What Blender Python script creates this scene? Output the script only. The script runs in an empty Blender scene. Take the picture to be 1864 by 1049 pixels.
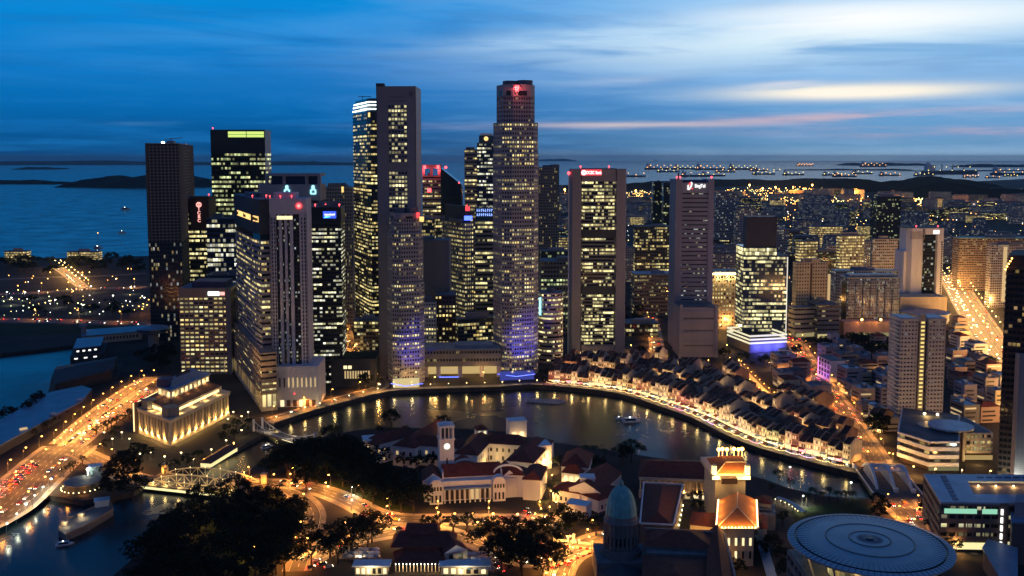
import bpy, math, random
from mathutils import Vector
sc = bpy.context.scene
COL = sc.collection
R = random.Random(11)
PI = math.pi
# ------------------------------------------------------------ camera
F, H, CXP, EY = 1740.0, 210.0, 932.0, 287.0
PITCH = math.radians(4.8)
CP, SP = math.cos(PITCH), math.sin(PITCH)
CYP = EY + F * math.tan(PITCH)
cam = bpy.data.objects.new('camera', bpy.data.cameras.new('camera'))
COL.objects.link(cam)
cam.location = (0, 0, H)
cam.rotation_euler = (PI / 2 - PITCH, 0, 0)
cam.data.sensor_width = 36.0
cam.data.lens = 36.0 * F / 1864.0
cam.data.shift_y = (CYP - 524.5) / 1864.0
cam.data.clip_end = 200000
cam.data.clip_start = 1.0
sc.camera = cam
sc.view_settings.view_transform = 'Standard'
sc.view_settings.look = 'None'
sc.view_settings.gamma = 1.0
sc.view_settings.exposure = 0.0
sc.cycles.use_denoising = True
sc.cycles.max_bounces = 5
sc.cycles.diffuse_bounces = 2
sc.cycles.glossy_bounces = 2
sc.cycles.transmission_bounces = 2
sc.cycles.volume_bounces = 0
sc.cycles.sample_clamp_indirect = 2.0
sc.cycles.sample_clamp_direct = 0.0
sc.cycles.use_light_tree = True

# ------------------------------------------------------------ world: dusk sky
def world():
 w = bpy.data.worlds.new('World')
 sc.world = w
 w.use_nodes = True
 nt = w.node_tree
 nt.nodes.clear()
 N, L = nt.nodes, nt.links

 def m(op, a, b=None, c=None, clamp=False):
  n = N.new('ShaderNodeMath')
  n.operation = op
  n.use_clamp = clamp
  for i, x in enumerate((a, b, c)):
   if x is None:
    continue
   if isinstance(x, (int, float)):
    n.inputs[i].default_value = x
   else:
    L.new(x, n.inputs[i])
  return n.outputs[0]

 def mix(f, a, b):
  n = N.new('ShaderNodeMix')
  n.data_type = 'RGBA'
  if isinstance(f, (int, float)):
   n.inputs['Factor'].default_value = f
  else:
   L.new(f, n.inputs['Factor'])
  for k, x in ((6, a), (7, b)):
   if isinstance(x, tuple):
    n.inputs[k].default_value = (*x, 1)
   else:
    L.new(x, n.inputs[k])
  return n.outputs[2]

 def ramp(f, stops):
  n = N.new('ShaderNodeValToRGB')
  e = n.color_ramp.elements
  while len(e) < len(stops):
   e.new(0.5)
  for el, (p, c) in zip(e, stops):
   el.position = p
   el.color = (*c, 1)
  L.new(f, n.inputs[0])
  return n.outputs[0]

 def sstep(x, a, b):
  n = N.new('ShaderNodeMapRange')
  n.interpolation_type = 'SMOOTHSTEP'
  L.new(x, n.inputs[0])
  n.inputs[1].default_value, n.inputs[2].default_value = a, b
  return n.outputs[0]

 tc = N.new('ShaderNodeTexCoord')
 sx = N.new('ShaderNodeSeparateXYZ')
 L.new(tc.outputs['Generated'], sx.inputs[0])
 az = m('ARCTAN2', sx.outputs[0], sx.outputs[1])
 e = m('ARCSINE', sx.outputs[2])
 ec = m('MULTIPLY', m('MAXIMUM', e, 0.0), 4.0)      # 0..1 over 0..0.25 rad
 left = ramp(ec, SKY_LEFT)
 right = ramp(ec, SKY_RIGHT)
 # large soft cloud field, streaked along the horizon
 cv = N.new('ShaderNodeCombineXYZ')
 L.new(m('ADD', m('MULTIPLY', az, 2.3), m('MULTIPLY', e, 4.0)), cv.inputs[0])
 L.new(m('MULTIPLY', e, 22.0), cv.inputs[1])
 nz = N.new('ShaderNodeTexNoise')
 nz.inputs['Scale'].default_value = 1.6
 nz.inputs['Detail'].default_value = 7
 nz.inputs['Roughness'].default_value = 0.55
 nz.inputs['Distortion'].default_value = 0.7
 L.new(cv.outputs[0], nz.inputs['Vector'])
 n1 = nz.outputs[0]
 cv2 = N.new('ShaderNodeCombineXYZ')
 L.new(m('ADD', m('MULTIPLY', az, 7.0), m('MULTIPLY', e, -9.0)), cv2.inputs[0])
 L.new(m('MULTIPLY', e, 95.0), cv2.inputs[1])
 nz2 = N.new('ShaderNodeTexNoise')
 nz2.inputs['Scale'].default_value = 1.0
 nz2.inputs['Detail'].default_value = 6
 nz2.inputs['Roughness'].default_value = 0.6
 L.new(cv2.outputs[0], nz2.inputs['Vector'])
 n2 = nz2.outputs[0]
 lr = sstep(m('ADD', az, m('MULTIPLY', m('SUBTRACT', n1, 0.5), 0.35)), -0.22, 0.40)
 base = mix(lr, left, right)
 # blue-grey cloud banks: darken / lighten gently
 base = mix(m('MULTIPLY', sstep(n1, 0.50, 0.72), 0.55), base, mix(lr, (0.01, 0.21, 0.60), (0.34, 0.56, 0.84)))
 base = mix(m('MULTIPLY', sstep(n2, 0.46, 0.66), 0.45), base, mix(lr, (0.01, 0.20, 0.56), (0.30, 0.52, 0.80)))
 dim = m('MULTIPLY', m('MULTIPLY', sstep(n1, 0.5, 0.3), 0.30), m('ADD', lr, 0.3))
 base = mix(dim, base, mix(lr, (0.0, 0.12, 0.40), (0.12, 0.33, 0.63)))

 def streak(px, py, sxp, syp, tilt, lo, hi, col, amt, base, n):
  u0 = math.atan((px - 932) / F)
  e0 = math.atan((EY - py) / F * math.cos(u0))
  du = m('SUBTRACT', az, u0)
  de = m('SUBTRACT', m('SUBTRACT', e, e0), m('MULTIPLY', du, tilt))
  a = m('POWER', m('DIVIDE', du, sxp / F), 2.0)
  b = m('POWER', m('DIVIDE', de, syp / F), 2.0)
  g = m('EXPONENT', m('MULTIPLY', m('ADD', a, b), -1.0))
  g = m('MULTIPLY', g, sstep(n, lo, hi))
  return mix(m('MULTIPLY', g, amt, clamp=True), base, col)
 for s in STREAKS:
  base = streak(*s[:8], s[8], base, n2 if s[9] else n1)
 # zenith and the sky behind the camera
 up = sstep(e, 0.22, 0.6)
 base = mix(up, base, SKY_ZENITH)
 back = sstep(m('ABSOLUTE', az), 0.75, 1.5)
 bk = ramp(m('MAXIMUM', e, 0.0), SKY_BACK)
 base = mix(back, base, bk)
 base = mix(sstep(e, -0.002, -0.03), base, (0.02, 0.035, 0.06))
 bg = N.new('ShaderNodeBackground')
 L.new(base, bg.inputs[0])
 bg.inputs[1].default_value = 1.0
 # physical twilight sky added faintly
 sk = N.new('ShaderNodeTexSky')
 sk.sky_type = 'NISHITA'
 sk.sun_disc = False
 sk.sun_elevation = math.radians(-2.0)
 sk.sun_rotation = math.radians(75)
 bg2 = N.new('ShaderNodeBackground')
 L.new(sk.outputs[0], bg2.inputs[0])
 bg2.inputs[1].default_value = 0.01
 ad = N.new('ShaderNodeAddShader')
 L.new(bg.outputs[0], ad.inputs[0])
 L.new(bg2.outputs[0], ad.inputs[1])
 out = N.new('ShaderNodeOutputWorld')
 L.new(ad.outputs[0], out.inputs[0])

SKY_LEFT = [(0.0, (0.0, 0.058, 0.20)), (0.08, (0.0, 0.085, 0.28)), (0.2, (0.0, 0.145, 0.45)), (0.35, (0.0, 0.19, 0.58)), (0.62, (0.0, 0.26, 0.71)), (0.85, (0.0, 0.17, 0.50)), (1.0, (0.0, 0.11, 0.36))]
SKY_RIGHT = [(0.0, (0.40, 0.62, 0.86)), (0.05, (0.15, 0.35, 0.60)), (0.18, (0.14, 0.37, 0.68)), (0.32, (0.21, 0.47, 0.82)), (0.66, (0.38, 0.68, 0.98)), (0.85, (0.25, 0.48, 0.78)), (1.0, (0.12, 0.28, 0.55))]
SKY_ZENITH = (0.015, 0.085, 0.28)
SKY_BACK = [(0.0, (0.088, 0.105, 0.19)), (0.25, (0.055, 0.095, 0.22)), (1.0, (0.015, 0.055, 0.19))]
# px, py, half width px, half height px, tilt, noise lo, hi, colour, amount, fine noise
STREAKS = [
 (1560, 60, 520, 42, 0.05, 0.22, 0.55, (0.75, 0.92, 1.0), 0.95, 0),
 (1560, 36, 230, 26, -0.02, 0.2, 0.45, (1.05, 1.05, 1.05), 0.9, 0),
 (1300, 250, 420, 14, 0.0, 0.4, 0.65, (0.08, 0.25, 0.50), 0.6, 1),
 (1650, 125, 330, 24, 0.02, 0.42, 0.62, (0.16, 0.36, 0.66), 0.6, 1),
 (350, 120, 420, 60, 0.05, 0.42, 0.66, (0.0, 0.14, 0.45), 0.5, 1),
 (1150, 68, 300, 16, 0.06, 0.30, 0.6, (0.55, 0.78, 0.98), 0.8, 1),
 (1560, 168, 200, 13, 0.0, 0.15, 0.42, (1.0, 0.93, 0.78), 1.2, 1),
 (1540, 170, 110, 8, 0.0, 0.1, 0.3, (1.1, 1.0, 0.85), 1.0, 1),
 (1420, 155, 60, 5, 0.05, 0.25, 0.5, (0.8, 0.8, 0.85), 0.6, 1),
 (1130, 150, 90, 8, 0.05, 0.25, 0.6, (0.42, 0.55, 0.78), 0.6, 1),
 (1080, 229, 260, 6, 0.005, 0.3, 0.6, (0.66, 0.56, 0.62), 0.45, 1),
 (1150, 228, 150, 4, 0.0, 0.15, 0.4, (0.92, 0.72, 0.66), 0.5, 1),
 (1530, 214, 260, 8, 0.03, 0.3, 0.6, (0.70, 0.50, 0.55), 0.8, 1),
 (1700, 240, 260, 9, 0.0, 0.35, 0.65, (0.55, 0.42, 0.55), 0.7, 1),
 (1800, 120, 200, 40, 0.0, 0.3, 0.7, (0.25, 0.45, 0.75), 0.5, 0),
 (250, 225, 60, 4, 0.02, 0.35, 0.6, (0.06, 0.22, 0.48), 0.5, 1),
 (560, 60, 420, 40, 0.1, 0.35, 0.7, (0.06, 0.34, 0.78), 0.6, 0),
]
world()
sun = bpy.data.objects.new('evening_sun', bpy.data.lights.new('evening_sun', 'SUN'))
sun.data.energy = 0.03
sun.data.angle = math.radians(20)
sun.data.color = (1.0, 0.62, 0.55)
sun.rotation_euler = (math.radians(78), 0, math.radians(75))
COL.objects.link(sun)

# ------------------------------------------------------------ projection helpers (photograph pixels -> the place)
def ray(px, py):
 dx, dy = (px - CXP) / F, (CYP - py) / F
 return dx, CP + dy * SP, -SP + dy * CP

def G(px, py, z=0.0):
 d = ray(px, py)
 t = (z - H) / d[2]
 return (d[0] * t, d[1] * t)

def VZ(py, Y, px=CXP):
 d = ray(px, py)
 return H + d[2] * Y / d[1]

def tx(px):
 return (px - CXP) / F * CP

def X(px, Y):
 return tx(px) * Y

def corner_box(xl, xc, xr, Y, a=0.0, dep=None, wid=None):
 """footprint with its near corner seen at px xc, its right face ending at xr, its left face at xl"""
 P = (X(xc, Y), Y)
 ca, sa = math.cos(math.radians(a)), math.sin(math.radians(a))
 if wid is None:
  t = tx(xr)
  wid = (t * P[1] - P[0]) / (ca - t * sa)
 if dep is None:
  t = tx(xl)
  dep = (t * P[1] - P[0]) / (-sa - t * ca)
 A = P
 B = (P[0] + ca * wid, P[1] + sa * wid)
 D = (P[0] - sa * dep, P[1] + ca * dep)
 C = (B[0] - sa * dep, B[1] + ca * dep)
 return [A, B, C, D]

def rect(cx, cy, w, d, a=0.0):
 ca, sa = math.cos(a), math.sin(a)
 return [(cx + ca * u - sa * v, cy + sa * u + ca * v) for u, v in ((-w / 2, -d / 2), (w / 2, -d / 2), (w / 2, d / 2), (-w / 2, d / 2))]

def area2(p):
 return sum(p[i][0] * p[(i + 1) % len(p)][1] - p[(i + 1) % len(p)][0] * p[i][1] for i in range(len(p)))

def ccw(p):
 return list(p) if area2(p) > 0 else list(reversed(p))

def inset(p, d):
 """convex polygon moved inward by d (outward when negative)"""
 p = ccw(p)
 n = len(p)
 out = []
 for i in range(n):
  a, b, c = Vector(p[i - 1]), Vector(p[i]), Vector(p[(i + 1) % n])
  e1, e2 = (b - a).normalized(), (c - b).normalized()
  n1, n2 = Vector((-e1.y, e1.x)), Vector((-e2.y, e2.x))
  k = 1 + n1.dot(n2)
  q = b + (n1 + n2) * (d / max(k, 0.2))
  out.append((q.x, q.y))
 return out

def centroid(p):
 return (sum(q[0] for q in p) / len(p), sum(q[1] for q in p) / len(p))

def chamfer(p, f):
 p = ccw(p)
 n = len(p)
 out = []
 for i in range(n):
  b = Vector(p[i])
  a, c = Vector(p[i - 1]), Vector(p[(i + 1) % n])
  out += [tuple(b + (a - b) * f), tuple(b + (c - b) * f)]
 return out

def regular(cx, cy, r, n, a0=0.0):
 return [(cx + r * math.cos(a0 + 2 * PI * i / n), cy + r * math.sin(a0 + 2 * PI * i / n)) for i in range(n)]

# ------------------------------------------------------------ mesh builder (authored in world coordinates)
ORG = {}

class MB:
 def __init__(s):
  s.v, s.f, s.mi, s.uv = [], [], [], []

 def face(s, pts, m=0, uv=None):
  k = len(s.v)
  s.v += [tuple(p) for p in pts]
  s.f.append(tuple(range(k, k + len(pts))))
  s.mi.append(m)
  s.uv.append(uv or [(0.5, 0.5)] * len(pts))

 def prism(s, p, z0, z1, m=0, mt=None, top=True, bottom=False, cell=None, fh=None, taper=None):
  p = ccw(p)
  q = inset(p, taper) if taper else p
  n = len(p)
  for i in range(n):
   a, b, c, d = p[i], p[(i + 1) % n], q[(i + 1) % n], q[i]
   uv = None
   if cell:
    ln = max(1, round(math.hypot(a[0] - b[0], a[1] - b[1]) / cell))
    nf = max(1, round((z1 - z0) / fh)) if fh else 1
    uv = [(i * 40, 0), (i * 40 + ln, 0), (i * 40 + ln, nf), (i * 40, nf)]
   s.face([(*a, z0), (*b, z0), (*c, z1), (*d, z1)], m, uv)
  if top:
   s.face([(*a, z1) for a in q], m if mt is None else mt)
  if bottom:
   s.face([(*a, z0) for a in reversed(p)], m)
  return s

 def ring(s, p, z0, z1, cell, m=0):
  return s.prism(p, z0, z1, m, top=False, cell=cell)

 def box(s, cx, cy, z0, w, d, h, a=0.0, m=0, mt=None, bottom=False):
  return s.prism(rect(cx, cy, w, d, a), z0, z0 + h, m, mt, bottom=bottom)

 def gable(s, p, z0, h, m=0, mg=1, over=0.4, thick=0.25):
  """roof over rectangle p (A,B,C,D): ridge runs parallel to A-B"""
  p = inset(ccw(p), -over)
  A, B, C, D = [Vector(q) for q in p]
  r0, r1 = (A + D) / 2, (B + C) / 2
  zt = z0 + h
  s.face([(*A, z0), (*B, z0), (*r1, zt), (*r0, zt)], m)
  s.face([(*C, z0), (*D, z0), (*r0, zt), (*r1, zt)], m)
  s.face([(*D, z0), (*A, z0), (*r0, zt)], mg)
  s.face([(*B, z0), (*C, z0), (*r1, zt)], mg)
  s.face([(*A, z0), (*D, z0), (*C, z0), (*B, z0)], mg)
  return s

 def hip(s, p, z0, h, m=0, over=0.5, f=None):
  p = inset(ccw(p), -over)
  A, B, C, D = [Vector(q) for q in p]
  if (B - A).length < (C - B).length:
   A, B, C, D = B, C, D, A
  w, L = (C - B).length, (B - A).length
  k = (w / 2 / L) if f is None else f
  k = min(k, 0.499)
  m0, m1 = (A + D) / 2, (B + C) / 2
  r0, r1 = m0 + (m1 - m0) * k, m1 + (m0 - m1) * k
  zt = z0 + h
  s.face([(*A, z0), (*B, z0), (*r1, zt), (*r0, zt)], m)
  s.face([(*B, z0), (*C, z0), (*r1, zt)], m)
  s.face([(*C, z0), (*D, z0), (*r0, zt), (*r1, zt)], m)
  s.face([(*D, z0), (*A, z0), (*r0, zt)], m)
  s.face([(*A, z0), (*D, z0), (*C, z0), (*B, z0)], m)
  return s

 def lathe(s, cx, cy, prof, n=24, m=0):
  for (r0, z0), (r1, z1) in zip(prof, prof[1:]):
   for i in range(n):
    a, b = 2 * PI * i / n, 2 * PI * (i + 1) / n
    pts = []
    if r0 > 1e-6:
     pts += [(cx + r0 * math.cos(a), cy + r0 * math.sin(a), z0), (cx + r0 * math.cos(b), cy + r0 * math.sin(b), z0)]
    else:
     pts += [(cx, cy, z0)]
    if r1 > 1e-6:
     pts += [(cx + r1 * math.cos(b), cy + r1 * math.sin(b), z1), (cx + r1 * math.cos(a), cy + r1 * math.sin(a), z1)]
    else:
     pts += [(cx, cy, z1)]
    if len(pts) > 2:
     k = len(pts)
     uv = [(i, 0), (i + 1, 0), (i + 1, 1), (i, 1)][:k]
     s.face(pts, m, uv)
  return s

 def cyl(s, cx, cy, z0, z1, r0, r1=None, n=12, m=0, cap=True):
  r1 = r0 if r1 is None else r1
  prof = [(r0, z0), (r1, z1)] + ([(0, z1)] if cap else [])
  return s.lathe(cx, cy, prof, n, m)

 def bar(s, a, b, w, m=0, h=None):
  """square bar between two points"""
  a, b = Vector(a), Vector(b)
  d = (b - a)
  if d.length < 1e-6:
   return s
  d.normalize()
  u = d.cross(Vector((0, 0, 1)))
  if u.length < 1e-3:
   u = Vector((1, 0, 0))
  u.normalize()
  v = d.cross(u).normalized()
  u, v = u * w / 2, v * (h or w) / 2
  c = [(-1, -1), (1, -1), (1, 1), (-1, 1)]
  pa = [a + u * i + v * j for i, j in c]
  pb = [b + u * i + v * j for i, j in c]
  for i in range(4):
   k = (i + 1) % 4
   s.face([pa[k], pa[i], pb[i], pb[k]], m)
  s.face(pa, m)
  s.face(list(reversed(pb)), m)
  return s

 def path(s, pts, w, m=0, h=None):
  for a, b in zip(pts, pts[1:]):
   s.bar(a, b, w, m, h)
  return s

 def ball(s, c, r, m=0, n=8, k=5, squash=1.0):
  prof = [(r * math.sin(PI * i / k), c[2] - r * squash * math.cos(PI * i / k)) for i in range(k + 1)]
  prof[0] = (0, prof[0][1])
  prof[-1] = (0, prof[-1][1])
  return s.lathe(c[0], c[1], prof, n, m)

 def build(s, name, mats, parent=None, smooth=False, loc=None):
  o0 = ORG.get(parent.name, (0, 0, 0)) if parent else (loc or (0, 0, 0))
  me = bpy.data.meshes.new(name)
  me.from_pydata([(x - o0[0], y - o0[1], z - o0[2]) for x, y, z in s.v], [], s.f)
  me.polygons.foreach_set('material_index', s.mi)
  ul = me.uv_layers.new(name='UVMap')
  flat = [c for u in s.uv for q in u for c in q]
  ul.data.foreach_set('uv', flat)
  if smooth:
   me.polygons.foreach_set('use_smooth', [True] * len(s.f))
  for mt in (mats if isinstance(mats, (list, tuple)) else [mats]):
   me.materials.append(mt)
  me.update()
  o = bpy.data.objects.new(name, me)
  COL.objects.link(o)
  if parent:
   o.parent = parent
  elif loc:
   o.location = loc
  ORG[o.name] = o0
  return o

def tag(o, label=None, cat=None, group=None, kind=None):
 if label:
  o['label'] = label
 if cat:
  o['category'] = cat
 if group:
  o['group'] = group
 if kind:
  o['kind'] = kind
 return o

def thing(name, label, cat, loc=(0, 0, 0), group=None):
 o = bpy.data.objects.new(name, None)
 o.empty_display_size = 2
 o.location = loc
 COL.objects.link(o)
 ORG[o.name] = tuple(loc)
 return tag(o, label, cat, group)

def copy_tree(o, parent=None):
 c = o.copy()
 COL.objects.link(c)
 if parent:
  c.parent = parent
 for ch in o.children:
  copy_tree(ch, c)
 return c

def place(proto, x, y, z=0, rz=0, s=1.0, label=None, group=None, first=None):
 if proto.name not in PLACED:
  PLACED.add(proto.name)
  o = proto
 else:
  o = copy_tree(proto)
 o.location = (x, y, z)
 o.rotation_euler = (0, 0, rz)
 o.scale = (s, s, s) if isinstance(s, (int, float)) else s
 if label:
  o['label'] = label
 if group:
  o['group'] = group
 return o

PLACED = set()

def nth(i):
 i = int(i)
 return f"{i}{'th' if 10 <= i % 100 <= 20 else {1: 'st', 2: 'nd', 3: 'rd'}.get(i % 10, 'th')}"

# ------------------------------------------------------------ materials
def nodes(name):
 mt = bpy.data.materials.new(name)
 mt.use_nodes = True
 nt = mt.node_tree
 return mt, nt, nt.nodes['Principled BSDF']

def plain(name, col, rough=0.7, metal=0.0, var=0.15, scale=0.15, spec=0.3, streak=False):
 mt, nt, b = nodes(name)
 N, L = nt.nodes, nt.links
 b.inputs['Roughness'].default_value = rough
 b.inputs['Metallic'].default_value = metal
 b.inputs['Specular IOR Level'].default_value = spec
 tc = N.new('ShaderNodeTexCoord')
 nz = N.new('ShaderNodeTexNoise')
 nz.inputs['Scale'].default_value = scale
 nz.inputs['Detail'].default_value = 6
 vec = tc.outputs['Object']
 if streak:
  mp = N.new('ShaderNodeMapping')
  mp.inputs['Scale'].default_value = (1, 1, 0.12)
  L.new(vec, mp.inputs[0])
  vec = mp.outputs[0]
 L.new(vec, nz.inputs['Vector'])
 mr = N.new('ShaderNodeMapRange')
 L.new(nz.outputs[0], mr.inputs[0])
 mr.inputs[1].default_value, mr.inputs[2].default_value = 0.3, 0.7
 mr.inputs[3].default_value, mr.inputs[4].default_value = 1 - var, 1 + var
 oi = N.new('ShaderNodeObjectInfo')
 mr2 = N.new('ShaderNodeMapRange')
 L.new(oi.outputs['Random'], mr2.inputs[0])
 mr2.inputs[3].default_value, mr2.inputs[4].default_value = 1 - var * 0.6, 1 + var * 0.6
 mm = N.new('ShaderNodeMath')
 mm.operation = 'MULTIPLY'
 L.new(mr.outputs[0], mm.inputs[0])
 L.new(mr2.outputs[0], mm.inputs[1])
 vm = N.new('ShaderNodeVectorMath')
 vm.operation = 'SCALE'
 vm.inputs[0].default_value = col
 L.new(mm.outputs[0], vm.inputs['Scale'])
 L.new(vm.outputs[0], b.inputs['Base Color'])
 return mt

def jointed(mt, bw=4.0, dark=.72):
 nt = mt.node_tree
 N, L = nt.nodes, nt.links
 b = nt.nodes['Principled BSDF']
 src = b.inputs['Base Color'].links[0].from_socket
 tc = N.new('ShaderNodeTexCoord')
 br = N.new('ShaderNodeTexBrick')
 br.offset = 0
 br.inputs['Scale'].default_value = 1.0 / bw
 br.inputs['Mortar Size'].default_value = .025
 br.inputs['Color1'].default_value = (1, 1, 1, 1)
 br.inputs['Color2'].default_value = (.90, .90, .91, 1)
 br.inputs['Mortar'].default_value = (dark, dark, dark, 1)
 mp = N.new('ShaderNodeMapping')
 mp.inputs['Rotation'].default_value = (PI / 2, 0, 0)
 L.new(tc.outputs['Object'], mp.inputs[0])
 L.new(mp.outputs[0], br.inputs[0])
 mx = N.new('ShaderNodeMix')
 mx.data_type = 'RGBA'
 mx.blend_type = 'MULTIPLY'
 mx.inputs['Factor'].default_value = 1
 L.new(src, mx.inputs[6])
 L.new(br.outputs[0], mx.inputs[7])
 L.new(mx.outputs[2], b.inputs['Base Color'])
 return mt

def tiles(name, col, step=0.6, dark=0.6, rough=0.8, vary=.2):
 """roof tiles: fine courses and stains"""
 mt, nt, b = nodes(name)
 N, L = nt.nodes, nt.links
 b.inputs['Roughness'].default_value = rough
 b.inputs['Specular IOR Level'].default_value = 0.2
 tc = N.new('ShaderNodeTexCoord')
 nz = N.new('ShaderNodeTexNoise')
 nz.inputs['Scale'].default_value = 0.35
 nz.inputs['Detail'].default_value = 8
 nz.inputs['Roughness'].default_value = 0.7
 L.new(tc.outputs['Object'], nz.inputs['Vector'])
 wv = N.new('ShaderNodeTexWave')
 wv.bands_direction = 'Z'
 wv.inputs['Scale'].default_value = 1.0 / step
 L.new(tc.outputs['Object'], wv.inputs['Vector'])
 mr = N.new('ShaderNodeMapRange')
 L.new(nz.outputs[0], mr.inputs[0])
 mr.inputs[1].default_value, mr.inputs[2].default_value = 0.25, 0.75
 mr.inputs[3].default_value, mr.inputs[4].default_value = dark, 1.25
 mw = N.new('ShaderNodeMapRange')
 L.new(wv.outputs['Fac'], mw.inputs[0])
 mw.inputs[3].default_value, mw.inputs[4].default_value = 0.75, 1.05
 mm = N.new('ShaderNodeMath')
 mm.operation = 'MULTIPLY'
 L.new(mr.outputs[0], mm.inputs[0])
 L.new(mw.outputs[0], mm.inputs[1])
 vm = N.new('ShaderNodeVectorMath')
 vm.operation = 'SCALE'
 vm.inputs[0].default_value = col
 oi = N.new('ShaderNodeObjectInfo')
 m3 = N.new('ShaderNodeMath')
 m3.operation = 'MULTIPLY_ADD'
 L.new(oi.outputs['Random'], m3.inputs[0])
 m3.inputs[1].default_value = vary
 m3.inputs[2].default_value = 1 - vary / 2
 m4 = N.new('ShaderNodeMath')
 m4.operation = 'MULTIPLY'
 L.new(mm.outputs[0], m4.inputs[0])
 L.new(m3.outputs[0], m4.inputs[1])
 L.new(m4.outputs[0], vm.inputs['Scale'])
 L.new(vm.outputs[0], b.inputs['Base Color'])
 return mt

def glow(name, col, s):
 mt, nt, b = nodes(name)
 b.inputs['Base Color'].default_value = (0.3, 0.3, 0.3, 1)
 b.inputs['Emission Color'].default_value = (*col, 1)
 b.inputs['Emission Strength'].default_value = s
 mt.cycles.emission_sampling = 'NONE'
 return mt

def winmat(name, lit=0.6, A=(1.0, 0.80, 0.35), B=(1.0, 0.92, 0.60), S=1.6, glass=(0.012, 0.016, 0.022), mull=0.1, wall=(0.25, 0.25, 0.27),
     v0=0.0, v1=1.0, fv=0.5, cl=0.5, grough=0.12, clw=5.0, blind=0.5, lowboost=0.0):
 """glazed cells, some lit. UV u counts cells along the wall, v counts storeys."""
 mt, nt, b = nodes(name)
 N, L = nt.nodes, nt.links

 def m(op, a, bb=None, clamp=False):
  n = N.new('ShaderNodeMath')
  n.operation = op
  n.use_clamp = clamp
  for i, x in enumerate((a, bb)):
   if x is None:
    continue
   if isinstance(x, (int, float)):
    n.inputs[i].default_value = x
   else:
    L.new(x, n.inputs[i])
  return n.outputs[0]

 uvn = N.new('ShaderNodeUVMap')
 sp = N.new('ShaderNodeSeparateXYZ')
 L.new(uvn.outputs[0], sp.inputs[0])
 u, v = sp.outputs[0], sp.outputs[1]
 oi = N.new('ShaderNodeObjectInfo')
 rnd = m('MULTIPLY', oi.outputs['Random'], 977.0)
 cu, cvv = m('FLOOR', u), m('FLOOR', m('MULTIPLY', v, 0.99999))
 fu, ff = m('FRACT', u), m('FRACT', m('MULTIPLY', v, 0.99999))

 def wn(x, y, z):
  c = N.new('ShaderNodeCombineXYZ')
  for i, q in enumerate((x, y, z)):
   if isinstance(q, (int, float)):
    c.inputs[i].default_value = q
   else:
    L.new(q, c.inputs[i])
  n = N.new('ShaderNodeTexWhiteNoise')
  n.noise_dimensions = '3D'
  L.new(c.outputs[0], n.inputs['Vector'])
  return n
 w1 = wn(cu, cvv, rnd)
 sc3 = N.new('ShaderNodeSeparateColor')
 L.new(w1.outputs['Color'], sc3.inputs[0])
 w2 = wn(m('FLOOR', m('DIVIDE', m('ADD', u, m('MULTIPLY', cvv, 1.7)), clw)), m('ADD', cvv, 0.5), rnd)
 w3 = wn(77.0, cvv, rnd)
 p = m('ADD', lit, m('ADD', m('MULTIPLY', m('SUBTRACT', w3.outputs['Value'], 0.5), 2 * fv), m('MULTIPLY', m('SUBTRACT', w2.outputs['Value'], 0.5), 2 * cl)))
 on = m('LESS_THAN', w1.outputs['Value'], p)
 br = m('MULTIPLY', m('ADD', 0.14, m('MULTIPLY', m('POWER', sc3.outputs[0], 1.3), 1.05)), m('ADD', 0.65, m('MULTIPLY', w2.outputs['Value'], 0.6)))
 br = m('MULTIPLY', br, m('ADD', 0.65, m('MULTIPLY', ff, 0.6)))
 bl = m('ADD', 1.0 - blind, m('MULTIPLY', m('LESS_THAN', ff, m('ADD', 0.35, sc3.outputs[1])), blind))
 mk = m('MULTIPLY', m('LESS_THAN', m('ABSOLUTE', m('SUBTRACT', fu, 0.5)), 0.5 - mull), m('MULTIPLY', m('GREATER_THAN', ff, v0 - 0.001), m('LESS_THAN', ff, v1 + 0.001)))
 es = m('MULTIPLY', m('MULTIPLY', m('MULTIPLY', on, br), m('MULTIPLY', bl, mk)), S)
 mx = N.new('ShaderNodeMix')
 mx.data_type = 'RGBA'
 L.new(sc3.outputs[2], mx.inputs['Factor'])
 mx.inputs[6].default_value = (*A, 1)
 mx.inputs[7].default_value = (*B, 1)
 L.new(mx.outputs[2], b.inputs['Emission Color'])
 L.new(es, b.inputs['Emission Strength'])
 mb = N.new('ShaderNodeMix')
 mb.data_type = 'RGBA'
 L.new(mk, mb.inputs['Factor'])
 mb.inputs[6].default_value = (*wall, 1)
 mb.inputs[7].default_value = (*glass, 1)
 L.new(mb.outputs[2], b.inputs['Base Color'])
 mr = N.new('ShaderNodeMapRange')
 L.new(mk, mr.inputs[0])
 mr.inputs[3].default_value, mr.inputs[4].default_value = 0.8, grough
 L.new(mr.outputs[0], b.inputs['Roughness'])
 mt.cycles.emission_sampling = 'NONE'
 return mt

WARM, PALE, GREEN, COOL, ORANGE = (1.0, 0.70, 0.20), (1.0, 0.92, 0.46), (0.80, 1.0, 0.45), (0.80, 0.95, 1.0), (1.0, 0.50, 0.12)
M = {}
M['concrete'] = plain('pale_concrete', (0.34, 0.31, 0.33), var=0.12, scale=0.05, streak=True)
M['lilac'] = plain('lilac_concrete', (0.37, 0.355, 0.40), var=0.10, scale=0.05, streak=True)
M['white'] = plain('white_render', (0.74, 0.73, 0.72), var=0.10, scale=0.2, streak=True)
M['cream'] = plain('cream_render', (0.56, 0.47, 0.34), var=0.12, scale=0.2, streak=True)
jointed(M['lilac'])
jointed(M['concrete'], 5)
M['tan'] = plain('tan_stone', (0.32, 0.24, 0.19), var=0.12, scale=0.1, streak=True)
M['pink'] = plain('pink_render', (0.42, 0.30, 0.27), var=0.12, scale=0.1, streak=True)
M['grey'] = plain('mid_grey_panel', (0.17, 0.17, 0.19), var=0.12, scale=0.08, streak=True)
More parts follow.
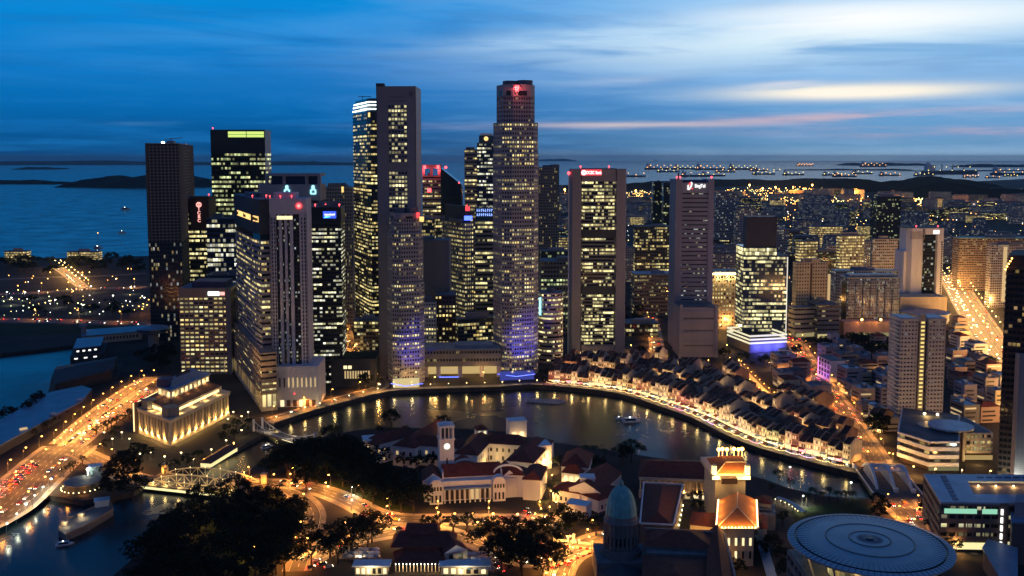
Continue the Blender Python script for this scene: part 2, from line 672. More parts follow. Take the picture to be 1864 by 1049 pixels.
M['darkgrey'] = plain('dark_grey_panel', (0.05, 0.055, 0.065), var=0.15, scale=0.1)
M['black'] = plain('black_panel', (0.012, 0.014, 0.018), rough=0.35, var=0.2, scale=0.1, spec=0.5)
for k_, c_ in (('shopA', (.30, .22, .17)), ('shopB', (.36, .32, .28)), ('shopC', (.24, .15, .12)), ('shopD', (.42, .37, .32))):
 M[k_] = plain('shop_render_' + k_[-1].lower(), c_, var=.25, scale=.4, streak=True)
M['darkglass'] = plain('dark_glass', (0.010, 0.015, 0.022), rough=0.08, var=0.2, scale=0.05, spec=0.6)
M['blueglass'] = plain('blue_glass', (0.02, 0.045, 0.08), rough=0.1, var=0.2, scale=0.05, spec=0.6)
M['brown'] = plain('brown_cladding', (0.075, 0.045, 0.035), var=0.2, scale=0.1)
M['roofgrey'] = plain('flat_roof_felt', (0.14, 0.15, 0.17), var=0.3, scale=0.12)
M['roofblue'] = plain('blue_grey_metal_roof', (0.16, 0.24, 0.34), rough=0.4, var=0.2, scale=0.1, spec=0.5)
M['roofwhite'] = plain('pale_metal_roof', (0.35, 0.45, 0.55), rough=0.4, var=0.2, scale=0.1, spec=0.5)
M['redtile'] = tiles('red_clay_tile', (0.20, 0.052, 0.034))
M['browntile'] = tiles('brown_clay_tile', (0.16, 0.072, 0.050), dark=0.4, vary=.9)
M['steel'] = plain('painted_steel', (0.30, 0.31, 0.33), rough=0.4, metal=0.3, var=0.1)
M['whitesteel'] = plain('white_painted_steel', (0.62, 0.64, 0.66), rough=0.5, var=0.06)
M['pole'] = plain('galvanised_pole', (0.18, 0.18, 0.19), rough=0.5, metal=0.5, var=0.1)
M['copper'] = plain('green_copper', (0.16, 0.40, 0.38), rough=0.6, var=0.2, scale=0.3)
M['stone'] = plain('weathered_stone', (0.16, 0.16, 0.165), var=0.22, scale=0.3, streak=True)
M['asphalt'] = plain('asphalt', (0.085, 0.08, 0.078), rough=0.75, var=0.3, scale=0.12)
M['paving'] = plain('paving', (0.22, 0.20, 0.18), rough=0.8, var=0.25, scale=0.2)
M['marking'] = plain('road_paint', (0.55, 0.54, 0.50), rough=0.7, var=0.15, scale=0.6)
M['grass'] = plain('grass', (0.022, 0.036, 0.014), rough=0.9, var=0.4, scale=0.06, spec=0.1)
M['ground'] = plain('city_ground', (0.040, 0.037, 0.035), rough=0.9, var=0.4, scale=0.02, spec=0.1)
M['farland'] = plain('far_wooded_land', (0.016, 0.024, 0.016), rough=0.95, var=0.4, scale=0.003, spec=0.0)
M['quay'] = plain('quay_wall', (0.05, 0.042, 0.04), rough=0.8, var=0.3, scale=0.3, streak=True)
M['bark'] = plain('bark', (0.055, 0.04, 0.03), rough=0.9, var=0.3, scale=1.0)
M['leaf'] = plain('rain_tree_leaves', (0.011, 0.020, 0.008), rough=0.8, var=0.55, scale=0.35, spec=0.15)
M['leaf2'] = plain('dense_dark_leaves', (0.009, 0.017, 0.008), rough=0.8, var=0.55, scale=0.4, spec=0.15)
M['palmleaf'] = plain('palm_leaves', (0.030, 0.045, 0.016), rough=0.7, var=0.4, scale=0.6, spec=0.2)
M['navy'] = plain('deep_blue_panel', (0.02, 0.04, 0.12), rough=0.4, var=0.1)

M['g_sodium'] = glow('sodium_lamp', (1.0, 0.44, 0.08), 14)
M['g_white'] = glow('white_lamp', (1.0, 0.96, 0.82), 12)
M['g_warm'] = glow('warm_lamp', (1.0, 0.78, 0.38), 6)
M['g_red'] = glow('red_lamp', (1.0, 0.06, 0.07), 5)
M['g_redsign'] = glow('red_sign_light', (1.0, 0.05, 0.06), 1.6)
M['g_pinksign'] = glow('pale_red_sign_light', (1.0, 0.42, 0.36), 1.6)
M['g_whitesign'] = glow('white_sign_light', (1.0, 1.0, 0.95), 1.6)
M['g_cyansign'] = glow('cyan_sign_light', (0.35, 0.85, 1.0), 1.8)
M['g_bluesign'] = glow('blue_sign_light', (0.03, 0.10, 1.0), 1.4)
M['g_ambersign'] = glow('amber_sign_light', (1.0, 0.62, 0.18), 1.5)
M['g_tail'] = glow('tail_lamp', (1.0, 0.04, 0.02), 9)
M['g_head'] = glow('head_lamp', (1.0, 0.93, 0.70), 14)
M['g_green'] = glow('green_lamp', (0.1, 1.0, 0.35), 3)
M['g_pinkneon'] = glow('pink_neon', (1.0, 0.25, 0.75), 2.5)
M['g_blueneon'] = glow('blue_neon', (0.08, 0.15, 1.0), 3)
M['g_crown'] = glow('green_yellow_crown_light', (0.72, 0.95, 0.20), 1.0)
M['g_ring'] = glow('white_ring_light', (0.80, 1.0, 1.0), 3.0)
M['g_clock'] = glow('lit_clock_face', (1.0, 0.98, 0.80), 1.5)

# ------------------------------------------------------------ water, land, roads
def water_material():
 mt, nt, b = nodes('water')
 N, L = nt.nodes, nt.links
 b.inputs['Base Color'].default_value = (0.004, 0.012, 0.020, 1)
 b.inputs['Roughness'].default_value = 0.16
 b.inputs['IOR'].default_value = 1.4
 tc = N.new('ShaderNodeTexCoord')
 nz = N.new('ShaderNodeTexNoise')
 nz.inputs['Scale'].default_value = 0.35
 nz.inputs['Detail'].default_value = 3
 L.new(tc.outputs['Object'], nz.inputs['Vector'])
 nz2 = N.new('ShaderNodeTexNoise')
 nz2.inputs['Scale'].default_value = 0.012
 nz2.inputs['Detail'].default_value = 5
 L.new(tc.outputs['Object'], nz2.inputs['Vector'])
 mr = N.new('ShaderNodeMapRange')
 L.new(nz2.outputs[0], mr.inputs[0])
 mr.inputs[1].default_value, mr.inputs[2].default_value = 0.35, 0.65
 mr.inputs[3].default_value, mr.inputs[4].default_value = 0.17, 0.30
 L.new(mr.outputs[0], b.inputs['Roughness'])
 bp = N.new('ShaderNodeBump')
 bp.inputs['Strength'].default_value = 0.22
 bp.inputs['Distance'].default_value = 0.32
 sx = N.new('ShaderNodeSeparateXYZ')
 L.new(tc.outputs['Object'], sx.inputs[0])
 far = N.new('ShaderNodeMapRange')                                 # the open sea lies calm
 L.new(sx.outputs[1], far.inputs[0])
 far.inputs[1].default_value, far.inputs[2].default_value = 1100, 4000
 far.inputs[3].default_value, far.inputs[4].default_value = 0.22, 0.02
 L.new(far.outputs[0], bp.inputs['Strength'])
 L.new(nz.outputs[0], bp.inputs['Height'])
 L.new(bp.outputs[0], b.inputs['Normal'])
 return mt

M['water'] = water_material()
mb = MB()
mb.face([(-60000, -400, -3), (60000, -400, -3), (60000, 62000, -3), (-60000, 62000, -3)])
tag(mb.build('water', M['water']), kind='structure')

def pxs(l, z=0.0):
 return [G(*q, z) for q in l]

BANK_S = [(500, 772), (560, 752), (640, 730), (710, 714), (800, 709), (900, 706), (975, 702), (1060, 709), (1130, 719), (1200, 741), (1260, 763),
    (1300, 783), (1350, 806), (1400, 823), (1450, 836), (1500, 849), (1560, 864)]
LAND_A = pxs([(-400, 692), (0, 644), (131, 629), (160, 650), (120, 672), (104, 695), (90, 726), (38, 745), (0, 765), (-80, 800), (-150, 850), (-150, 880),
     (20, 886), (88, 902), (150, 912), (200, 905), (240, 897), (262, 885), (300, 863), (340, 855), (375, 842), (440, 812), (480, 790)] + BANK_S +
    [(1600, 872), (1650, 878), (1720, 888), (1870, 905), (2100, 930), (2800, 600), (3200, 330), (2400, 322), (1864, 326), (1760, 331), (1700, 334), (1600, 338), (1500, 334),
     (1400, 330), (1250, 330), (1150, 335), (1040, 337), (990, 336), (760, 420), (560, 455), (265, 466), (100, 470), (0, 468), (-400, 480)])
LAND_B = pxs([(190, 1100), (205, 1049), (260, 1000), (340, 935), (400, 905), (438, 880), (450, 858), (500, 826), (560, 800), (640, 785), (700, 778), (760, 779),
     (850, 781), (930, 787), (1000, 805), (1060, 812), (1160, 828), (1300, 850), (1390, 872), (1440, 890), (1500, 903), (1570, 907), (1620, 910),
     (1700, 915), (1870, 930), (2300, 975), (2300, 1700), (190, 1700)])
for nm, P in (('ground', LAND_A), ('ground', LAND_B)):
 mb = MB()
 p = ccw(P)
 mb.face([(*q, 0.0) for q in p], 0)
 for i in range(len(p)):
  a, c = p[i], p[(i + 1) % len(p)]
  mb.face([(*a, -4), (*c, -4), (*c, 0), (*a, 0)], 1)
 tag(mb.build(nm, [M['ground'], M['quay']]), kind='structure')

def smooth(pts, n=5):
 """Catmull-Rom through world points"""
 out = []
 P = [pts[0]] + list(pts) + [pts[-1]]
 for i in range(1, len(P) - 2):
  p0, p1, p2, p3 = [Vector(P[i + k]) for k in (-1, 0, 1, 2)]
  for k in range(n):
   t = k / n
   out.append(tuple(0.5 * ((2 * p1) + (p2 - p0) * t + (2 * p0 - 5 * p1 + 4 * p2 - p3) * t * t + (3 * p1 - p0 - 3 * p2 + p3) * t ** 3)))
 out.append(tuple(P[-2]))
 return out

def offset(pts, d):
 """polyline moved to its left by d"""
 out = []
 for i in range(len(pts)):
  a, c = Vector(pts[max(0, i - 1)][:2]), Vector(pts[min(len(pts) - 1, i + 1)][:2])
  t = (c - a).normalized()
  out.append((pts[i][0] - t.y * d, pts[i][1] + t.x * d))
 return out

def plen(pts):
 return sum(math.dist(a, b) for a, b in zip(pts, pts[1:]))

def along(pts, step, start=0.0):
 """(x, y, heading) every step metres"""
 out, need = [], start
 for a, b in zip(pts, pts[1:]):
  L = math.dist(a, b)
  while need <= L and L > 0:
   t = need / L
   out.append((a[0] + (b[0] - a[0]) * t, a[1] + (b[1] - a[1]) * t, math.atan2(b[1] - a[1], b[0] - a[0])))
   need += step
  need -= L
 return out

def strip(mb, pts, w, z, m=0):
 l, r = offset(pts, w / 2), offset(pts, -w / 2)
 for i in range(len(pts) - 1):
  mb.face([(*r[i], z), (*r[i + 1], z), (*l[i + 1], z), (*l[i], z)], m)

ROADS = {}

def road(key, px, w, lanes=2, z=0.06, zpx=0.0, walk=3.0, ends=True):
 pts = smooth([G(*q, zpx) for q in px])
 ROADS[key] = (pts, w)
 z = z + zpx
 if walk:
  k = MB()
  strip(k, pts, w + 2 * walk, z - 0.03)
  for s in (1, -1):
   o = offset(pts, s * (w / 2 + walk / 2))
   strip(k, o, walk, z + 0.12)
   e = offset(pts, s * w / 2)
   for a, b in zip(e, e[1:]):
    k.face([(*a, z - 0.03), (*b, z - 0.03), (*b, z + 0.12), (*a, z + 0.12)])
  tag(k.build('pavement', M['paving']), kind='structure')
 mb = MB()
 strip(mb, pts, w, z)
 tag(mb.build('road', M['asphalt']), kind='structure')
 mk = MB()
 for i in range(1, lanes):
  o = offset(pts, -w / 2 + w * i / lanes)
  for x, y, a in along(o, 9.0):
   c, s_ = math.cos(a) * 2.0, math.sin(a) * 2.0
   n = (-math.sin(a) * .12, math.cos(a) * .12)
   mk.face([(x - c - n[0], y - s_ - n[1], z + .03), (x + c - n[0], y + s_ - n[1], z + .03), (x + c + n[0], y + s_ + n[1], z + .03), (x - c + n[0], y - s_ + n[1], z + .03)])
 for s in (1, -1):
  strip(mk, offset(pts, s * (w / 2 - .5)), .22, z + .03)
 tag(mk.build('road_marking', M['marking']), kind='structure')
 return pts

# the long bridge road and the roads that leave its junction
road('esplanade', [(-60, 958), (0, 925), (50, 880), (100, 835), (130, 812)], 36, 8, z=0.10)
road('fullerton', [(130, 812), (165, 785), (205, 757), (250, 728), (275, 705)], 15, 4)
road('collyer', [(112, 808), (140, 783), (170, 757), (205, 732), (240, 708), (280, 686)], 12, 3)
road('anderson_approach', [(140, 822), (190, 845), (235, 868), (262, 874)], 13, 3)
road('connaught', [(432, 880), (480, 880), (530, 882), (590, 895), (640, 915), (680, 935), (730, 945), (800, 946), (900, 946), (990, 947), (1030, 950)], 12, 3)
road('loop', [(500, 882), (545, 905), (570, 935), (560, 980), (540, 1040)], 9, 2)
road('st_andrews', [(560, 1020), (620, 990), (700, 972), (780, 965), (860, 985), (930, 1015), (1000, 1020), (1075, 985), (1120, 975)], 11, 3)
road('junction_road', [(1010, 1080), (1025, 1030), (1055, 1005), (1110, 992)], 10, 3, z=0.11)
road('quay_road', [(495, 764), (560, 744), (640, 720), (690, 706), (690, 690), (665, 660), (640, 630), (625, 590), (612, 540)], 9, 2)
road('south_bridge', [(1600, 850), (1588, 825), (1560, 785), (1530, 740), (1500, 700), (1475, 665), (1455, 635), (1445, 615)], 15, 4)
road('elgin_approach', [(1630, 905), (1655, 935), (1690, 965), (1740, 1010)], 18, 4)
road('expressway', [(1990, 840), (1900, 740), (1840, 670), (1800, 615), (1765, 560), (1740, 520), (1725, 500)], 34, 8)
road('chulia', [(1190, 665), (1195, 630), (1190, 600), (1185, 570), (1200, 545), (1215, 525)], 11, 2)
road('circular', [(1335, 662), (1355, 685), (1385, 715), (1420, 745)], 9, 2)
road('marina_near', [(-120, 584), (60, 584), (200, 588), (310, 592)], 22, 4)
road('marina_far', [(-120, 541), (60, 534), (150, 527), (265, 524)], 16, 4)
road('marina_spur', [(152, 524), (135, 510), (118, 496), (105, 488)], 14, 3)
road('coast_road', [(-100, 514), (60, 506), (180, 503), (265, 498)], 10, 2)
road('front_street', [(1440, 602), (1540, 604), (1640, 600)], 14, 3)
mb = MB()                                                            # grass beside the roads
for px in ([(-300, 622), (0, 612), (150, 608), (310, 602), (310, 596), (0, 590), (-300, 590)], [(440, 900), (520, 900), (560, 930), (545, 985), (470, 1049), (230, 1049), (330, 960)],
     [(560, 870), (680, 885), (760, 930), (690, 928), (620, 900)], [(620, 806), (700, 792), (740, 806), (700, 880), (560, 860), (470, 840)],
     [(1440, 930), (1560, 908), (1600, 925), (1560, 960), (1450, 960)]):
 mb.face([(*q, 0.05) for q in ccw(pxs(px))])
tag(mb.build('grass', M['grass']), kind='structure')
# paved promenade along the south bank
mb = MB()
q = smooth(pxs(BANK_S))
strip(mb, offset(q, -5.6 if offset(q, 5)[0][1] < q[0][1] else 5.6), 10.4, 0.15)
tag(mb.build('promenade', M['paving']), kind='structure')
mb = MB()
mb.path([(x, y, 0.45) for x, y in q], 0.8, 0, 0.9)
tag(mb.build('quay_parapet', M['quay']), 'low stone parapet along the curved south river bank', 'parapet')

# ------------------------------------------------------------ towers
W = {}
W['rib_warm'] = winmat('ribbon_windows_warm', 0.42, WARM, PALE, 1.5, mull=0.05, fv=0.6, cl=0.7, wall=(0.03, 0.03, 0.03))
W['rib_green'] = winmat('ribbon_windows_greenish', 0.55, GREEN, PALE, 1.25, mull=0.04, fv=0.55, cl=0.6, glass=(0.006, 0.014, 0.014), wall=(0.01, 0.02, 0.02))
W['rib_pale'] = winmat('ribbon_windows_pale', 0.45, PALE, (1, 1, 0.85), 1.5, mull=0.05, fv=0.5, cl=0.7, wall=(0.02, 0.02, 0.02))
W['dark_sparse'] = winmat('dark_glazing_sparse_lights', 0.17, WARM, COOL, 1.2, mull=0.08, fv=0.08, cl=0.12, glass=(0.012, 0.022, 0.032), wall=(0.03, 0.04, 0.05))
W['sq_full'] = winmat('square_windows_mostly_lit', 0.80, WARM, PALE, 1.35, mull=0.06, fv=0.25, cl=0.3, wall=(0.1, 0.08, 0.06))
W['sq_half'] = winmat('square_windows_half_lit', 0.37, WARM, PALE, 1.5, mull=0.03, fv=0.5, cl=0.5, wall=(0.3, 0.26, 0.28))
W['sq_few'] = winmat('square_windows_few_lit', 0.10, WARM, PALE, 1.2, mull=0.03, fv=0.12, cl=0.15, wall=(0.3, 0.26, 0.28))
W['slot'] = winmat('slot_windows', 0.14, PALE, COOL, 1.4, mull=0.02, fv=0.25, cl=0.3, clw=9, wall=(0.05, 0.05, 0.06))
W['office_yellow'] = winmat('office_windows_yellow', 0.62, (1.0, 0.80, 0.32), PALE, 1.7, mull=0.04, fv=0.5, cl=0.6, wall=(0.02, 0.02, 0.02))
W['all_lit'] = winmat('shopfront_lights', 0.9, (1.0, 0.62, 0.2), PALE, 1.6, mull=0.06, fv=0.1, cl=0.2, wall=(0.05, 0.04, 0.03))
W['blue_lit'] = winmat('blue_lit_glazing', 0.9, (0.12, 0.16, 1.0), (0.7, 0.7, 1.0), 1.3, mull=0.06, fv=0.1, cl=0.3, wall=(0.05, 0.05, 0.1))
W['res'] = winmat('flat_windows', 0.22, WARM, (1, 1, 0.9), 1.3, mull=0.16, v0=0.3, v1=0.78, fv=0.05, cl=0.1, wall=(0.42, 0.39, 0.39), clw=3)
W['res_blue'] = winmat('flat_windows_blue_wall', 0.24, COOL, PALE, 1.3, mull=0.18, v0=0.3, v1=0.75, fv=0.05, cl=0.12, wall=(0.22, 0.25, 0.32), clw=3)
W['res_tan'] = winmat('flat_windows_tan_wall', 0.22, WARM, PALE, 1.3, mull=0.14, v0=0.25, v1=0.7, fv=0.08, cl=0.2, wall=(0.30, 0.22, 0.17), clw=3)
W['off_far'] = winmat('far_office_windows', 0.38, WARM, PALE, 1.2, mull=0.08, v0=0.2, v1=0.8, fv=0.35, cl=0.4, wall=(0.07, 0.07, 0.08))
W['off_dark'] = winmat('far_dark_office_windows', 0.14, GREEN, PALE, 1.2, mull=0.06, v0=0.15, v1=0.8, fv=0.2, cl=0.3, wall=(0.02, 0.025, 0.035))
W['corr'] = winmat('lit_corridor_windows', 0.95, (1.0, 0.72, 0.22), (1.0, 0.80, 0.36), 1.1, mull=0.1, v0=0.2, v1=0.75, fv=0.05, cl=0.05, wall=(0.35, 0.28, 0.2))

def floors(root, p, z0, z1, fh, wh, wall, win, cell=3.0, rec=0.5, pier=0.0, name='window_band', skip=None):
 """storeys: solid spandrels and piers in one wall mesh, a recessed glazed band per storey"""
 n = max(1, round((z1 - z0) / fh))
 fh = (z1 - z0) / n
 wh = min(wh, fh * 0.95)
 pin = inset(p, rec)
 mb = MB()
 pc = ccw(p)
 bands = [k for k in range(n) if not (skip and skip(k, n))]
 for k in range(n):
  zb = z0 + k * fh
  if k in bands:
   mb.prism(pc, zb, zb + fh - wh, 0, bottom=True)
  else:
   mb.prism(pc, zb, zb + fh, 0, bottom=True)
 mb.prism(pc, z1 - 0.02, z1 + 1.2, 0)
 if pier:
  for i in range(len(pc)):
   a, b = Vector(pc[i]), Vector(pc[(i + 1) % len(pc)])
   L = (b - a).length
   m = max(1, round(L / cell))
   ang = math.atan2(b.y - a.y, b.x - a.x)
   nr = Vector((-(b - a).y, (b - a).x)).normalized()
   for j in range(m + 1):
    c = a + (b - a) * (j / m) + nr * (rec / 2 + 0.02)
    wd = pier * (0.6 if j in (0, m) else 1)
    if j == 0:
     c = c + (b - a).normalized() * wd / 2
    if j == m:
     c = c - (b - a).normalized() * wd / 2
    mb.box(c.x, c.y, z0, wd, rec, z1 - z0, ang)
 mb.build('wall', wall, root)
 first = None
 for k in bands:
  zb = z0 + (k + 1) * fh - wh
  if first is None:
   r = MB().ring(pin, zb, zb + wh, cell)
   first = r.build(name, win, root)
   fz = zb
  else:
   c = first.copy()
   c.location.z += zb - fz
   COL.objects.link(c)
   ORG[c.name] = ORG[first.name]
 return first

def roof(root, p, z, mat=None, plant=True, seed=1, par=1.4):
 rr = random.Random(seed)
 pi_ = inset(p, 0.5)
 mb = MB().prism(pi_, z + 1.15, z + 1.35, 0)
 mb.build('roof', mat or M['roofgrey'], root)
 if plant:
  c = centroid(p)
  for i in range(rr.choice((1, 2, 2, 3))):
   k = rr.uniform(0.2, 0.45)
   q = [(c[0] + (x - c[0]) * k, c[1] + (y - c[1]) * k) for x, y in p]
   dx, dy = [(v - w) * rr.uniform(-0.35, 0.35) for v, w in zip(p[0], p[2])] if len(p) >= 4 else (0, 0)
   q = [(x + dx, y + dy) for x, y in q]
   m2 = MB().prism(q, z + 1.35, z + 1.35 + rr.uniform(2.2, 4.8) + i * .01)
   m2.build('plant_room', M['grey'], root)

FOOT = []

def root_for(name, label, p, group=None, cat='tower', r=None):
 c = centroid(p)
 FOOT.append((c[0], c[1], max(math.dist(c, q) for q in p)))
 return thing(name, label, cat, (c[0], c[1], 0), group)

def office(name, label, spec, ytop, style, row=8.0, whf=0.5, cell=3.0, wall=None, pier=0.0, rec=0.5, z0=0.0, roofmat=None, base=None, plant=True, cat='tower', skip=None, pxr=None, group=None):
 xl, xc, xr, Y, a, dep = spec
 p = corner_box(xl, xc, xr, Y, a, dep)
 z1 = VZ(ytop, Y, xc)
 root = root_for(name, label, p, group, cat)
 fh = row * Y / F
 floors(root, p, z0, z1, fh, fh * whf, wall or M['grey'], W[style], cell, rec, pier, skip=skip)
 roof(root, p, z1, roofmat, plant, seed=int(xl + xr))
 return root, p, z1

def on_face(a, b, t, z, out=0.0):
 """point on a wall edge a->b (ccw footprint), moved outward"""
 a, b = Vector(a), Vector(b)
 d = (b - a)
 n = Vector((d.y, -d.x)).normalized()
 q = a + d * t + n * out
 return (q.x, q.y, z)

def face_panel(root, name, a, b, t0, t1, z0, z1, mat, out=0.3, th=0.3):
 mb = MB()
 A, B = Vector(on_face(a, b, t0, 0, out)), Vector(on_face(a, b, t1, 0, out))
 d = (B - A).normalized()
 n = Vector((d.y, -d.x, 0))
 q = [A - n * th, B - n * th, B, A]
 mb.prism([(v.x, v.y) for v in q], z0, z1, 0, bottom=True)
 return mb.build(name, mat, root)

def lettering(root, text, a, b, t, z, size, mat, out=0.5, vertical=False, sx=1.0):
 cu = bpy.data.curves.new('lettering', 'FONT')
 cu.body = '\n'.join(text) if vertical else text
 cu.align_x = 'CENTER'
 cu.align_y = 'CENTER'
 cu.size = size
 cu.extrude = 0.12
 cu.offset = size * 0.02
 if vertical:
  cu.space_line = 0.85
 cu.materials.append(mat)
 tmp = bpy.data.objects.new('lettering_curve', cu)
 COL.objects.link(tmp)
 me = bpy.data.meshes.new_from_object(tmp.evaluated_get(bpy.context.evaluated_depsgraph_get()))
 bpy.data.objects.remove(tmp)
 o = bpy.data.objects.new('lettering', me)
 COL.objects.link(o)
 q = on_face(a, b, t, z, out)
 o0 = ORG[root.name]
 o.location = (q[0] - o0[0], q[1] - o0[1], q[2] - o0[2])
 o.rotation_euler = (PI / 2, 0, math.atan2(b[1] - a[1], b[0] - a[0]))
 o.scale = (sx, 1, 1)
 o.parent = root
 ORG[o.name] = o0
 return o

def aviation(root, x, y, z, col='g_red', r=0.9, name='warning_light'):
 return MB().cyl(x, y, z, z + 1.5, 0.15, n=5).ball((x, y, z + 1.5 + r * .7), r, 1 if False else 0).build(name, M[col], root)

def lamp_light(name, loc, power, col, parent=None, typ='POINT', radius=0.6, rot=None, angle=None, blend=0.6):
 l = bpy.data.lights.new(name, typ)
 l.energy = power
 l.color = col
 if typ in ('POINT', 'SPOT'):
  l.shadow_soft_size = radius
 if typ == 'SPOT':
  l.spot_size = angle or math.radians(90)
  l.spot_blend = blend
 o = bpy.data.objects.new(name, l)
 COL.objects.link(o)
 if parent:
  o0 = ORG[parent.name]
  o.parent = parent
  o.location = tuple(loc[i] - o0[i] for i in range(3))
 else:
  o.location = loc
 if rot:
  o.rotation_euler = rot
 return o

def aim(o, frm, to):
 d = Vector(to) - Vector(frm)
 o.rotation_euler = d.to_track_quat('-Z', 'Y').to_euler()

SOD = (1.0, 0.36, 0.055)
WRM = (1.0, 0.58, 0.18)

M['g_warm2'] = glow('lit_hall_light', (1.0, 0.80, 0.42), 1.3)
M['g_dimwarm'] = glow('dim_hall_light', (1.0, 0.70, 0.30), .55)
W['sq_green'] = winmat('square_windows_green', .45, GREEN, PALE, 1.2, mull=.05, fv=.3, cl=.4, wall=(.15, .17, .16))
# --- far left: tower under construction
def sail_tower():
 Y = 1270
 p = corner_box(265, 300, 352, Y, 14)
 z1 = VZ(266, Y)
 r = root_for('unfinished_tower', 'dark unfinished tower with a bare concrete frame top and work lights by the sea', p)
 fh = 4.6
 zg = VZ(420, Y)
 floors(r, p, 0, zg, fh, fh * .8, M['darkgrey'], W['dark_sparse'], 2.2, .35, .35)
 q = inset(p, .4)
 n = int((z1 - zg) / 3.6)
 mb = MB()
 for k in range(n + 1):
  mb.prism(ccw(p), zg + k * (z1 - zg) / n, zg + k * (z1 - zg) / n + .9, 0, bottom=True)
 for i in range(4):
  a, b = Vector(p[i]), Vector(p[(i + 1) % 4])
  m = round((b - a).length / 4)
  for j in range(m + 1):
   c = a + (b - a) * j / m
   c = c + (Vector(centroid(p)) - c).normalized() * 0.8
   mb.box(c.x, c.y, zg, .9, .9, z1 - zg, 0.25)
 mb.build('concrete_frame', M['tan'], r)
 for t0, t1, py in ((.15, .4, 340), (.5, .8, 352), (.2, .35, 365), (.55, .9, 378), (.3, .6, 312)):
  face_panel(r, 'lit_floor', p[0], p[1], t0, t1, VZ(py + 2, Y), VZ(py, Y), M['g_dimwarm'], .2)
 MB().prism(inset(p, 2.0), zg, z1 - 1, 0).build('inner_screen', M['darkgrey'], r)
 face_panel(r, 'lit_floor', p[0], p[1], .1, .75, VZ(292, Y), VZ(288, Y), M['g_warm'], .2)
 c = centroid(p)
 cr = MB()
 cr.bar((c[0], c[1], z1), (c[0], c[1], z1 + 9), 1.0).bar((c[0] - 7, c[1], z1 + 7), (c[0] + 14, c[1], z1 + 9), .8)
 cr.box(c[0], c[1], z1 + 1.2, 9, 7, 4)
 cr.build('crane', M['steel'], r)
 MB().ball((X(298, Y), Y - 1, z1 + 3.5), 2.4).build('floodlight', M['g_white'], r)
 MB().ball((X(338, Y), Y + 3, z1 + 1.5), .9).build('floodlight', M['g_sodium'], r)

sail_tower()

def orq():
 r, p, z = office('dark_glass_tower', 'dark glass tower with a glowing yellow green crown and lit floors', (384, 384, 483, 1300, 3, 40), 238, 'rib_green', 8.3, .5, 2.6, M['black'], rec=.3, skip=lambda k, n: k > n - 6, plant=False)
 a, b = p[0], p[1]
 face_panel(r, 'crown_light', a, b, .32, .99, VZ(250, 1300), VZ(239.5, 1300), M['g_crown'], .35)
 mb = MB()
 for t in (.32, .66, .99):
  mb.bar(on_face(a, b, t, VZ(251, 1300), .6), on_face(a, b, t, VZ(239, 1300), .6), .7)
 mb.bar(on_face(a, b, .32, VZ(245, 1300), .6), on_face(a, b, .99, VZ(245, 1300), .6), .5)
 mb.build('crown_frame', M['black'], r)
 aviation(r, a[0] + 3, a[1] + 2, z + 1.3)

orq()

def circ_tower():
 r, p, z = office('office_tower', 'dark office tower with a vertical red sign of a ring and four letters', (303, 303, 378, 1180, 4, 36), 365, 'office_yellow', 8.0, .5, 2.4, M['black'], rec=.3, skip=lambda k, n: k > n - 4)
 W_ = W['office_yellow']
 a, b = p[0], p[1]
 z1 = VZ(362, 1180)
 blk = [on_face(a, b, .55, 0, 1.0)[:2], on_face(a, b, 1.0, 0, 1.0)[:2], p[2], on_face(a, b, .55, 0, -30)[:2]]
 MB().prism(blk, VZ(420, 1180), z1 + 2, 0).build('service_block', M['brown'], r)
 sz = VZ(373, 1180)
 c = on_face(a, b, .76, sz, 1.6)
 d = Vector((b[0] - a[0], b[1] - a[1])).normalized()
 mb = MB()
 for k in range(24):
  t0, t1 = 2 * PI * k / 24, 2 * PI * (k + 1) / 24
  mb.bar((c[0] + d.x * 2.7 * math.cos(t0), c[1] + d.y * 2.7 * math.cos(t0), sz + 2.7 * math.sin(t0)), (c[0] + d.x * 2.7 * math.cos(t1), c[1] + d.y * 2.7 * math.cos(t1), sz + 2.7 * math.sin(t1)), 1.1)
 mb.bar((c[0] - d.x * 1.3, c[1] - d.y * 1.3, sz + 1.4), (c[0] + d.x * 1.3, c[1] + d.y * 1.3, sz + 1.4), .7).bar((c[0] - d.x * 1.3, c[1] - d.y * 1.3, sz - 1.4), (c[0] + d.x * 1.3, c[1] + d.y * 1.3, sz - 1.4), .7)
 mb.bar((c[0] - d.x * .6, c[1] - d.y * .6, sz - 1.4), (c[0] - d.x * .6, c[1] - d.y * .6, sz + 1.4), .5).bar((c[0] + d.x * .6, c[1] + d.y * .6, sz - 1.4), (c[0] + d.x * .6, c[1] + d.y * .6, sz + 1.4), .5)
 mb.build('emblem', M['g_pinksign'], r)
 lettering(r, 'ICBC', a, b, .76, VZ(391.5, 1180), 5.6, M['g_pinksign'], 1.7, True)
 face_panel(r, 'roof_sign', a, b, .10, .25, z + 1.5, z + 6.5, M['g_pinksign'], -4)
 aviation(r, *on_face(a, b, 1, z1, -1)[:2], z1 + 3)

circ_tower()
office('banded_tower', 'blue banded office block between the red lettered tower and the bank with the yellow sign', (372, 372, 432, 1120, 3, 30), 400, 'rib_pale', 9.0, .62, 3, M['navy'], rec=.3)
MBX = office('stepped_block', 'lower blue glass block with framed rows in front of the banded tower', (368, 368, 425, 1060, 3, 24), 503, 'dark_sparse', 9, .7, 4, M['navy'], rec=.3)

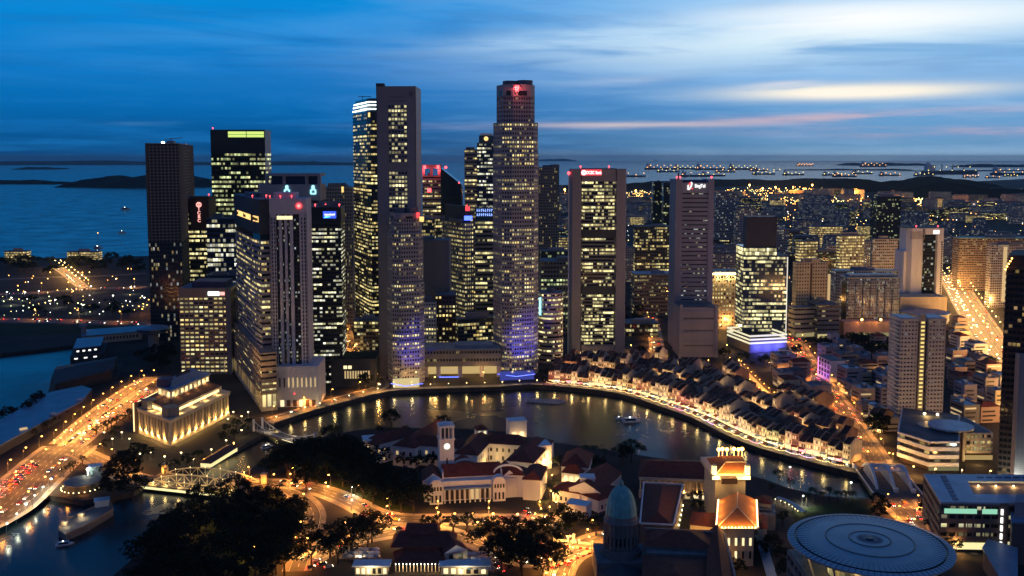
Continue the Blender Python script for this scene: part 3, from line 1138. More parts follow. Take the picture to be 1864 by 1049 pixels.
def square_block():
 Y = 915
 r, p, z = office('square_window_block', 'broad beige office block with rows of square lit windows and a small coloured sign', (318, 318, 408, Y, 2, 42), 527, 'sq_full', 7.9, .46, 8.9 * 915 / F, M['tan'], pier=1.3, rec=.5, skip=lambda k, n: k > n - 3, plant=False)
 a, b = p[0], p[1]
 face_panel(r, 'sign', a, b, .60, .83, VZ(538.5, Y), VZ(531.5, Y), M['g_ring'], .4)
 face_panel(r, 'sign', a, b, .85, .94, VZ(538, Y), VZ(532, Y), M['g_pinksign'], .4)
 mb = MB()
 mb.prism([on_face(a, b, .25, 0, -3)[:2], on_face(a, b, .95, 0, -3)[:2], on_face(a, b, .95, 0, -30)[:2], on_face(a, b, .25, 0, -30)[:2]], z + 1.3, z + 7, 0)
 mb.build('plant_room', M['navy'], r)
 face_panel(r, 'corner_pier', a, b, .955, 1.06, 0, z + 1.4, M['grey'], .5, 30)

square_block()

def maybank():
 Y = 800
 p0 = corner_box(403, 468, 495, Y - 20, 24, dep=44, wid=30)
 zb = VZ(645, Y - 20)
 lab = 'stepped grey banded bank tower with a dark top and a small amber sign'
 p = corner_box(421, 466, 492, Y, 24)
 p = chamfer(p, .16)
 r = root_for('bank_tower', lab, p)
 z1 = VZ(440, Y)
 floors(r, p, zb, z1, 10.2 * Y / F, 10.2 * Y / F * .45, M['concrete'], W['rib_warm'], 2.4, .7)
 zt = VZ(364, Y)
 MB().prism(ccw(p), z1 + 1.0, z1 + 6, 0).build('glazed_storey', M['darkglass'], r)
 MB().prism(inset(p, -.3), z1 + 6, zt, 0).build('top_block', M['darkgrey'], r)
 roof(r, p, zt - 1.2, plant=True, seed=3)
 # podium
 pc = corner_box(405, 466, 496, Y - 22, 24)
 floors(r, pc, 14, zb, 5.2, 1.6, M['tan'], W['rib_warm'], 3, .5, name='podium_window')
 floors(r, pc, 0, 14, 14, 10.5, M['cream'], W['all_lit'], 4.5, .8, 1.2, name='shopfront')
 # amber signs
 a, b = p[-1], p[0]
 i = min(range(len(p)), key=lambda k: p[k][1])
 fl = None
 for k in range(len(p)):
  a, b = p[k], p[(k + 1) % len(p)]
  mx = (a[0] + b[0]) / 2
  L = math.dist(a, b)
  if L > 8 and (a[1] + b[1]) / 2 < centroid(p)[1]:
   zc = VZ(400, Y)
   if b[0] - a[0] > 0 and a[1] > b[1]:
    face_panel(r, 'sign', a, b, .12, .9, zc - 2.4, zc + 2.4, M['g_ambersign'], .7)
    lettering(r, 'Maybank', a, b, .58, zc, 4.2, M['brown'], .95, sx=.95)
    MB().ball(on_face(a, b, .18, zc, .8), 1.5).build('emblem', M['brown'], r)
   elif b[0] > a[0]:
    face_panel(r, 'sign', a, b, .2, .9, zc - 1.6, zc + 1.2, M['g_ambersign'], .7)
 for t in (0, 3):
  aviation(r, p[t][0], p[t][1], zt + .6, r=.7)
 l = lamp_light('podium_light', (X(440, Y - 30), Y - 42, 24), 30000, WRM, r, 'SPOT', 1, angle=math.radians(110))
 aim(l, (X(440, Y - 30), Y - 42, 24), (X(455, Y), Y, zb + 30))
 lamp_light('terrace_light', (X(420, Y - 15), Y - 8, zb + 3), 6000, WRM, r)

maybank()

M['bankwhite'] = jointed(plain('bank_white_stone', (0.60, 0.58, 0.63), var=.1, scale=.05, streak=True), 5, .8)
def boc():
 Y = 800
 p = corner_box(488, 488, 556, Y, 4, 30)
 r = root_for('white_bank_tower', 'white tower of narrow vertical window strips with a red ring emblem on top', p)
 z1 = VZ(362, Y)
 zb = VZ(668, Y)
 a, b = p[0], p[1]
 mb = MB()
 mb.prism(inset(ccw(p), 1.2), zb, z1 - 12, 1)
 mb.prism(ccw(p), z1 - 13, z1, 0)
 strips = [(0, .17), (.25, .33), (.40, .47), (.54, .63), (.80, 1.0)]
 A, B = Vector(a), Vector(b)
 for s0, s1 in strips:
  q = [on_face(a, b, s0, 0, 0)[:2], on_face(a, b, s1, 0, 0)[:2], on_face(a, b, s1, 0, -2)[:2], on_face(a, b, s0, 0, -2)[:2]]
  mb.prism(q, zb, z1 - 12.5, 0)
 for k in (1, 2, 3):
  e0, e1 = p[k], p[(k + 1) % 4]
  q = [on_face(e0, e1, 0, 0, 0)[:2], on_face(e0, e1, 1, 0, 0)[:2], on_face(e0, e1, 1, 0, -1.3)[:2], on_face(e0, e1, 0, 0, -1.3)[:2]]
  mb.prism(q, zb, z1 - 12.5, 0)
 mb.build('wall', [M['bankwhite'], M['black']], r)
 n = 38
 for t0, t1 in ((.18, .245), (.335, .395), (.475, .535), (.64, .79)):
  A_, B_ = on_face(a, b, t0, 0, -1.0), on_face(a, b, t1, 0, -1.0)
  m2 = MB()
  m2.face([(*A_[:2], zb), (*B_[:2], zb), (*B_[:2], z1 - 13), (*A_[:2], z1 - 13)], 0, [(0, 0), (2, 0), (2, n), (0, n)])
  m2.build('window_strip', W['tiny'], r)
 # punched little windows in the white piers
 m3 = MB()
 for k in range(n):
  zz = zb + 3 + k * (z1 - 18 - zb) / n
  for t in (.05, .12, .85, .93):
   A_, B_ = on_face(a, b, t, 0, .06), on_face(a, b, t + .035, 0, .06)
   m3.face([(*A_[:2], zz), (*B_[:2], zz), (*B_[:2], zz + 2.4), (*A_[:2], zz + 2.4)], 0)
 tag(m3.build('window', M['black'], r), kind='stuff')
 face_panel(r, 'lit_window', a, b, .20, .62, z1 - 17.5, z1 - 14.5, M['g_warm2'], .1, .05)
 q = [on_face(a, b, .1, 0, -4)[:2], on_face(a, b, .7, 0, -4)[:2], on_face(a, b, .7, 0, -20)[:2], on_face(a, b, .1, 0, -20)[:2]]
 MB().prism(q, z1, z1 + 5).build('roof_block', M['bankwhite'], r)
 # emblem: ring with a framed bar
 sz = z1 - 6
 c = on_face(a, b, .80, sz, .7)
 d = (B - A).normalized()
 mb = MB()
 for k in range(20):
  t0, t1 = 2 * PI * k / 20, 2 * PI * (k + 1) / 20
  mb.bar((c[0] + d.x * 2.2 * math.cos(t0), c[1] + d.y * 2.2 * math.cos(t0), sz + 2.2 * math.sin(t0)), (c[0] + d.x * 2.2 * math.cos(t1), c[1] + d.y * 2.2 * math.cos(t1), sz + 2.2 * math.sin(t1)), .8)
 mb.build('emblem_ring', M['g_redsign'], r)
 mb = MB()
 for u0, w0, u1, w1 in ((-1, .7, 1, .7), (-1, -.7, 1, -.7), (-1, -.7, -1, .7), (1, -.7, 1, .7), (0, -1.5, 0, 1.5)):
  mb.bar((c[0] + d.x * u0, c[1] + d.y * u0, sz + w0), (c[0] + d.x * u1, c[1] + d.y * u1, sz + w1), .45)
 mb.build('emblem_bars', M['g_pinksign'], r)
 # podium
 pb = corner_box(495, 495, 573, Y - 8, 3, 40)
 zb2 = VZ(672, Y - 8)
 mb = MB().prism(pb, 0, zb + 2)
 mb.build('podium', M['bankwhite'], r)
 A_, B_ = pb[0], pb[1]
 for k in range(9):
  t = .06 + k * .105
  face_panel(r, 'podium_window', A_, B_, t, t + .035, 17, 25, M['g_dimwarm'] if k > 1 else M['black'], .12, .1)
 for k in range(6):
  t = .08 + k * .15
  face_panel(r, 'entrance_arch', A_, B_, t, t + .09, .5, 6, M['g_warm2'] if k % 3 == 0 else M['brown'], .12, .1)
 MB().ball(on_face(A_, B_, .42, 11.5, .5), .8).build('small_emblem', M['g_redsign'], r)
 for t in (0.02, .3, .6):
  aviation(r, *on_face(a, b, t, 0, -1)[:2], z1 + .3, r=.6)

W['tiny'] = winmat('narrow_strip_windows', .20, COOL, PALE, 1.2, mull=.2, v0=.3, v1=.8, fv=.1, cl=.2, wall=(.02, .02, .025))
boc()

def battery():
 Y = 870
 r, p, z = office('black_glass_tower', 'black glass tower with pale lit floors and a blue script sign near its top', (556, 556, 619, Y, 4, 34), 380, 'rib_pale', 7.3, .5, 2.6, M['black'], rec=.25, skip=lambda k, n: k > n - 5, plant=True)
 a, b = p[0], p[1]
 zc = VZ(391, Y)
 face_panel(r, 'sign_glow', a, b, .48, .86, zc - 3.4, zc + 3.0, M['g_bluesign'], .3)
 mb = MB()
 for i, (h, dn) in enumerate(((1.3, 0), (.9, 1.2), (.9, 0), (.9, 0), (1.4, 0), (.9, 0), (1.0, 0), (1.3, 0))):
  t = .53 + i * .038
  mb.bar(on_face(a, b, t, zc - .8 - dn, .5), on_face(a, b, t + .012, zc - .4 + h, .5), .45)
  mb.bar(on_face(a, b, t, zc - .7, .5), on_face(a, b, t + .03, zc + .3, .5), .4)
 mb.build('script_lettering', M['g_whitesign'], r)
 MB().bar(on_face(a, b, .52, zc - 2.6, .5), on_face(a, b, .68, zc - 1.8, .5), .5).build('sign_swoosh', M['g_green'], r)
 for t in (.25, .55, .95):
  aviation(r, *on_face(a, b, t, 0, -2)[:2], z + 1.4, r=.8)
 # annex towards the quay
 pa = corner_box(596, 596, 680, Y - 8, 3, 34)
 ra = root_for('low_annex', 'low dark annex with a row of amber windows beside the black glass tower', pa, cat='building')
 MB().prism(pa, 0, 26).build('wall', M['darkgrey'], ra)
 MB().prism(inset(pa, 1), 26, 26.4).build('roof', M['leaf2'], ra)
 for k in range(10):
  t = .30 + k * .058
  face_panel(ra, 'window', pa[0], pa[1], t, t + .034, 8, 15, M['g_dimwarm'], .12, .1)
 for k in range(3):
  t = .28 + k * .1
  face_panel(ra, 'window', pa[0], pa[1], t, t + .08, 17, 20, M['g_warm2'] if k < 2 else M['black'], .12, .1)

battery()

def twin_logo():
 Y = 1050
 r, p, z = office('boxy_topped_tower', 'grey concrete tower with a boxed top bearing two cyan emblems', (468, 468, 582, Y, 2, 40), 372, 'sq_few', 8, .4, 3.2, M['lilac'], pier=1.2)
 a, b = p[0], p[1]
 zt = VZ(316, Y)
 z2 = VZ(336, Y)
 face_panel(r, 'crown_panel', a, b, 0, 1, z + 4, z2, M['lilac'], .4, 38)
 mb = MB()
 for t in (.14, .42, .78, .98):
  mb.box(*on_face(a, b, t, 0, -3)[:2], z2, 3, 5, zt - z2 - 3)
 mb.prism([on_face(a, b, .12, 0, 0)[:2], on_face(a, b, 1, 0, 0)[:2], on_face(a, b, 1, 0, -36)[:2], on_face(a, b, .12, 0, -36)[:2]], zt - 3, zt, 0, bottom=True)
 mb.prism([on_face(a, b, .2, 0, -6)[:2], on_face(a, b, .95, 0, -6)[:2], on_face(a, b, .95, 0, -30)[:2], on_face(a, b, .2, 0, -30)[:2]], z2, zt - 3, 1)
 mb.build('roof_frame', [M['lilac'], M['navy']], r)
 for t in (.46, .88):
  zc = VZ(346, Y)
  mb = MB()
  for u0, w0, u1, w1 in ((-.006, 4.5, -.006, 0), (.02, 4.5, .02, 0), (-.03, 0, -.03, -4.5), (.045, 0, .045, -4.5), (-.03, -4.2, .045, -4.2), (-.03, 0, 0, 0), (.02, 0, .045, 0), (-.006, 4.5, .02, 4.5)):
   mb.bar(on_face(a, b, t + u0, zc + w0, .8), on_face(a, b, t + u1, zc + w1, .8), 1.3)
  mb.build('emblem', M['g_cyansign'], r)

twin_logo()
LATT, PL, zL = office('ribbed_tower', 'pale finely ribbed tower behind the black glass tower with small amber roof lights', (578, 578, 641, 1180, 2, 36), 343, 'sq_few', 6.5, .75, 2.0, M['lilac'], pier=.8, rec=.6)
for t in (.08, .68):
 face_panel(LATT, 'roof_lantern', PL[0], PL[1], t, t + .06, zL - 5, zL + 2, M['g_ambersign'], .4)

def republic():
 Y = 1090
 p = chamfer(corner_box(640, 672, 697, Y, 22), .12)
 r = root_for('dark_ringed_tower', 'very tall dark tower with white light rings round its tapered top', p)
 z1 = VZ(206, Y)
 zm = VZ(420, Y)
 floors(r, p, 0, z1, 6.6 * Y / F, 6.6 * Y / F * .52, M['black'], W['rib_warm'], 2.2, .3)
 zt = VZ(178, Y)
 c = centroid(p)
 q = [(c[0] + (x - c[0]) * .82, c[1] + (y - c[1]) * .82) for x, y in p]
 mb = MB()
 k = 6
 for i in range(k):
  f0, f1 = 1 - .2 * i / k, 1 - .2 * (i + 1) / k
  pa = [(c[0] + (x - c[0]) * f0, c[1] + (y - c[1]) * f0) for x, y in p]
  mb.prism(pa, z1 + 1.2 + (zt - z1 - 1.2) * i / k, z1 + 1.2 + (zt - z1 - 1.2) * (i + 1) / k, taper=math.dist(pa[0], c) * .03)
 mb.build('crown', M['darkglass'], r)
 for i, py in enumerate((199, 192, 186)):
  f = 1.01 - .05 * i
  pa = [(c[0] + (x - c[0]) * f, c[1] + (y - c[1]) * f) for x, y in p]
  MB().prism(pa, VZ(py, Y), VZ(py, Y) + 1.2, 0, top=True, bottom=True).build('light_ring', M['g_ring'], r)
 MB().bar((c[0] - 4, c[1], zt), (c[0] - 4, c[1], zt + 5), .6).bar((c[0] - 9, c[1], zt + 4), (c[0] + 6, c[1], zt + 4), .7).build('roof_crane', M['darkgrey'], r)
 face_panel(r, 'sign', p[0], p[1], .55, 1.0, VZ(213, Y), VZ(205, Y), M['g_ambersign'], .6)

republic()

def oub():
 Y = 905
 p = corner_box(686, 686, 757.5, Y, -1, 44)
 r = root_for('grey_slab_tower', 'tallest plain grey slab tower with one column of lit square windows', p)
 z1 = VZ(157, Y)
 a, b = p[0], p[1]
 zt, zb = VZ(192, Y), VZ(500, Y)
 t0, t1 = .30, .775
 mb = MB()
 mb.prism(inset(ccw(p), 1.0), 0, z1 - 1, 1)
 def fp(s0, s1, q0, q1):
  q = [on_face(a, b, s0, 0, 0)[:2], on_face(a, b, s1, 0, 0)[:2], on_face(a, b, s1, 0, -1.6)[:2], on_face(a, b, s0, 0, -1.6)[:2]]
  mb.prism(q, q0, q1, 0, bottom=True)
 fp(0, t0, 0, z1)
 fp(t1, 1, 0, z1)
 fp(t0, t1, zt, z1)
 fp(t0, t1, 0, zb)
 for k in (1, 2, 3):
  e0, e1 = p[k], p[(k + 1) % 4]
  q = [on_face(e0, e1, 0, 0, 0)[:2], on_face(e0, e1, 1, 0, 0)[:2], on_face(e0, e1, 1, 0, -.9)[:2], on_face(e0, e1, 0, 0, -.9)[:2]]
  mb.prism(q, 0, z1, 0)
 n = round((VZ(192, Y) - zb) / (7.5 * Y / F))
 fh = (zt - zb) / n
 rowpx = 7.5
 blank = [k for k in range(n) if 13.2 < (n - 1 - k) < 15.5]
 for k in range(n):
  fp(t0, t1, zb + k * fh, zb + k * fh + fh * (.42 if k not in blank else 1.0))
 for j in range(7):
  t = t0 + (t1 - t0) * j / 6
  fp(t - .009, t + .009, zb, zt)
 mb.build('wall', [M['panelgrid'], M['black']], r)
 first = None
 for k in range(n):
  if k in blank:
   continue
  zz = zb + k * fh + fh * .42
  if first is None:
   A_, B_ = on_face(a, b, t0, 0, -.7), on_face(a, b, t1, 0, -.7)
   first = MB()
   first.face([(*A_[:2], zz), (*B_[:2], zz), (*B_[:2], zz + fh * .58), (*A_[:2], zz + fh * .58)], 0, [(0, 0), (6, 0), (6, 1), (0, 1)])
   first, fz = first.build('window_band', W['sq_oub'], r), zz
  else:
   c = first.copy()
   c.location.z += zz - fz
   COL.objects.link(c)
 MB().prism(inset(p, .6), z1 - .9, z1 - .3).build('roof', M['roofgrey'], r)
 for py in (177, 184):
  face_panel(r, 'louvre', a, b, .32, .75, VZ(py + 1, Y), VZ(py - 1, Y), M['grey'], .1, .1)
 MB().prism([on_face(a, b, 0, 0, 1)[:2], on_face(a, b, .2, 0, 1)[:2], on_face(a, b, .2, 0, -8)[:2], on_face(a, b, 0, 0, -8)[:2]], z1, z1 + 2.6).build('plant_room', M['darkgrey'], r)
 zc = VZ(172, Y)
 mb = MB()
 for i in range(5):
  t = .845 + .02 * i
  mb.bar(on_face(a, b, t, zc + 3 - abs(i - 2) * .3, .15), on_face(a, b, t, zc - 3 + abs(i - 2) * 1.0, .15), .55)
 mb.build('emblem', M['grey'], r)

M['panelgrid'] = jointed(plain('aluminium_panels', (0.30, 0.28, 0.31), rough=.5, var=.08, scale=.02, streak=True), 4, .6)
W['sq_oub'] = winmat('square_windows_column', .66, PALE, (1.0, .86, .42), 1.5, mull=.04, fv=.6, cl=.3, wall=(.2, .2, .2))
oub()

def uob(name, label, tiers, Y, top, wtop, cell=2.45, dep=1.0):
 """faceted tower of stacked, slightly turned chamfered squares"""
 cx = (tiers[-1][0] + tiers[-1][1]) / 2
 wmax = X(tiers[-1][1], Y) - X(tiers[-1][0], Y)
 c = (X(cx, Y + wmax / 2), Y + wmax / 2)
 r = thing(name, label, 'tower', (c[0], c[1], 0))
 FOOT.append((c[0], c[1], wmax * .7))
 prev = VZ(tiers[0][2], Y)
 for i, (xl, xr, yt, yb, ang, style, frac) in enumerate(tiers):
  z1 = VZ(yt, Y)
  z0 = 0 if yb is None else VZ(yb, Y)
  w = (X(xr, c[1]) - X(xl, c[1]))
  p = chamfer(rect(c[0], c[1], w * .98, w * .98, math.radians(ang)), frac)
  ext = max(q[0] for q in p) - min(q[0] for q in p)
  k = w / ext
  p = [(c[0] + (x - c[0]) * k, c[1] + (y - c[1]) * k) for x, y in p]
  fh = 7.6 * Y / F
  if i == 0:
   zt2 = z1
   z1a = VZ(yt + (24 if 'tall' in name else 12), Y)
   MB().prism(ccw(p), z1a, zt2, 0).build('top_block', M['lilac'], r)
   roof(r, p, zt2 - 1.2, plant=True, seed=5)
   tops = (p, z1a, zt2)
   z1 = z1a
  floors(r, p, z0, z1, fh, fh * .5, M['lilac'], W[style], cell, .5, 1.0)
 return r, c, tops

r, c, (p, za, zb) = uob('tall_faceted_tower', 'tall stepped faceted tower with punched windows and a red emblem at its top',
      [(903, 972, 153, 225, 22, 'sq_few', .22), (897.5, 978.5, 225, 281, 22, 'sq_half', .2), (897, 980, 281, None, 22, 'sq_half', .2)], 905, 152, 1)

def uob_top(r, p, za, zb, name):
 vis = []
 for k in range(len(p)):
  a, b = p[k], p[(k + 1) % len(p)]
  if b[0] > a[0] and math.dist(a, b) > 6:
   vis.append((math.dist(a, b), a, b))
 vis.sort(key=lambda q: -q[0])
 for L, a, b in vis[:3]:
  face_panel(r, 'sky_opening', a, b, .3, .78, za + (zb - za) * .15, za + (zb - za) * .52, M['black'], .1, .1)
 return vis

vis = uob_top(r, p, za, zb, 'a')
a, b = min((v for v in vis), key=lambda v: abs(X(941, 905) - (v[1][0] + v[2][0]) / 2))[1:]

def uob_emblem(r, x, y, z, s, d=(1, 0)):
 mb = MB()
 for u0, w0, u1, w1 in ((-.5, 1.4, -.5, -1.4), (.5, 1.4, .5, -1.4), (-1.3, .55, 1.3, .55), (-.9, -.6, .9, -.6), (-.9, 1.1, .9, 1.1)):
  mb.bar((x + u0 * s * d[0], y + u0 * s * d[1], z + w0 * s), (x + u1 * s * d[0], y + u1 * s * d[1], z + w1 * s), .55 * s)
 mb.build('emblem', M['g_redsign'], r)

ym = min(q[1] for q in p)
uob_emblem(r, X(941, 905), ym + .2, VZ(161, 905), 2.3, (.93, .37))
lr = lamp_light('emblem_glow', (X(942, 905), ym - 3, VZ(161, 905)), 6000, (1, .1, .1), r)
r2, c2, (p2, za2, zb2) = uob('low_faceted_tower', 'shorter faceted tower with punched windows, a red and an amber roof sign',
        [(708, 764, 389, 428, 22, 'sq_few', .22), (703, 770, 428, 520, 22, 'sq_half', .22), (701, 771, 520, None, 22, 'sq_half', .22)], 872, 387, 1)
uob_top(r2, p2, za2, zb2, 'b')
ym2 = min(q[1] for q in p2)
uob_emblem(r2, X(760, 880), 880, VZ(392, 880), 1.9, (.5, .86))
MB().box(X(766, 880), 884, VZ(404, 880), 4, 1, 4.5).build('sign', M['g_ambersign'], r2)
# blue floodlighting at the foot of both, and the red spill
for root, cx, Yf, pw in ((r, 958, 868, 1.5e5), (r2, 746, 836, 1.0e5)):
 frm = (X(cx, Yf), Yf - 16, 6)
 l = lamp_light('blue_floodlight', frm, pw, (0.02, 0.03, 1.0), root, 'SPOT', 1.5, angle=math.radians(40))
 aim(l, frm, (X(cx, Yf), Yf + 18, 24))
 n = 14
for root, xs, Yf in ((r, (905, 975), 888), (r2, (706, 766), 850)):
 MB().bar((X(xs[0], Yf), Yf + 4, 5.5), (X((xs[0] + xs[1]) / 2, Yf), Yf - 6, 5.5), .5).bar((X((xs[0] + xs[1]) / 2, Yf), Yf - 6, 5.5), (X(xs[1], Yf), Yf + 4, 5.5), .5).build('blue_light_strip', M['g_blueneon'], root)
face_panel(r2, 'shopfront', (X(708, 862), 862), (X(762, 866), 866), .05, .95, .6, 9, W['all_lit'], 5, .4)
face_panel(r, 'shopfront', (X(905, 890), 890), (X(975, 896), 896), .05, .95, .6, 9, W['blue_lit'], 4, .4)

def uob_hall():
 Y = 900
 p = corner_box(768, 768, 912, Y, 3, 34)
 r = root_for('raised_banking_hall', 'long raised hall on columns linking the two faceted towers by the river', p, cat='building')
 a, b = p[0], p[1]
 z0, z1 = VZ(668, Y), VZ(640, Y)
 floors(r, p, z0, z1, 7, 2.6, M['grey'], W['sq_few'], 3, .5, .8)
 MB().prism(inset(p, 1), z1 + 1.2, z1 + 2.4).prism([on_face(a, b, .4, 0, -6)[:2], on_face(a, b, .9, 0, -6)[:2], on_face(a, b, .9, 0, -24)[:2], on_face(a, b, .4, 0, -24)[:2]], z1 + 2.4, z1 + 5).build('roof', M['roofblue'], r)
 for t in (.03, .19, .47, .75, .97):
  q = on_face(a, b, t, 0, -3)
  MB().box(q[0], q[1], 0, 4, 4, z0).build('column', M['lilac'], r)
 face_panel(r, 'lit_lobby', a, b, .02, .98, .3, z0 - 1.5, W['all_lit'], -14, .4)
 for t in (.15, .4, .62, .85):
  lamp_light('lobby_light', on_face(a, b, t, z0 - 3, -6), 5000, WRM, r)
 face_panel(r, 'blue_light_strip', a, b, .2, .45, .5, 1.2, M['g_blueneon'], 2, .3)

uob_hall()
# --- buildings between and behind
SL, ps, zs = office('blank_slab', 'blank grey windowless slab rising behind the shorter faceted tower', (768, 768, 817, 1010, 0, 30), 440, 'dark_sparse', 8, .1, 4, M['grey'], skip=lambda k, n: True)
office('brown_block', 'brown block with scattered square lit windows below the blank grey slab', (790, 790, 828, 985, 2, 30), 540, 'sq_half', 8.5, .5, 3.4, M['brown'], pier=1.5, cat='building')
office('pale_block', 'narrow pale block with small lit windows beside the brown block', (768, 768, 792, 975, 2, 26), 553, 'sq_half', 7.5, .5, 2.6, M['white'], pier=1.2, cat='building')
OV, pv, zv = office('square_lit_tower', 'grey tower with bold square lit windows and a red and blue sign at its corner', (803, 845, 862, 1085, 30, None), 408, 'sq_full', 7.6, .5, 3.4, M['grey'], pier=1.2)
MB().box(X(851, 1080), 1078, VZ(384, 1080), 5, 1, 5).box(X(850, 1080), 1078, VZ(379, 1080), 1.2, 1, 4).build('sign', M['g_redsign'], OV)
MB().box(X(852, 1080), 1078, VZ(401, 1080), 9, 1, 5).build('sign', M['g_blueneon'], OV)
MB().prism(inset(pv, 3), zv + 1.3, VZ(376, 1085)).build('roof_block', M['darkgrey'], OV)
BS, pb, zbs = office('blue_sign_tower', 'office tower with pale lit floors and a wide blue illuminated sign', (864, 864, 905, 1160, 2, 34), 404, 'office_yellow', 8, .5, 3, M['grey'])
MB().prism(inset(pb, .5), zbs + 1, VZ(378, 1160)).build('roof_block', M['blueglass'], BS)
mb = MB()
rr = random.Random(4)
for row in (383, 391):
 for k in range(9):
  t = .10 + k * .092
  z_ = VZ(row, 1160)
  mb.bar(on_face(pb[0], pb[1], t, z_ - 1.8, .2), on_face(pb[0], pb[1], t + rr.uniform(-.01, .03), z_ + 1.8, .2), .7)
  mb.bar(on_face(pb[0], pb[1], t - .02, z_ + rr.uniform(-1.5, 1.5), .2), on_face(pb[0], pb[1], t + .05, z_ + rr.uniform(-1.5, 1.5), .2), .7)
mb.build('sign', glow('blue_white_sign_light', (.25, .4, 1.0), 1.7), BS)

def red_tower():
 Y = 1500
 r, p, z = office('red_lit_tower', 'distant tower with red lights on its corners beside a dark slanting roof', (768, 768, 802, Y, 0, 40), 322, 'rib_warm', 6.8, .45, 3, M['pink'])
 z1 = VZ(300, Y)
 a, b = p[0], p[1]
 mb = MB()
 for t in (.08, .5, .92):
  mb.box(*on_face(a, b, t, 0, -3)[:2], z, 4, 5, z1 - z)
 mb.prism(p, z1 - 6, z1)
 mb.build('crown', M['lilac'], r)
 for t in (.14, .86):
  face_panel(r, 'red_light', a, b, t - .07, t + .07, z1 - 6, z1 - 1, M['g_red'], .4)
 lamp_light('red_glow', on_face(a, b, .14, z1 - 9, 3), 9000, (1, .05, .05), r)
 lamp_light('red_glow', on_face(a, b, .86, z1 - 9, 3), 9000, (1, .05, .05), r)
 face_panel(r, 'red_sign', a, b, .28, .48, VZ(350, Y), VZ(343, Y), M['g_red'], .3)
 q = corner_box(802, 802, 840, Y - 10, 0, 40)
 mb = MB()
 zh, zl = VZ(306, Y), VZ(336, Y)
 A, B, C, D = q
 mb.face([(*A, 0), (*B, 0), (*B, zl), (*A, zh)])
 mb.face([(*B, 0), (*C, 0), (*C, zl), (*B, zl)])
 mb.face([(*A, zh), (*B, zl), (*C, zl), (*D, zh)])
 mb.face([(*D, 0), (*A, 0), (*A, zh), (*D, zh)])
 mb.build('slanted_block', M['darkglass'], r)
 face_panel(r, 'window_band', A, B, .1, .9, VZ(395, Y), VZ(360, Y), W['slot8'], .2)
 MB().ball((A[0] + 8, A[1] - 1, zh + 1), 2.2).build('red_light', M['g_red'], r)
 MB().ball((B[0] - 4, B[1] - 1, zl + 3), 1.2).build('red_light', M['g_red'], r)

W['slot8'] = winmat('slanted_block_windows', .55, PALE, COOL, 1.3, mull=.1, fv=.3, cl=.4)
red_tower()

def twin_step():
 Y = 1380
 A1 = office('pale_stepped_tower', 'slim tan tower with orange lit floors beside the tall faceted tower', (845, 845, 872, Y, 0, 40), 274, 'rib_warm', 6.6, .45, 2.8, M['pink'])
 B1 = office('dark_stepped_tower', 'dark tower with a stepped top and a yellow roof emblem beside the tall faceted tower', (868, 868, 902, Y - 10, 0, 40), 262, 'rib_pale', 6.6, .5, 2.6, M['navy'], plant=False)
 r, p, z = B1
 MB().prism(inset(p, 3), z, VZ(247, Y)).build('roof_block', M['blueglass'], r)
 MB().prism(inset(p, 5), VZ(247, Y), VZ(243, Y)).build('roof_rail', M['white'], r)
 MB().ball((X(885, Y - 12), Y - 14, VZ(253, Y)), 3.2).build('emblem', M['g_ambersign'], r)

twin_step()
office('grey_lattice_tower', 'grey residential tower of fine vertical bays just right of the tall faceted tower', (978, 978, 1018, 1500, 0, 30), 306, 'sq_few', 5.2, .6, 2.6, M['grey'], pier=1.2)

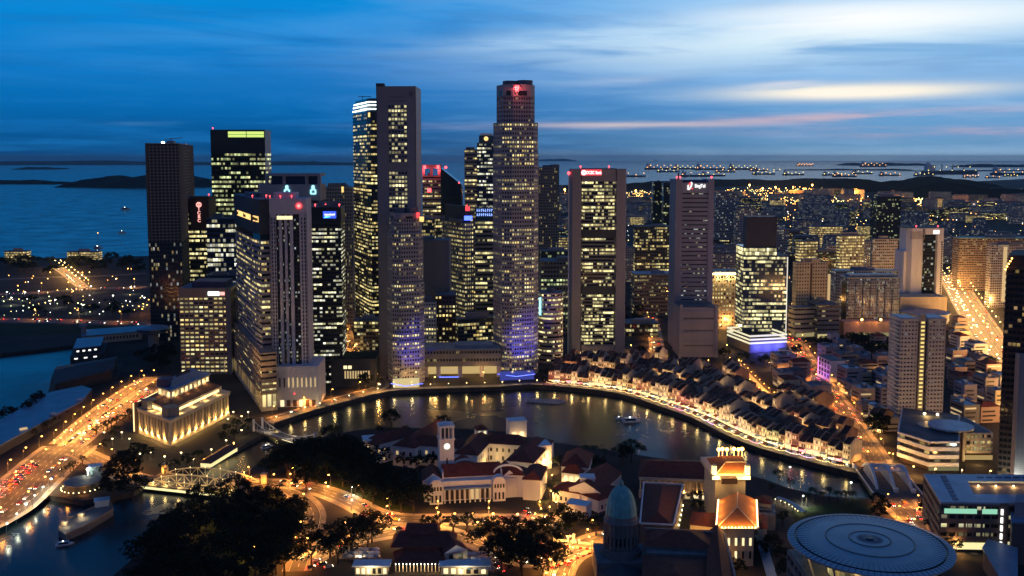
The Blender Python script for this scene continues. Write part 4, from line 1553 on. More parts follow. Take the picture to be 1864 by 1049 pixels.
def ocbc():
 Y = 985
 a_ = 0.5
 p = corner_box(1040, 1040, 1141.5, Y, a_, 34)
 r = root_for('slab_bank_tower', 'broad mauve slab tower with three stacks of lit floors and a red sign', p)
 z1 = VZ(308, Y)
 a, b = p[0], p[1]

 def seg(t0, t1, d0, d1):
  return [on_face(a, b, t0, 0, d0)[:2], on_face(a, b, t1, 0, d0)[:2], on_face(a, b, t1, 0, -d1)[:2], on_face(a, b, t0, 0, -d1)[:2]]
 # two rounded end cores
 for t0, t1 in ((0, .20), (.80, 1.0)):
  q = []
  base = seg(t0, t1, 0, 34)
  n = 10
  A, B = Vector(base[0]), Vector(base[1])
  mb = MB()
  mb.prism(chamfer(base, .12), 0, z1)
  mb.build('end_core', M['mauve'], r)
 mb = MB()
 mb.prism(seg(.2, .8, -.6, 33), VZ(330, Y), z1 - .3)
 mb.build('top_beam', M['mauve'], r)
 MB().prism(seg(.19, .81, -1.5, 31), z1, z1 + .6).build('roof', M['roofgrey'], r)
 tiers = ((331, 421), (434, 524), (537, 630))
 for yt, yb in tiers:
  floors(r, seg(.205, .795, -1.2, 32), VZ(yb, Y), VZ(yt, Y), 6.45 * Y / F, 6.45 * Y / F * .60, M['grey'], W['office_yellow'], 2.2, .5)
 for yt, yb in ((421, 434), (524, 537)):
  MB().prism(seg(.2, .8, -.9, 32), VZ(yb, Y), VZ(yt, Y) + 1.3).build('transfer_beam', M['darkgrey'], r)
 MB().prism(seg(.2, .8, -.4, 32), VZ(640, Y), VZ(630, Y) + .2).build('base_beam', M['mauve'], r)
 face_panel(r, 'lit_lobby', a, b, .22, .78, .5, VZ(640, Y), W['all_lit'], -6, .4)
 for t in (.3, .5, .7):
  lamp_light('lobby_light', on_face(a, b, t, 9, -3), 7000, WRM, r)
 zc = VZ(314.5, Y)
 face_panel(r, 'sign', a, b, .175, .545, zc - 3.0, zc + 3.4, M['g_deepred'], .3)
 lettering(r, 'OCBC Bank', a, b, .405, zc - .1, 4.6, M['g_whitesign'], .5, sx=.68)
 c = on_face(a, b, .225, zc, .35)
 mb = MB()
 n = 24
 mb.face([(c[0] + 2.6 * math.cos(2 * PI * k / n), c[1] - .2, zc + 2.6 * math.sin(2 * PI * k / n)) for k in range(n)])
 mb.build('emblem', M['g_whitesign'], r)
 MB().bar((c[0] - .5, c[1] - .4, zc - 1.2), (c[0] + .9, c[1] - .4, zc), .6).bar((c[0] - .5, c[1] - .4, zc + 1.2), (c[0] + .9, c[1] - .4, zc), .6).build('emblem_mark', M['g_deepred'], r)
 for t in (.17, .68):
  aviation(r, *on_face(a, b, t, 0, -2)[:2], z1 + .4)
 mb = MB().bar((X(1036, Y), Y + 4, 0), (X(1036, Y), Y + 4, VZ(320, Y)), .9)
 mb.build('lightning_mast', M['whitesteel'], r)
 aviation(r, X(1036, Y), Y + 4, VZ(320, Y), r=1.6)

M['mauve'] = jointed(plain('mauve_granite', (0.30, 0.275, 0.305), var=.1, scale=.03, streak=True), 6, .8)
M['g_deepred'] = glow('deep_red_sign_light', (1.0, .02, .05), .85)
ocbc()

def round_block():
 Y = 960
 cx = X(1003, Y + 13)
 p = regular(cx, Y + 14, 13.2, 20)
 r = root_for('round_block', 'round banded office block with warm lit floors between two towers', p, cat='building')
 floors(r, p, 0, VZ(537, Y), 8.4 * Y / F, 8.4 * Y / F * .42, M['pink'], W['office_yellow'], 2.2, .4)
 roof(r, regular(cx, Y + 14, 12.6, 12), VZ(537, Y), seed=8)
 MB().box(X(984, Y), Y + 4, 50, 2.2, .8, 18).build('sign', M['g_cyansign'], r)

round_block()
office('green_lit_block', 'office block with pale green tinted windows behind the round block', (985, 985, 1042, 1130, 2, 40), 478, 'sq_green', 7.6, .5, 3.6, M['grey'], pier=1.0, cat='building')

def singtel():
 Y = 1040
 p = corner_box(1231, 1231, 1301, Y, 0, 40)
 r = root_for('slatted_tower', 'lilac slab tower of blank bands with a red and white emblem and white lettering', p)
 z1 = VZ(327, Y)
 a, b = p[0], p[1]

 def seg(t0, t1, d0, d1):
  return [on_face(a, b, t0, 0, d0)[:2], on_face(a, b, t1, 0, d0)[:2], on_face(a, b, t1, 0, -d1)[:2], on_face(a, b, t0, 0, -d1)[:2]]
 for t0, t1 in ((0, .17), (.86, 1)):
  MB().prism(seg(t0, t1, .4, 40), 0, z1).build('end_core', M['lilac'], r)
 floors(r, seg(.17, .86, -.5, 39), VZ(640, Y), VZ(352, Y), 8.1 * Y / F, 8.1 * Y / F * .26, M['lilac'], W['slot'], 2.6, .6)
 MB().prism(seg(.17, .86, -.3, 38), VZ(351, Y), VZ(333, Y)).build('sign_panel', M['lilac'], r)
 MB().prism(seg(.2, .82, -6, 30), VZ(333, Y), VZ(328, Y)).build('plant_room', M['navy'], r)
 zc = VZ(338.5, Y)
 lettering(r, 'SingTel', a, b, .63, zc - .2, 5.0, M['g_whitesign'], .3, sx=.80)
 mb = MB()
 pts = [(-.07, -3.2), (-.06, -4.0), (-.03, -3.6), (.02, -1.5), (.05, 1.2), (.055, 3.2), (.03, 4.0)]
 for (u0, w0), (u1, w1) in zip(pts, pts[1:]):
  mb.bar(on_face(a, b, .37 + u0 * .8, zc + w0, .3), on_face(a, b, .37 + u1 * .8, zc + w1, .3), 1.1)
 mb.bar(on_face(a, b, .32, zc - 3.4, .3), on_face(a, b, .32, zc + 1.0, .3), 1.0)
 mb.build('emblem', M['g_whitesign'], r)
 MB().bar(on_face(a, b, .345, zc + 2.2, .3), on_face(a, b, .375, zc + 2.2, .3), 2.6).bar(on_face(a, b, .42, zc - 3.3, .3), on_face(a, b, .43, zc - 2.6, .3), 1.5).build('emblem_mark', M['g_redsign'], r)
 mb = MB().bar((X(1236, Y), Y + 3, z1), (X(1236, Y), Y + 3, z1 + 7), 1.6).bar((X(1238, Y), Y + 3, z1 + 7), (X(1238, Y), Y + 3, z1 + 13), .4)
 mb.build('roof_mast', M['darkgrey'], r)
 for q in (1233, 1239, 1296):
  aviation(r, X(q, Y), Y + 1, z1 + .5, r=1.0)
 # front block
 pf = corner_box(1241, 1241, 1312, Y - 45, 0, 40)
 rf = root_for('front_block', 'lower mauve block with two rows of small openings in front of the slatted tower', pf, cat='building')
 zf = VZ(560, Y - 45)
 A, B = pf[0], pf[1]
 mb = MB().prism(pf, 0, zf)
 for t0, t1 in ((0, .08), (.92, 1)):
  mb.prism([on_face(A, B, t0, 0, 2)[:2], on_face(A, B, t1, 0, 2)[:2], on_face(A, B, t1, 0, 0)[:2], on_face(A, B, t0, 0, 0)[:2]], 0, zf + 3)
 for y0, y1 in ((566, 578), (583, 592), (605, 614), (622, 632)):
  mb.prism([on_face(A, B, .08, 0, 1)[:2], on_face(A, B, .92, 0, 1)[:2], on_face(A, B, .92, 0, 0)[:2], on_face(A, B, .08, 0, 0)[:2]], VZ(y1, Y - 45), VZ(y0, Y - 45), bottom=True)
 mb.build('wall', M['lilac'], rf)
 MB().prism(inset(pf, 1), zf, zf + .5).build('roof', M['roofgrey'], rf)
 for y in (580, 602, 629):
  for k in range(18):
   t = .12 + k * .043
   face_panel(rf, 'opening', A, B, t, t + .026, VZ(y + 1.4, Y - 45), VZ(y - 1.4, Y - 45), M['black'], 1.1 if y == 629 else .1, .1)

singtel()

def gold_crown():
 Y = 1160
 r, p, z = office('gold_crowned_building', 'building with a golden lit roof edge and tall amber window bays', (1300, 1300, 1358, Y, 0, 40), 503, 'corr2', 7.8, .5, 3.4, M['tan'], pier=1.4, cat='building')
 a, b = p[0], p[1]
 face_panel(r, 'crown_light', a, b, -.01, .8, VZ(500, Y), VZ(498, Y) + .6, M['g_warm'], .8)
 MB().prism(inset(p, 4), z, VZ(496, Y)).build('roof_block', M['cream'], r)
 for t in (.2, .5, .8):
  l = lamp_light('roof_floodlight', on_face(a, b, t, z - 1, 4), 9000, (1, .72, .25), r)

W['corr2'] = winmat('amber_bays', .75, (1, .72, .22), PALE, 1.0, mull=.2, fv=.2, cl=.2, wall=(.3, .22, .12))
gold_crown()

def glass_tower():
 Y = 1060
 p = corner_box(1357, 1357, 1438, Y, 0, 36)
 r = root_for('lit_glass_tower', 'glass office tower with yellow lit floors and a dark blank box on top', p)
 z0, z1 = VZ(606, Y), VZ(468, Y)
 floors(r, p, z0, z1, 7.0 * Y / F, 7.0 * Y / F * .62, M['blueglass'], W['office_glass'], 2.2, .25)
 pt = corner_box(1357, 1357, 1418, Y, 0, 36)
 floors(r, pt, z1 + 1.3, VZ(452, Y), 8 * Y / F, 6 * Y / F, M['blueglass'], W['all_lit2'], 2.2, .2)
 MB().prism(corner_box(1356, 1361, 1417, Y + .5, 2), VZ(452, Y), VZ(395, Y)).build('top_box', M['darkpanel'], r)
 MB().prism(inset(corner_box(1356, 1361, 1417, Y + .5, 2), .8), VZ(395, Y), VZ(395, Y) + .3).build('roof', M['black'], r)
 MB().prism(inset(p, .8), z1 + 1.2, z1 + 1.6).build('lower_roof', M['roofgrey'], r)
 # podium
 pp = corner_box(1330, 1372, 1440, Y - 42, 14)
 A, B = pp[0], pp[1]
 zp = VZ(618, Y - 30)
 MB().prism(pp, VZ(650, Y - 42), zp).build('podium', M['grey'], r)
 for k, y in enumerate((611, 617.5, 624)):
  zz = VZ(y + 3, Y - 42)
  q = inset(pp, -.3)
  MB().prism(q, zz, zz + 2.0, 0, top=False).build('light_band', M['g_palewarm'], r)
 MB().prism(inset(pp, 1.5), 0, VZ(648, Y - 42), 0).build('lobby', M['darkglass'], r)
 face_panel(r, 'blue_lobby', A, B, .02, .98, 1, VZ(634, Y - 42), W['blue_lit'], -.8, .3)
 for t in (.2, .5, .8):
  lamp_light('blue_light', on_face(A, B, t, 6, 6), 12000, (.15, .15, 1), r)
 fr = on_face(A, B, .98, VZ(560, Y), 1)
 MB().bar((X(1438, Y), Y - .5, z0), (X(1438, Y), Y - .5, z1), .8).build('corner_light', M['g_palewarm2'], r)
 for k in range(6):
  t = .04 + .1 * k
  q = on_face(pp[3], pp[0], t + .2, 0, -4)
  MB().ball((q[0], q[1], zp + 2.5), 2.8, squash=1.1).build('roof_shrub', M['leaf2'], r)

W['office_glass'] = winmat('glass_office_windows', .60, (1, .86, .40), PALE, 1.5, mull=.03, fv=.4, cl=.5, glass=(.02, .04, .09), wall=(.02, .03, .06))
W['all_lit2'] = winmat('fully_lit_storeys', .97, (1, .86, .42), PALE, 1.7, mull=.03, fv=.05, cl=.1)
M['darkpanel'] = plain('dark_mauve_panel', (0.045, 0.05, 0.068), rough=.4, var=.15, scale=.05)
M['g_palewarm'] = glow('pale_band_light', (1.0, .93, .60), .9)
M['g_palewarm2'] = glow('pale_edge_light', (1.0, .93, .78), .9)
glass_tower()

# ------------------------------------------------------------ right-hand middle distance
def block(name, label, spec, ytop, win, cell=3.2, row=5.5, roofmat=None, cat='apartment block', group=None, plant=True, zt=None, trim=None, base=0):
 xl, xc, xr, Y, a, dep = spec
 p = corner_box(xl, xc, xr, Y, a, dep)
 z = zt if zt is not None else VZ(ytop, Y, xc)
 r = root_for(name, label, p, group, cat)
 mb = MB()
 mb.prism(p, base, z, 0, 1, cell=cell, fh=row * Y / F)
 mb.build('wall', [W[win], M['roofgrey']], r)
 mb = MB()
 mb.prism(inset(p, -.4), z, z + 1.0, 0, bottom=True)
 mb.build('roof', roofmat or M['roofgrey'], r)
 if plant:
  c = centroid(p)
  rr = random.Random(int(xl * 7 + xr))
  m2 = MB()
  q = [(c[0] + (x - c[0]) * .3 + (p[1][0] - p[0][0]) * .2 * rr.uniform(-1, 1), c[1] + (y - c[1]) * .35) for x, y in p]
  m2.prism(q, z + 1, z + rr.uniform(3, 6))
  m2.build('plant_room', trim or M['concrete'], r)
 return r, p, z

S1, p, z = office('cream_stepped_tower', 'cream tower with dark square openings above a banded car park podium', (1448, 1455, 1513, 1140, 8, None), 480, 'sq_few', 6.4, .42, 3.4, M['cream'], pier=1.5)
MB().prism([q for q in inset(p, 9)], z, VZ(472, 1140)).build('stair_tower', M['cream'], S1)
face_panel(S1, 'lit_bay', p[0], p[1], 1.02, 1.16, VZ(555, 1140), VZ(502, 1140), W['stairs'] if 'stairs' in W else M['g_dimwarm'], -6, 4)
face_panel(S1, 'dark_recess', p[0], p[1], .44, .50, VZ(560, 1140), z, M['brown'], .1, .1)
p2 = corner_box(1440, 1456, 1518, 1105, 16)
PD = root_for('car_park_podium', 'cream car park podium with long dark slots below the cream stepped tower', p2, cat='building')
floors(PD, chamfer(p2, .15), 0, VZ(563, 1105), 5.2, 2.2, M['cream'], W['sq_few'], 4, .8)
face_panel(PD, 'shopfront', p2[0], p2[1], .0, 1.0, .5, 5, W['all_lit'], 1.2, .4)
roof(PD, p2, VZ(563, 1105), seed=2)
p3 = corner_box(1497, 1497, 1537, 1100, 4, 40)
PE = root_for('grey_podium', 'grey low block with dark slots between the cream podium and the blue hotel slab', p3, cat='building')
floors(PE, p3, 0, VZ(557, 1100), 5.4, 2, M['grey'], W['sq_few'], 4, .6)
face_panel(PE, 'shopfront', p3[0], p3[1], .0, 1.0, .5, 5, W['all_lit'], .5, .4)
roof(PE, p3, VZ(557, 1100), seed=4)

BB, p, z = block('long_back_slab', 'long blue grey slab standing behind the blue hotel slab', (1527, 1527, 1642, 1200, 1, 16), 494, 'res_blue', 3.0, 5.6, M['roofblue'])
BH = root_for('blue_hotel_slab', 'blue grey hotel slab of vertical bays with small white lit windows', corner_box(1535, 1548, 1646, 1130, 3))
p = corner_box(1535, 1549, 1646, 1130, 3)
z = VZ(507, 1130)
nb = 7
A, B = p[0], p[1]
MB().prism(p, 0, z, 0, cell=2.6, fh=3.3).build('wall', W['res_blue'], BH)
for k in range(nb):
 t = .02 + k * .14
 q = [on_face(A, B, t, 0, 1.6)[:2], on_face(A, B, t + .105, 0, 1.6)[:2], on_face(A, B, t + .105, 0, 0)[:2], on_face(A, B, t, 0, 0)[:2]]
 MB().prism(q, 20, z - 4, 0, cell=2.6, fh=3.3).build('window_bay', W['res_blue'], BH)
MB().prism(inset(p, -.4), z, z + 1.2).prism(inset(p, 4), z + 1.2, z + 4).build('roof', M['roofblue'], BH)
face_panel(BH, 'lit_end', p[3], p[0], .35, .95, 8, z - 6, W['corr_end'] if 'corr_end' in W else W['res_tan'], .3, .2)
q = corner_box(1545, 1545, 1650, 1108, 2, 18)
MB().prism(q, 0, 18).build('podium', M['pink'], BH)
face_panel(BH, 'shopfront', q[0], q[1], .1, 1.0, .5, 5, W['all_lit'], .4, .3)
for px in (1578, 1613):
 MB().ball((X(px, 1106), 1106, 21), 1.4).build('roof_lamp', M['g_sodium'], BH)
 lamp_light('roof_lamp_light', (X(px, 1104), 1104, 23), 6000, SOD, BH)

def white_shaft():
 Y = 1230
 p = corner_box(1652, 1652, 1727, Y, 2, 36)
 r = root_for('white_shaft_tower', 'white tower with a tall dark glass strip between rounded shafts', p)
 z1 = VZ(416, Y)
 a, b = p[0], p[1]
 def seg(t0, t1, d0, d1):
  return [on_face(a, b, t0, 0, d0)[:2], on_face(a, b, t1, 0, d0)[:2], on_face(a, b, t1, 0, -d1)[:2], on_face(a, b, t0, 0, -d1)[:2]]
 MB().prism(seg(.52, .76, -.5, 30), 20, z1 - 8, 0, cell=2.6, fh=3.7).build('glazed_strip', W['glass_few'], r)
 MB().prism(chamfer(seg(.10, .52, 0, 34), .2), 0, z1).prism(chamfer(seg(0.0, .10, -3, 30), .2), 0, z1 - 30).build('left_shaft', M['white'], r)
 MB().prism(chamfer(seg(.76, 1.0, 0, 34), .2), 0, z1).build('right_shaft', M['white'], r)
 MB().prism(seg(.5, .78, -.2, 30), z1 - 8, z1).build('top_beam', M['white'], r)
 MB().prism(seg(.05, .98, -2, 30), z1, z1 + 1).build('roof', M['roofgrey'], r)
 mb = MB()
 for k in range(26):
  zz = 24 + k * (z1 - 40) / 26
  A_, B_ = on_face(a, b, .90, 0, .1), on_face(a, b, .935, 0, .1)
  mb.face([(*A_[:2], zz), (*B_[:2], zz), (*B_[:2], zz + 2), (*A_[:2], zz + 2)])
 tag(mb.build('window', M['black'], r), kind='stuff')
 face_panel(r, 'sign', a, b, .70, .84, VZ(426, Y), VZ(419.5, Y), M['g_whitesign'], .3)
 mb = MB()
 for k in range(12):
  t = .14 + k * .03
  mb.prism(seg(t, t + .012, .35, .1), z1 - 14, z1 - 4)
 mb.build('crown_fins', M['concrete'], r)
 q = corner_box(1648, 1648, 1734, Y - 30, 2, 60)
 MB().prism(q, 0, VZ(541, Y - 30)).build('podium', M['cream'], r)
 c = (X(1706, Y - 80), Y - 60)
 rb = thing('round_podium', 'low round cream building with a blue roof below the white shafted tower', 'building', (c[0], c[1], 0))
 FOOT.append((c[0], c[1], 32))
 z2 = VZ(575, Y - 85)
 MB().cyl(c[0], c[1], 0, z2, 28, n=28, cap=False).build('wall', M['cream'], rb)
 MB().cyl(c[0], c[1], z2, z2 + 1.2, 29.5, n=28).build('roof', M['roofblue'], rb)
 MB().cyl(c[0], c[1], z2 - 9, z2 - 5.5, 28.15, n=28, cap=False).build('window_band', M['g_dimwarm'], rb)
 for dx in (-12, 16):
  aviation(r, centroid(p)[0] + dx, Y, z1 + 1, r=.9)

W['glass_few'] = winmat('dark_strip_few_lights', .13, PALE, COOL, 1.4, mull=.03, v0=.15, v1=.8, fv=.1, cl=.3, glass=(.012, .018, .025), wall=(.02, .022, .025), clw=4)
white_shaft()
TS, p, z = block('tan_slab_block', 'wide tan housing slab with rows of small lights and a teal roof', (1752, 1752, 1880, 1500, 0, 22), 434, 'res_tan', 2.6, 4.2, M['copper'])
WS, p, z = block('white_slab_block', 'white housing slab with a yellow lit stair strip beside the bright expressway', (1803, 1812, 1880, 1330, 8, None), 446, 'res', 3.4, 4.6, M['roofgrey'])
face_panel(WS, 'stair_strip', p[0], p[1], .32, .42, 8, z - 3, W['stairstrip'] if 'stairstrip' in W else M['g_dimwarm'], .5, .4)

def apartment_tower():
 Y = 712
 p = corner_box(1645, 1651, 1734, Y, 3)
 r = root_for('apartment_tower', 'tall cream apartment tower with a column of yellow lit landings', p, cat='apartment tower')
 z1 = VZ(585, Y)
 a, b = p[0], p[1]
 def seg(t0, t1, d0, d1):
  return [on_face(a, b, t0, 0, d0)[:2], on_face(a, b, t1, 0, d0)[:2], on_face(a, b, t1, 0, -d1)[:2], on_face(a, b, t0, 0, -d1)[:2]]
 fh = 7.55 * Y / F
 n = int((z1 - 16) / fh)
 for t0, t1 in ((0, .385), (.62, 1.0)):
  q = seg(t0, t1, 0, 20)
  floors(r, q, 16, 16 + n * fh, fh, fh * .42, M['aptwall'], W['apt'], 2.6, .8, 1.0)
  MB().prism(seg(t0 - .01, t1 + .01, .6, 20.5), 16 + n * fh, z1 + 2).build('roof_parapet', M['aptwall'], r)
  MB().prism(seg(t0 + .02, t1 - .02, -.4, 19), z1 + 2, z1 + 2.3).build('roof', M['roofblue'], r)
 MB().prism(seg(.385, .62, -3, 16), 16, z1 - 1).build('core_wall', M['brown'], r)
 MB().prism(seg(.44, .57, -1.5, 3), 16, z1 + 5).build('stair_core', M['cream'], r)
 A_, B_ = on_face(a, b, .465, 0, -1.3), on_face(a, b, .545, 0, -1.3)
 first = None
 for k in range(n):
  zz = 16 + k * fh + 1.0
  m2 = MB()
  if not first:
   m2.face([(*A_[:2], zz), (*B_[:2], zz), (*B_[:2], zz + 1.5), (*A_[:2], zz + 1.5)])
   first, fz = m2.build('landing_light', M['g_landing'], r), zz
  else:
   c = first.copy()
   c.location.z += zz - fz
   COL.objects.link(c)
 # balconies at the left side
 mb = MB()
 for k in range(n):
  for t in (.1, .5, .8):
   q = on_face(p[3], p[0], t, 16 + k * fh + .8, .8)
   mb.box(q[0], q[1], q[2], 1.6, 4, 1.1, .05)
 tag(mb.build('balcony', M['aptwall'], r), kind='stuff')

M['aptwall'] = plain('apartment_render', (0.60, 0.57, 0.56), var=.1, scale=.15, streak=True)
M['g_landing'] = glow('landing_light', (1.0, .76, .22), 1.0)
W['apt'] = winmat('apartment_windows', .07, WARM, COOL, 1.3, mull=.08, fv=.04, cl=.08, wall=(.4, .36, .34), glass=(.015, .015, .02))
apartment_tower()

def mall():
 pl = pxs([(1634, 835), (1700, 858), (1742, 860), (1742, 800), (1650, 800)])
 pl = [G(1632, 838), G(1690, 858), G(1745, 858), G(1745, 805), G(1640, 790)]
 r = root_for('terraced_mall', 'pale terraced riverside mall with curved balcony bands below the apartment tower', pl, cat='building')
 z = VZ(778, 665)
 floors(r, pl, 3, z, 5.0, 2.7, M['white'], W['mall'], 4, 1.6)
 MB().prism(inset(pl, 2), 0, 3.4).build('base', M['brown'], r)
 MB().prism(inset(pl, 1), z + 1.2, z + 1.5).build('roof', M['roofgrey'], r)
 c = centroid(pl)
 MB().cyl(c[0] + 2, c[1] + 2, z + 1.5, z + 2.2, 9, n=20).build('roof_pool', M['roofblue'], r)
 # central pylon
 pp = corner_box(1744, 1744, 1776, 648, 0, 16)
 MB().prism(inset(pp, .5), 0, z + 3).build('entrance_tower', M['brown'], r)
 for t in (0.02, .35, .65, .98):
  q = on_face(pp[0], pp[1], t, 0, 0)
  MB().box(q[0], q[1], 0, 1.5, 1.4, z + 4).build('column', M['white'], r)
 MB().cyl(*centroid(pp), z + 3, z + 4.2, 15, n=20).build('entrance_canopy', M['roofwhite'], r)
 p2 = corner_box(1777, 1777, 1830, 650, 0, 40)
 floors(r, p2, 5, z - 1, 5.0, 2.4, M['white'], W['mall'], 5, 1.2, 1.6)
 MB().prism(inset(p2, 1), 0, 5.2).build('base', M['brown'], r)
 MB().prism(inset(p2, 1), z, z + .4).build('roof', M['roofgrey'], r)
 face_panel(r, 'shopfront', p2[0], p2[1], 0, 1, .4, 3.6, W['all_lit'], .2, .3)
 face_panel(r, 'shopfront', pl[1], pl[2], 0, 1, .4, 3.2, W['mall'], .3, .3)
 for px in (1645, 1720, 1760, 1800):
  lamp_light('terrace_light', (X(px, 640), 640, 4), 2500, WRM, r)
 MB().ball((X(1700, 690), 690, z + 3), 1.0).ball((X(1722, 690), 688, z + 3), 1.0).build('roof_lamp', M['g_warm'], r)
 lamp_light('roof_light', (X(1705, 688), 688, z + 4), 2500, WRM, r)

W['mall'] = winmat('mall_terrace_glazing', .22, WARM, PALE, 1.1, mull=.03, fv=.1, cl=.4, glass=(.02, .018, .018), wall=(.1, .1, .1))
mall()

def right_tower():
 Y = 600
 p = [(X(1840, Y), Y), (X(1872, Y), Y - 6), (X(1990, Y), Y - 6), (X(1990, Y), Y + 50), (X(1846, Y + 40), Y + 40)]
 r = root_for('dark_riverside_tower', 'dark brown glass tower with a pale concrete edge cut by the frame side', p)
 z1 = VZ(490, Y)
 floors(r, p, 0, z1, 3.9, 2.2, M['brown'], W['rt'], 2.4, .3)
 q = p[:]
 c = centroid(p)
 MB().prism([(X(1848, Y), Y + 3), (X(1990, Y), Y + 3), (X(1990, Y), Y + 40), (X(1853, Y + 40), Y + 40)], z1, VZ(466, Y)).build('top_block', M['brown'], r)
 MB().prism([(X(1858, Y), Y - 9), (X(1890, Y), Y - 9), (X(1890, Y), Y - 4), (X(1858, Y), Y - 4)], 0, VZ(640, Y)).build('concrete_edge', M['concrete'], r)
 l = lamp_light('base_light', (X(1856, Y), Y - 16, 4), 16000, (.9, 1.0, .8), r)
 for k in range(5):
  MB().ball((X(1838 + k * 2.2, Y), Y - .6 - k * .4, VZ(490 - k * 5, Y)), .5).build('edge_lamp', M['g_sodium'], r)

W['rt'] = winmat('brown_tower_windows', .07, SOD if False else (1.0, .6, .3), WARM, 1.2, mull=.1, fv=.05, cl=.2, glass=(.014, .012, .014), wall=(.04, .028, .024))
right_tower()

def treasury():
 zr = 27.0
 A, B = G(1712, 917, zr), G(1960, 921, zr)
 C, D = G(1960, 868, zr), G(1681, 866, zr)
 p = [A, B, C, D]
 r = root_for('courtyard_office', 'mid rise office with a pale metal roof round a brightly lit court', p, cat='building')
 floors(r, p, 2, zr - 1.2, 5.0, 2.2, M['brown2'], W['treas'], 4.5, .6, 1.0)
 MB().prism(inset(p, 1), 0, 2.2).build('base', M['darkgrey'], r)
 # roof as four strips round the court
 def L(u, v):
  a = Vector(A) * (1 - u) + Vector(B) * u
  d = Vector(D) * (1 - u) + Vector(C) * u
  q = a * (1 - v) + d * v
  return (q.x, q.y)
 mb = MB()
 u0, u1, v0, v1 = .27, .72, .28, .74
 for q in ([(0, 0), (1, 0), (1, v0), (0, v0)], [(0, v1), (1, v1), (1, 1), (0, 1)], [(0, v0), (u0, v0), (u0, v1), (0, v1)], [(u1, v0), (1, v0), (1, v1), (u1, v1)]):
  mb.prism([L(*k) for k in q], zr, zr + 1.0, 0, bottom=True)
 mb.build('roof', M['roofwhite'], r)
 mb = MB()
 for k in range(7):
  v = .06 + k * .13
  mb.prism([L(.10, v), L(.14, v), L(.14, v + .09), L(.10, v + .09)], zr + 1, zr + 1.25)
 for k in range(6):
  u = .34 + k * .06
  mb.prism([L(u, .86), L(u + .045, .86), L(u + .045, .90), L(u, .90)], zr + 1, zr + 1.25)
 mb.build('roof_vents', M['navy'], r)
 c = L(.5, .5)
 MB().prism([L(u0, v0), L(u1, v0), L(u1, v1), L(u0, v1)], zr - 5, zr - 4.6).build('court_floor', M['paving'], r)
 A_, B_ = L(u0, v1 - .02), L(u1, v1 - .02)
 face_panel(r, 'court_glazing', A_, B_, 0, 1, zr - 4.5, zr - .3, W['all_lit'], .2, .3)
 for u in (.33, .45, .57, .68):
  q = L(u, .6)
  MB().ball((q[0], q[1], zr + .6), .5).build('court_lamp', M['g_warm'], r)
  lamp_light('court_light', (q[0], q[1], zr + .8), 3500, WRM, r)
 MB().prism([L(.44, -.005), L(.50, -.005), L(.50, .02), L(.44, .02)], 0, zr + .6).build('stair_tower', M['brown2'], r)
 for k in range(5):
  face_panel(r, 'stair_light', A, B, .445, .46, 4 + k * 4.4, 7 + k * 4.4, M['g_whitesign'], 1.0, .8)
 face_panel(r, 'green_lit_window', A, B, .03, .27, zr - 5.2, zr - 2.6, M['g_greenlit'], .2, .2)
 face_panel(r, 'green_lit_window', A, B, .31, .42, zr - 5.2, zr - 2.6, M['g_greenlit'], .2, .2)
 face_panel(r, 'lit_hall', A, B, .10, .42, 2.4, 6.0, M['g_hall'], .4, .4)
 face_panel(r, 'lit_hall', A, B, .53, .66, 2.4, 6.0, M['g_hall'], .4, .4)

M['brown2'] = plain('brown_grey_render', (0.15, 0.115, 0.11), var=.15, scale=.2, streak=True)
M['g_greenlit'] = glow('greenish_window_light', (.40, .95, .62), .7)
M['g_hall'] = glow('yellow_hall_light', (1.0, .92, .42), 1.0)
W['treas'] = winmat('court_office_windows', .28, (1, .92, .6), PALE, .8, mull=.05, fv=.3, cl=.6, glass=(.012, .012, .014), wall=(.05, .04, .04))
treasury()
p = [G(1842, 960, 20), G(1990, 960, 20), G(1990, 925, 20), G(1838, 925, 20)]
EB = root_for('corner_block', 'plain brown block with a raised pale stair tower at the lower corner of the frame', p, cat='building')
MB().prism(p, 0, 22).build('wall', M['brown2'], EB)
MB().prism(inset(p, -.4), 22, 23).build('roof', M['roofblue'], EB)
MB().prism([G(1846, 945, 22), G(1990, 945, 22), G(1990, 930, 22), G(1850, 930, 22)], 23, 31).build('stair_tower', M['concrete'], EB)
p = [G(1850, 1075, 10), G(1850, 1000, 10), G(1800, 985, 10), G(1790, 1000, 10), G(1835, 1075, 10)]
EC = root_for('low_blue_roof_block', 'low block with a curved blue roof edge below the courtyard office', p, cat='building')
MB().prism(p, 0, 10).build('wall', M['brown2'], EC)
MB().prism(inset(p, -.6), 10, 10.8).build('roof', M['roofblue'], EC)

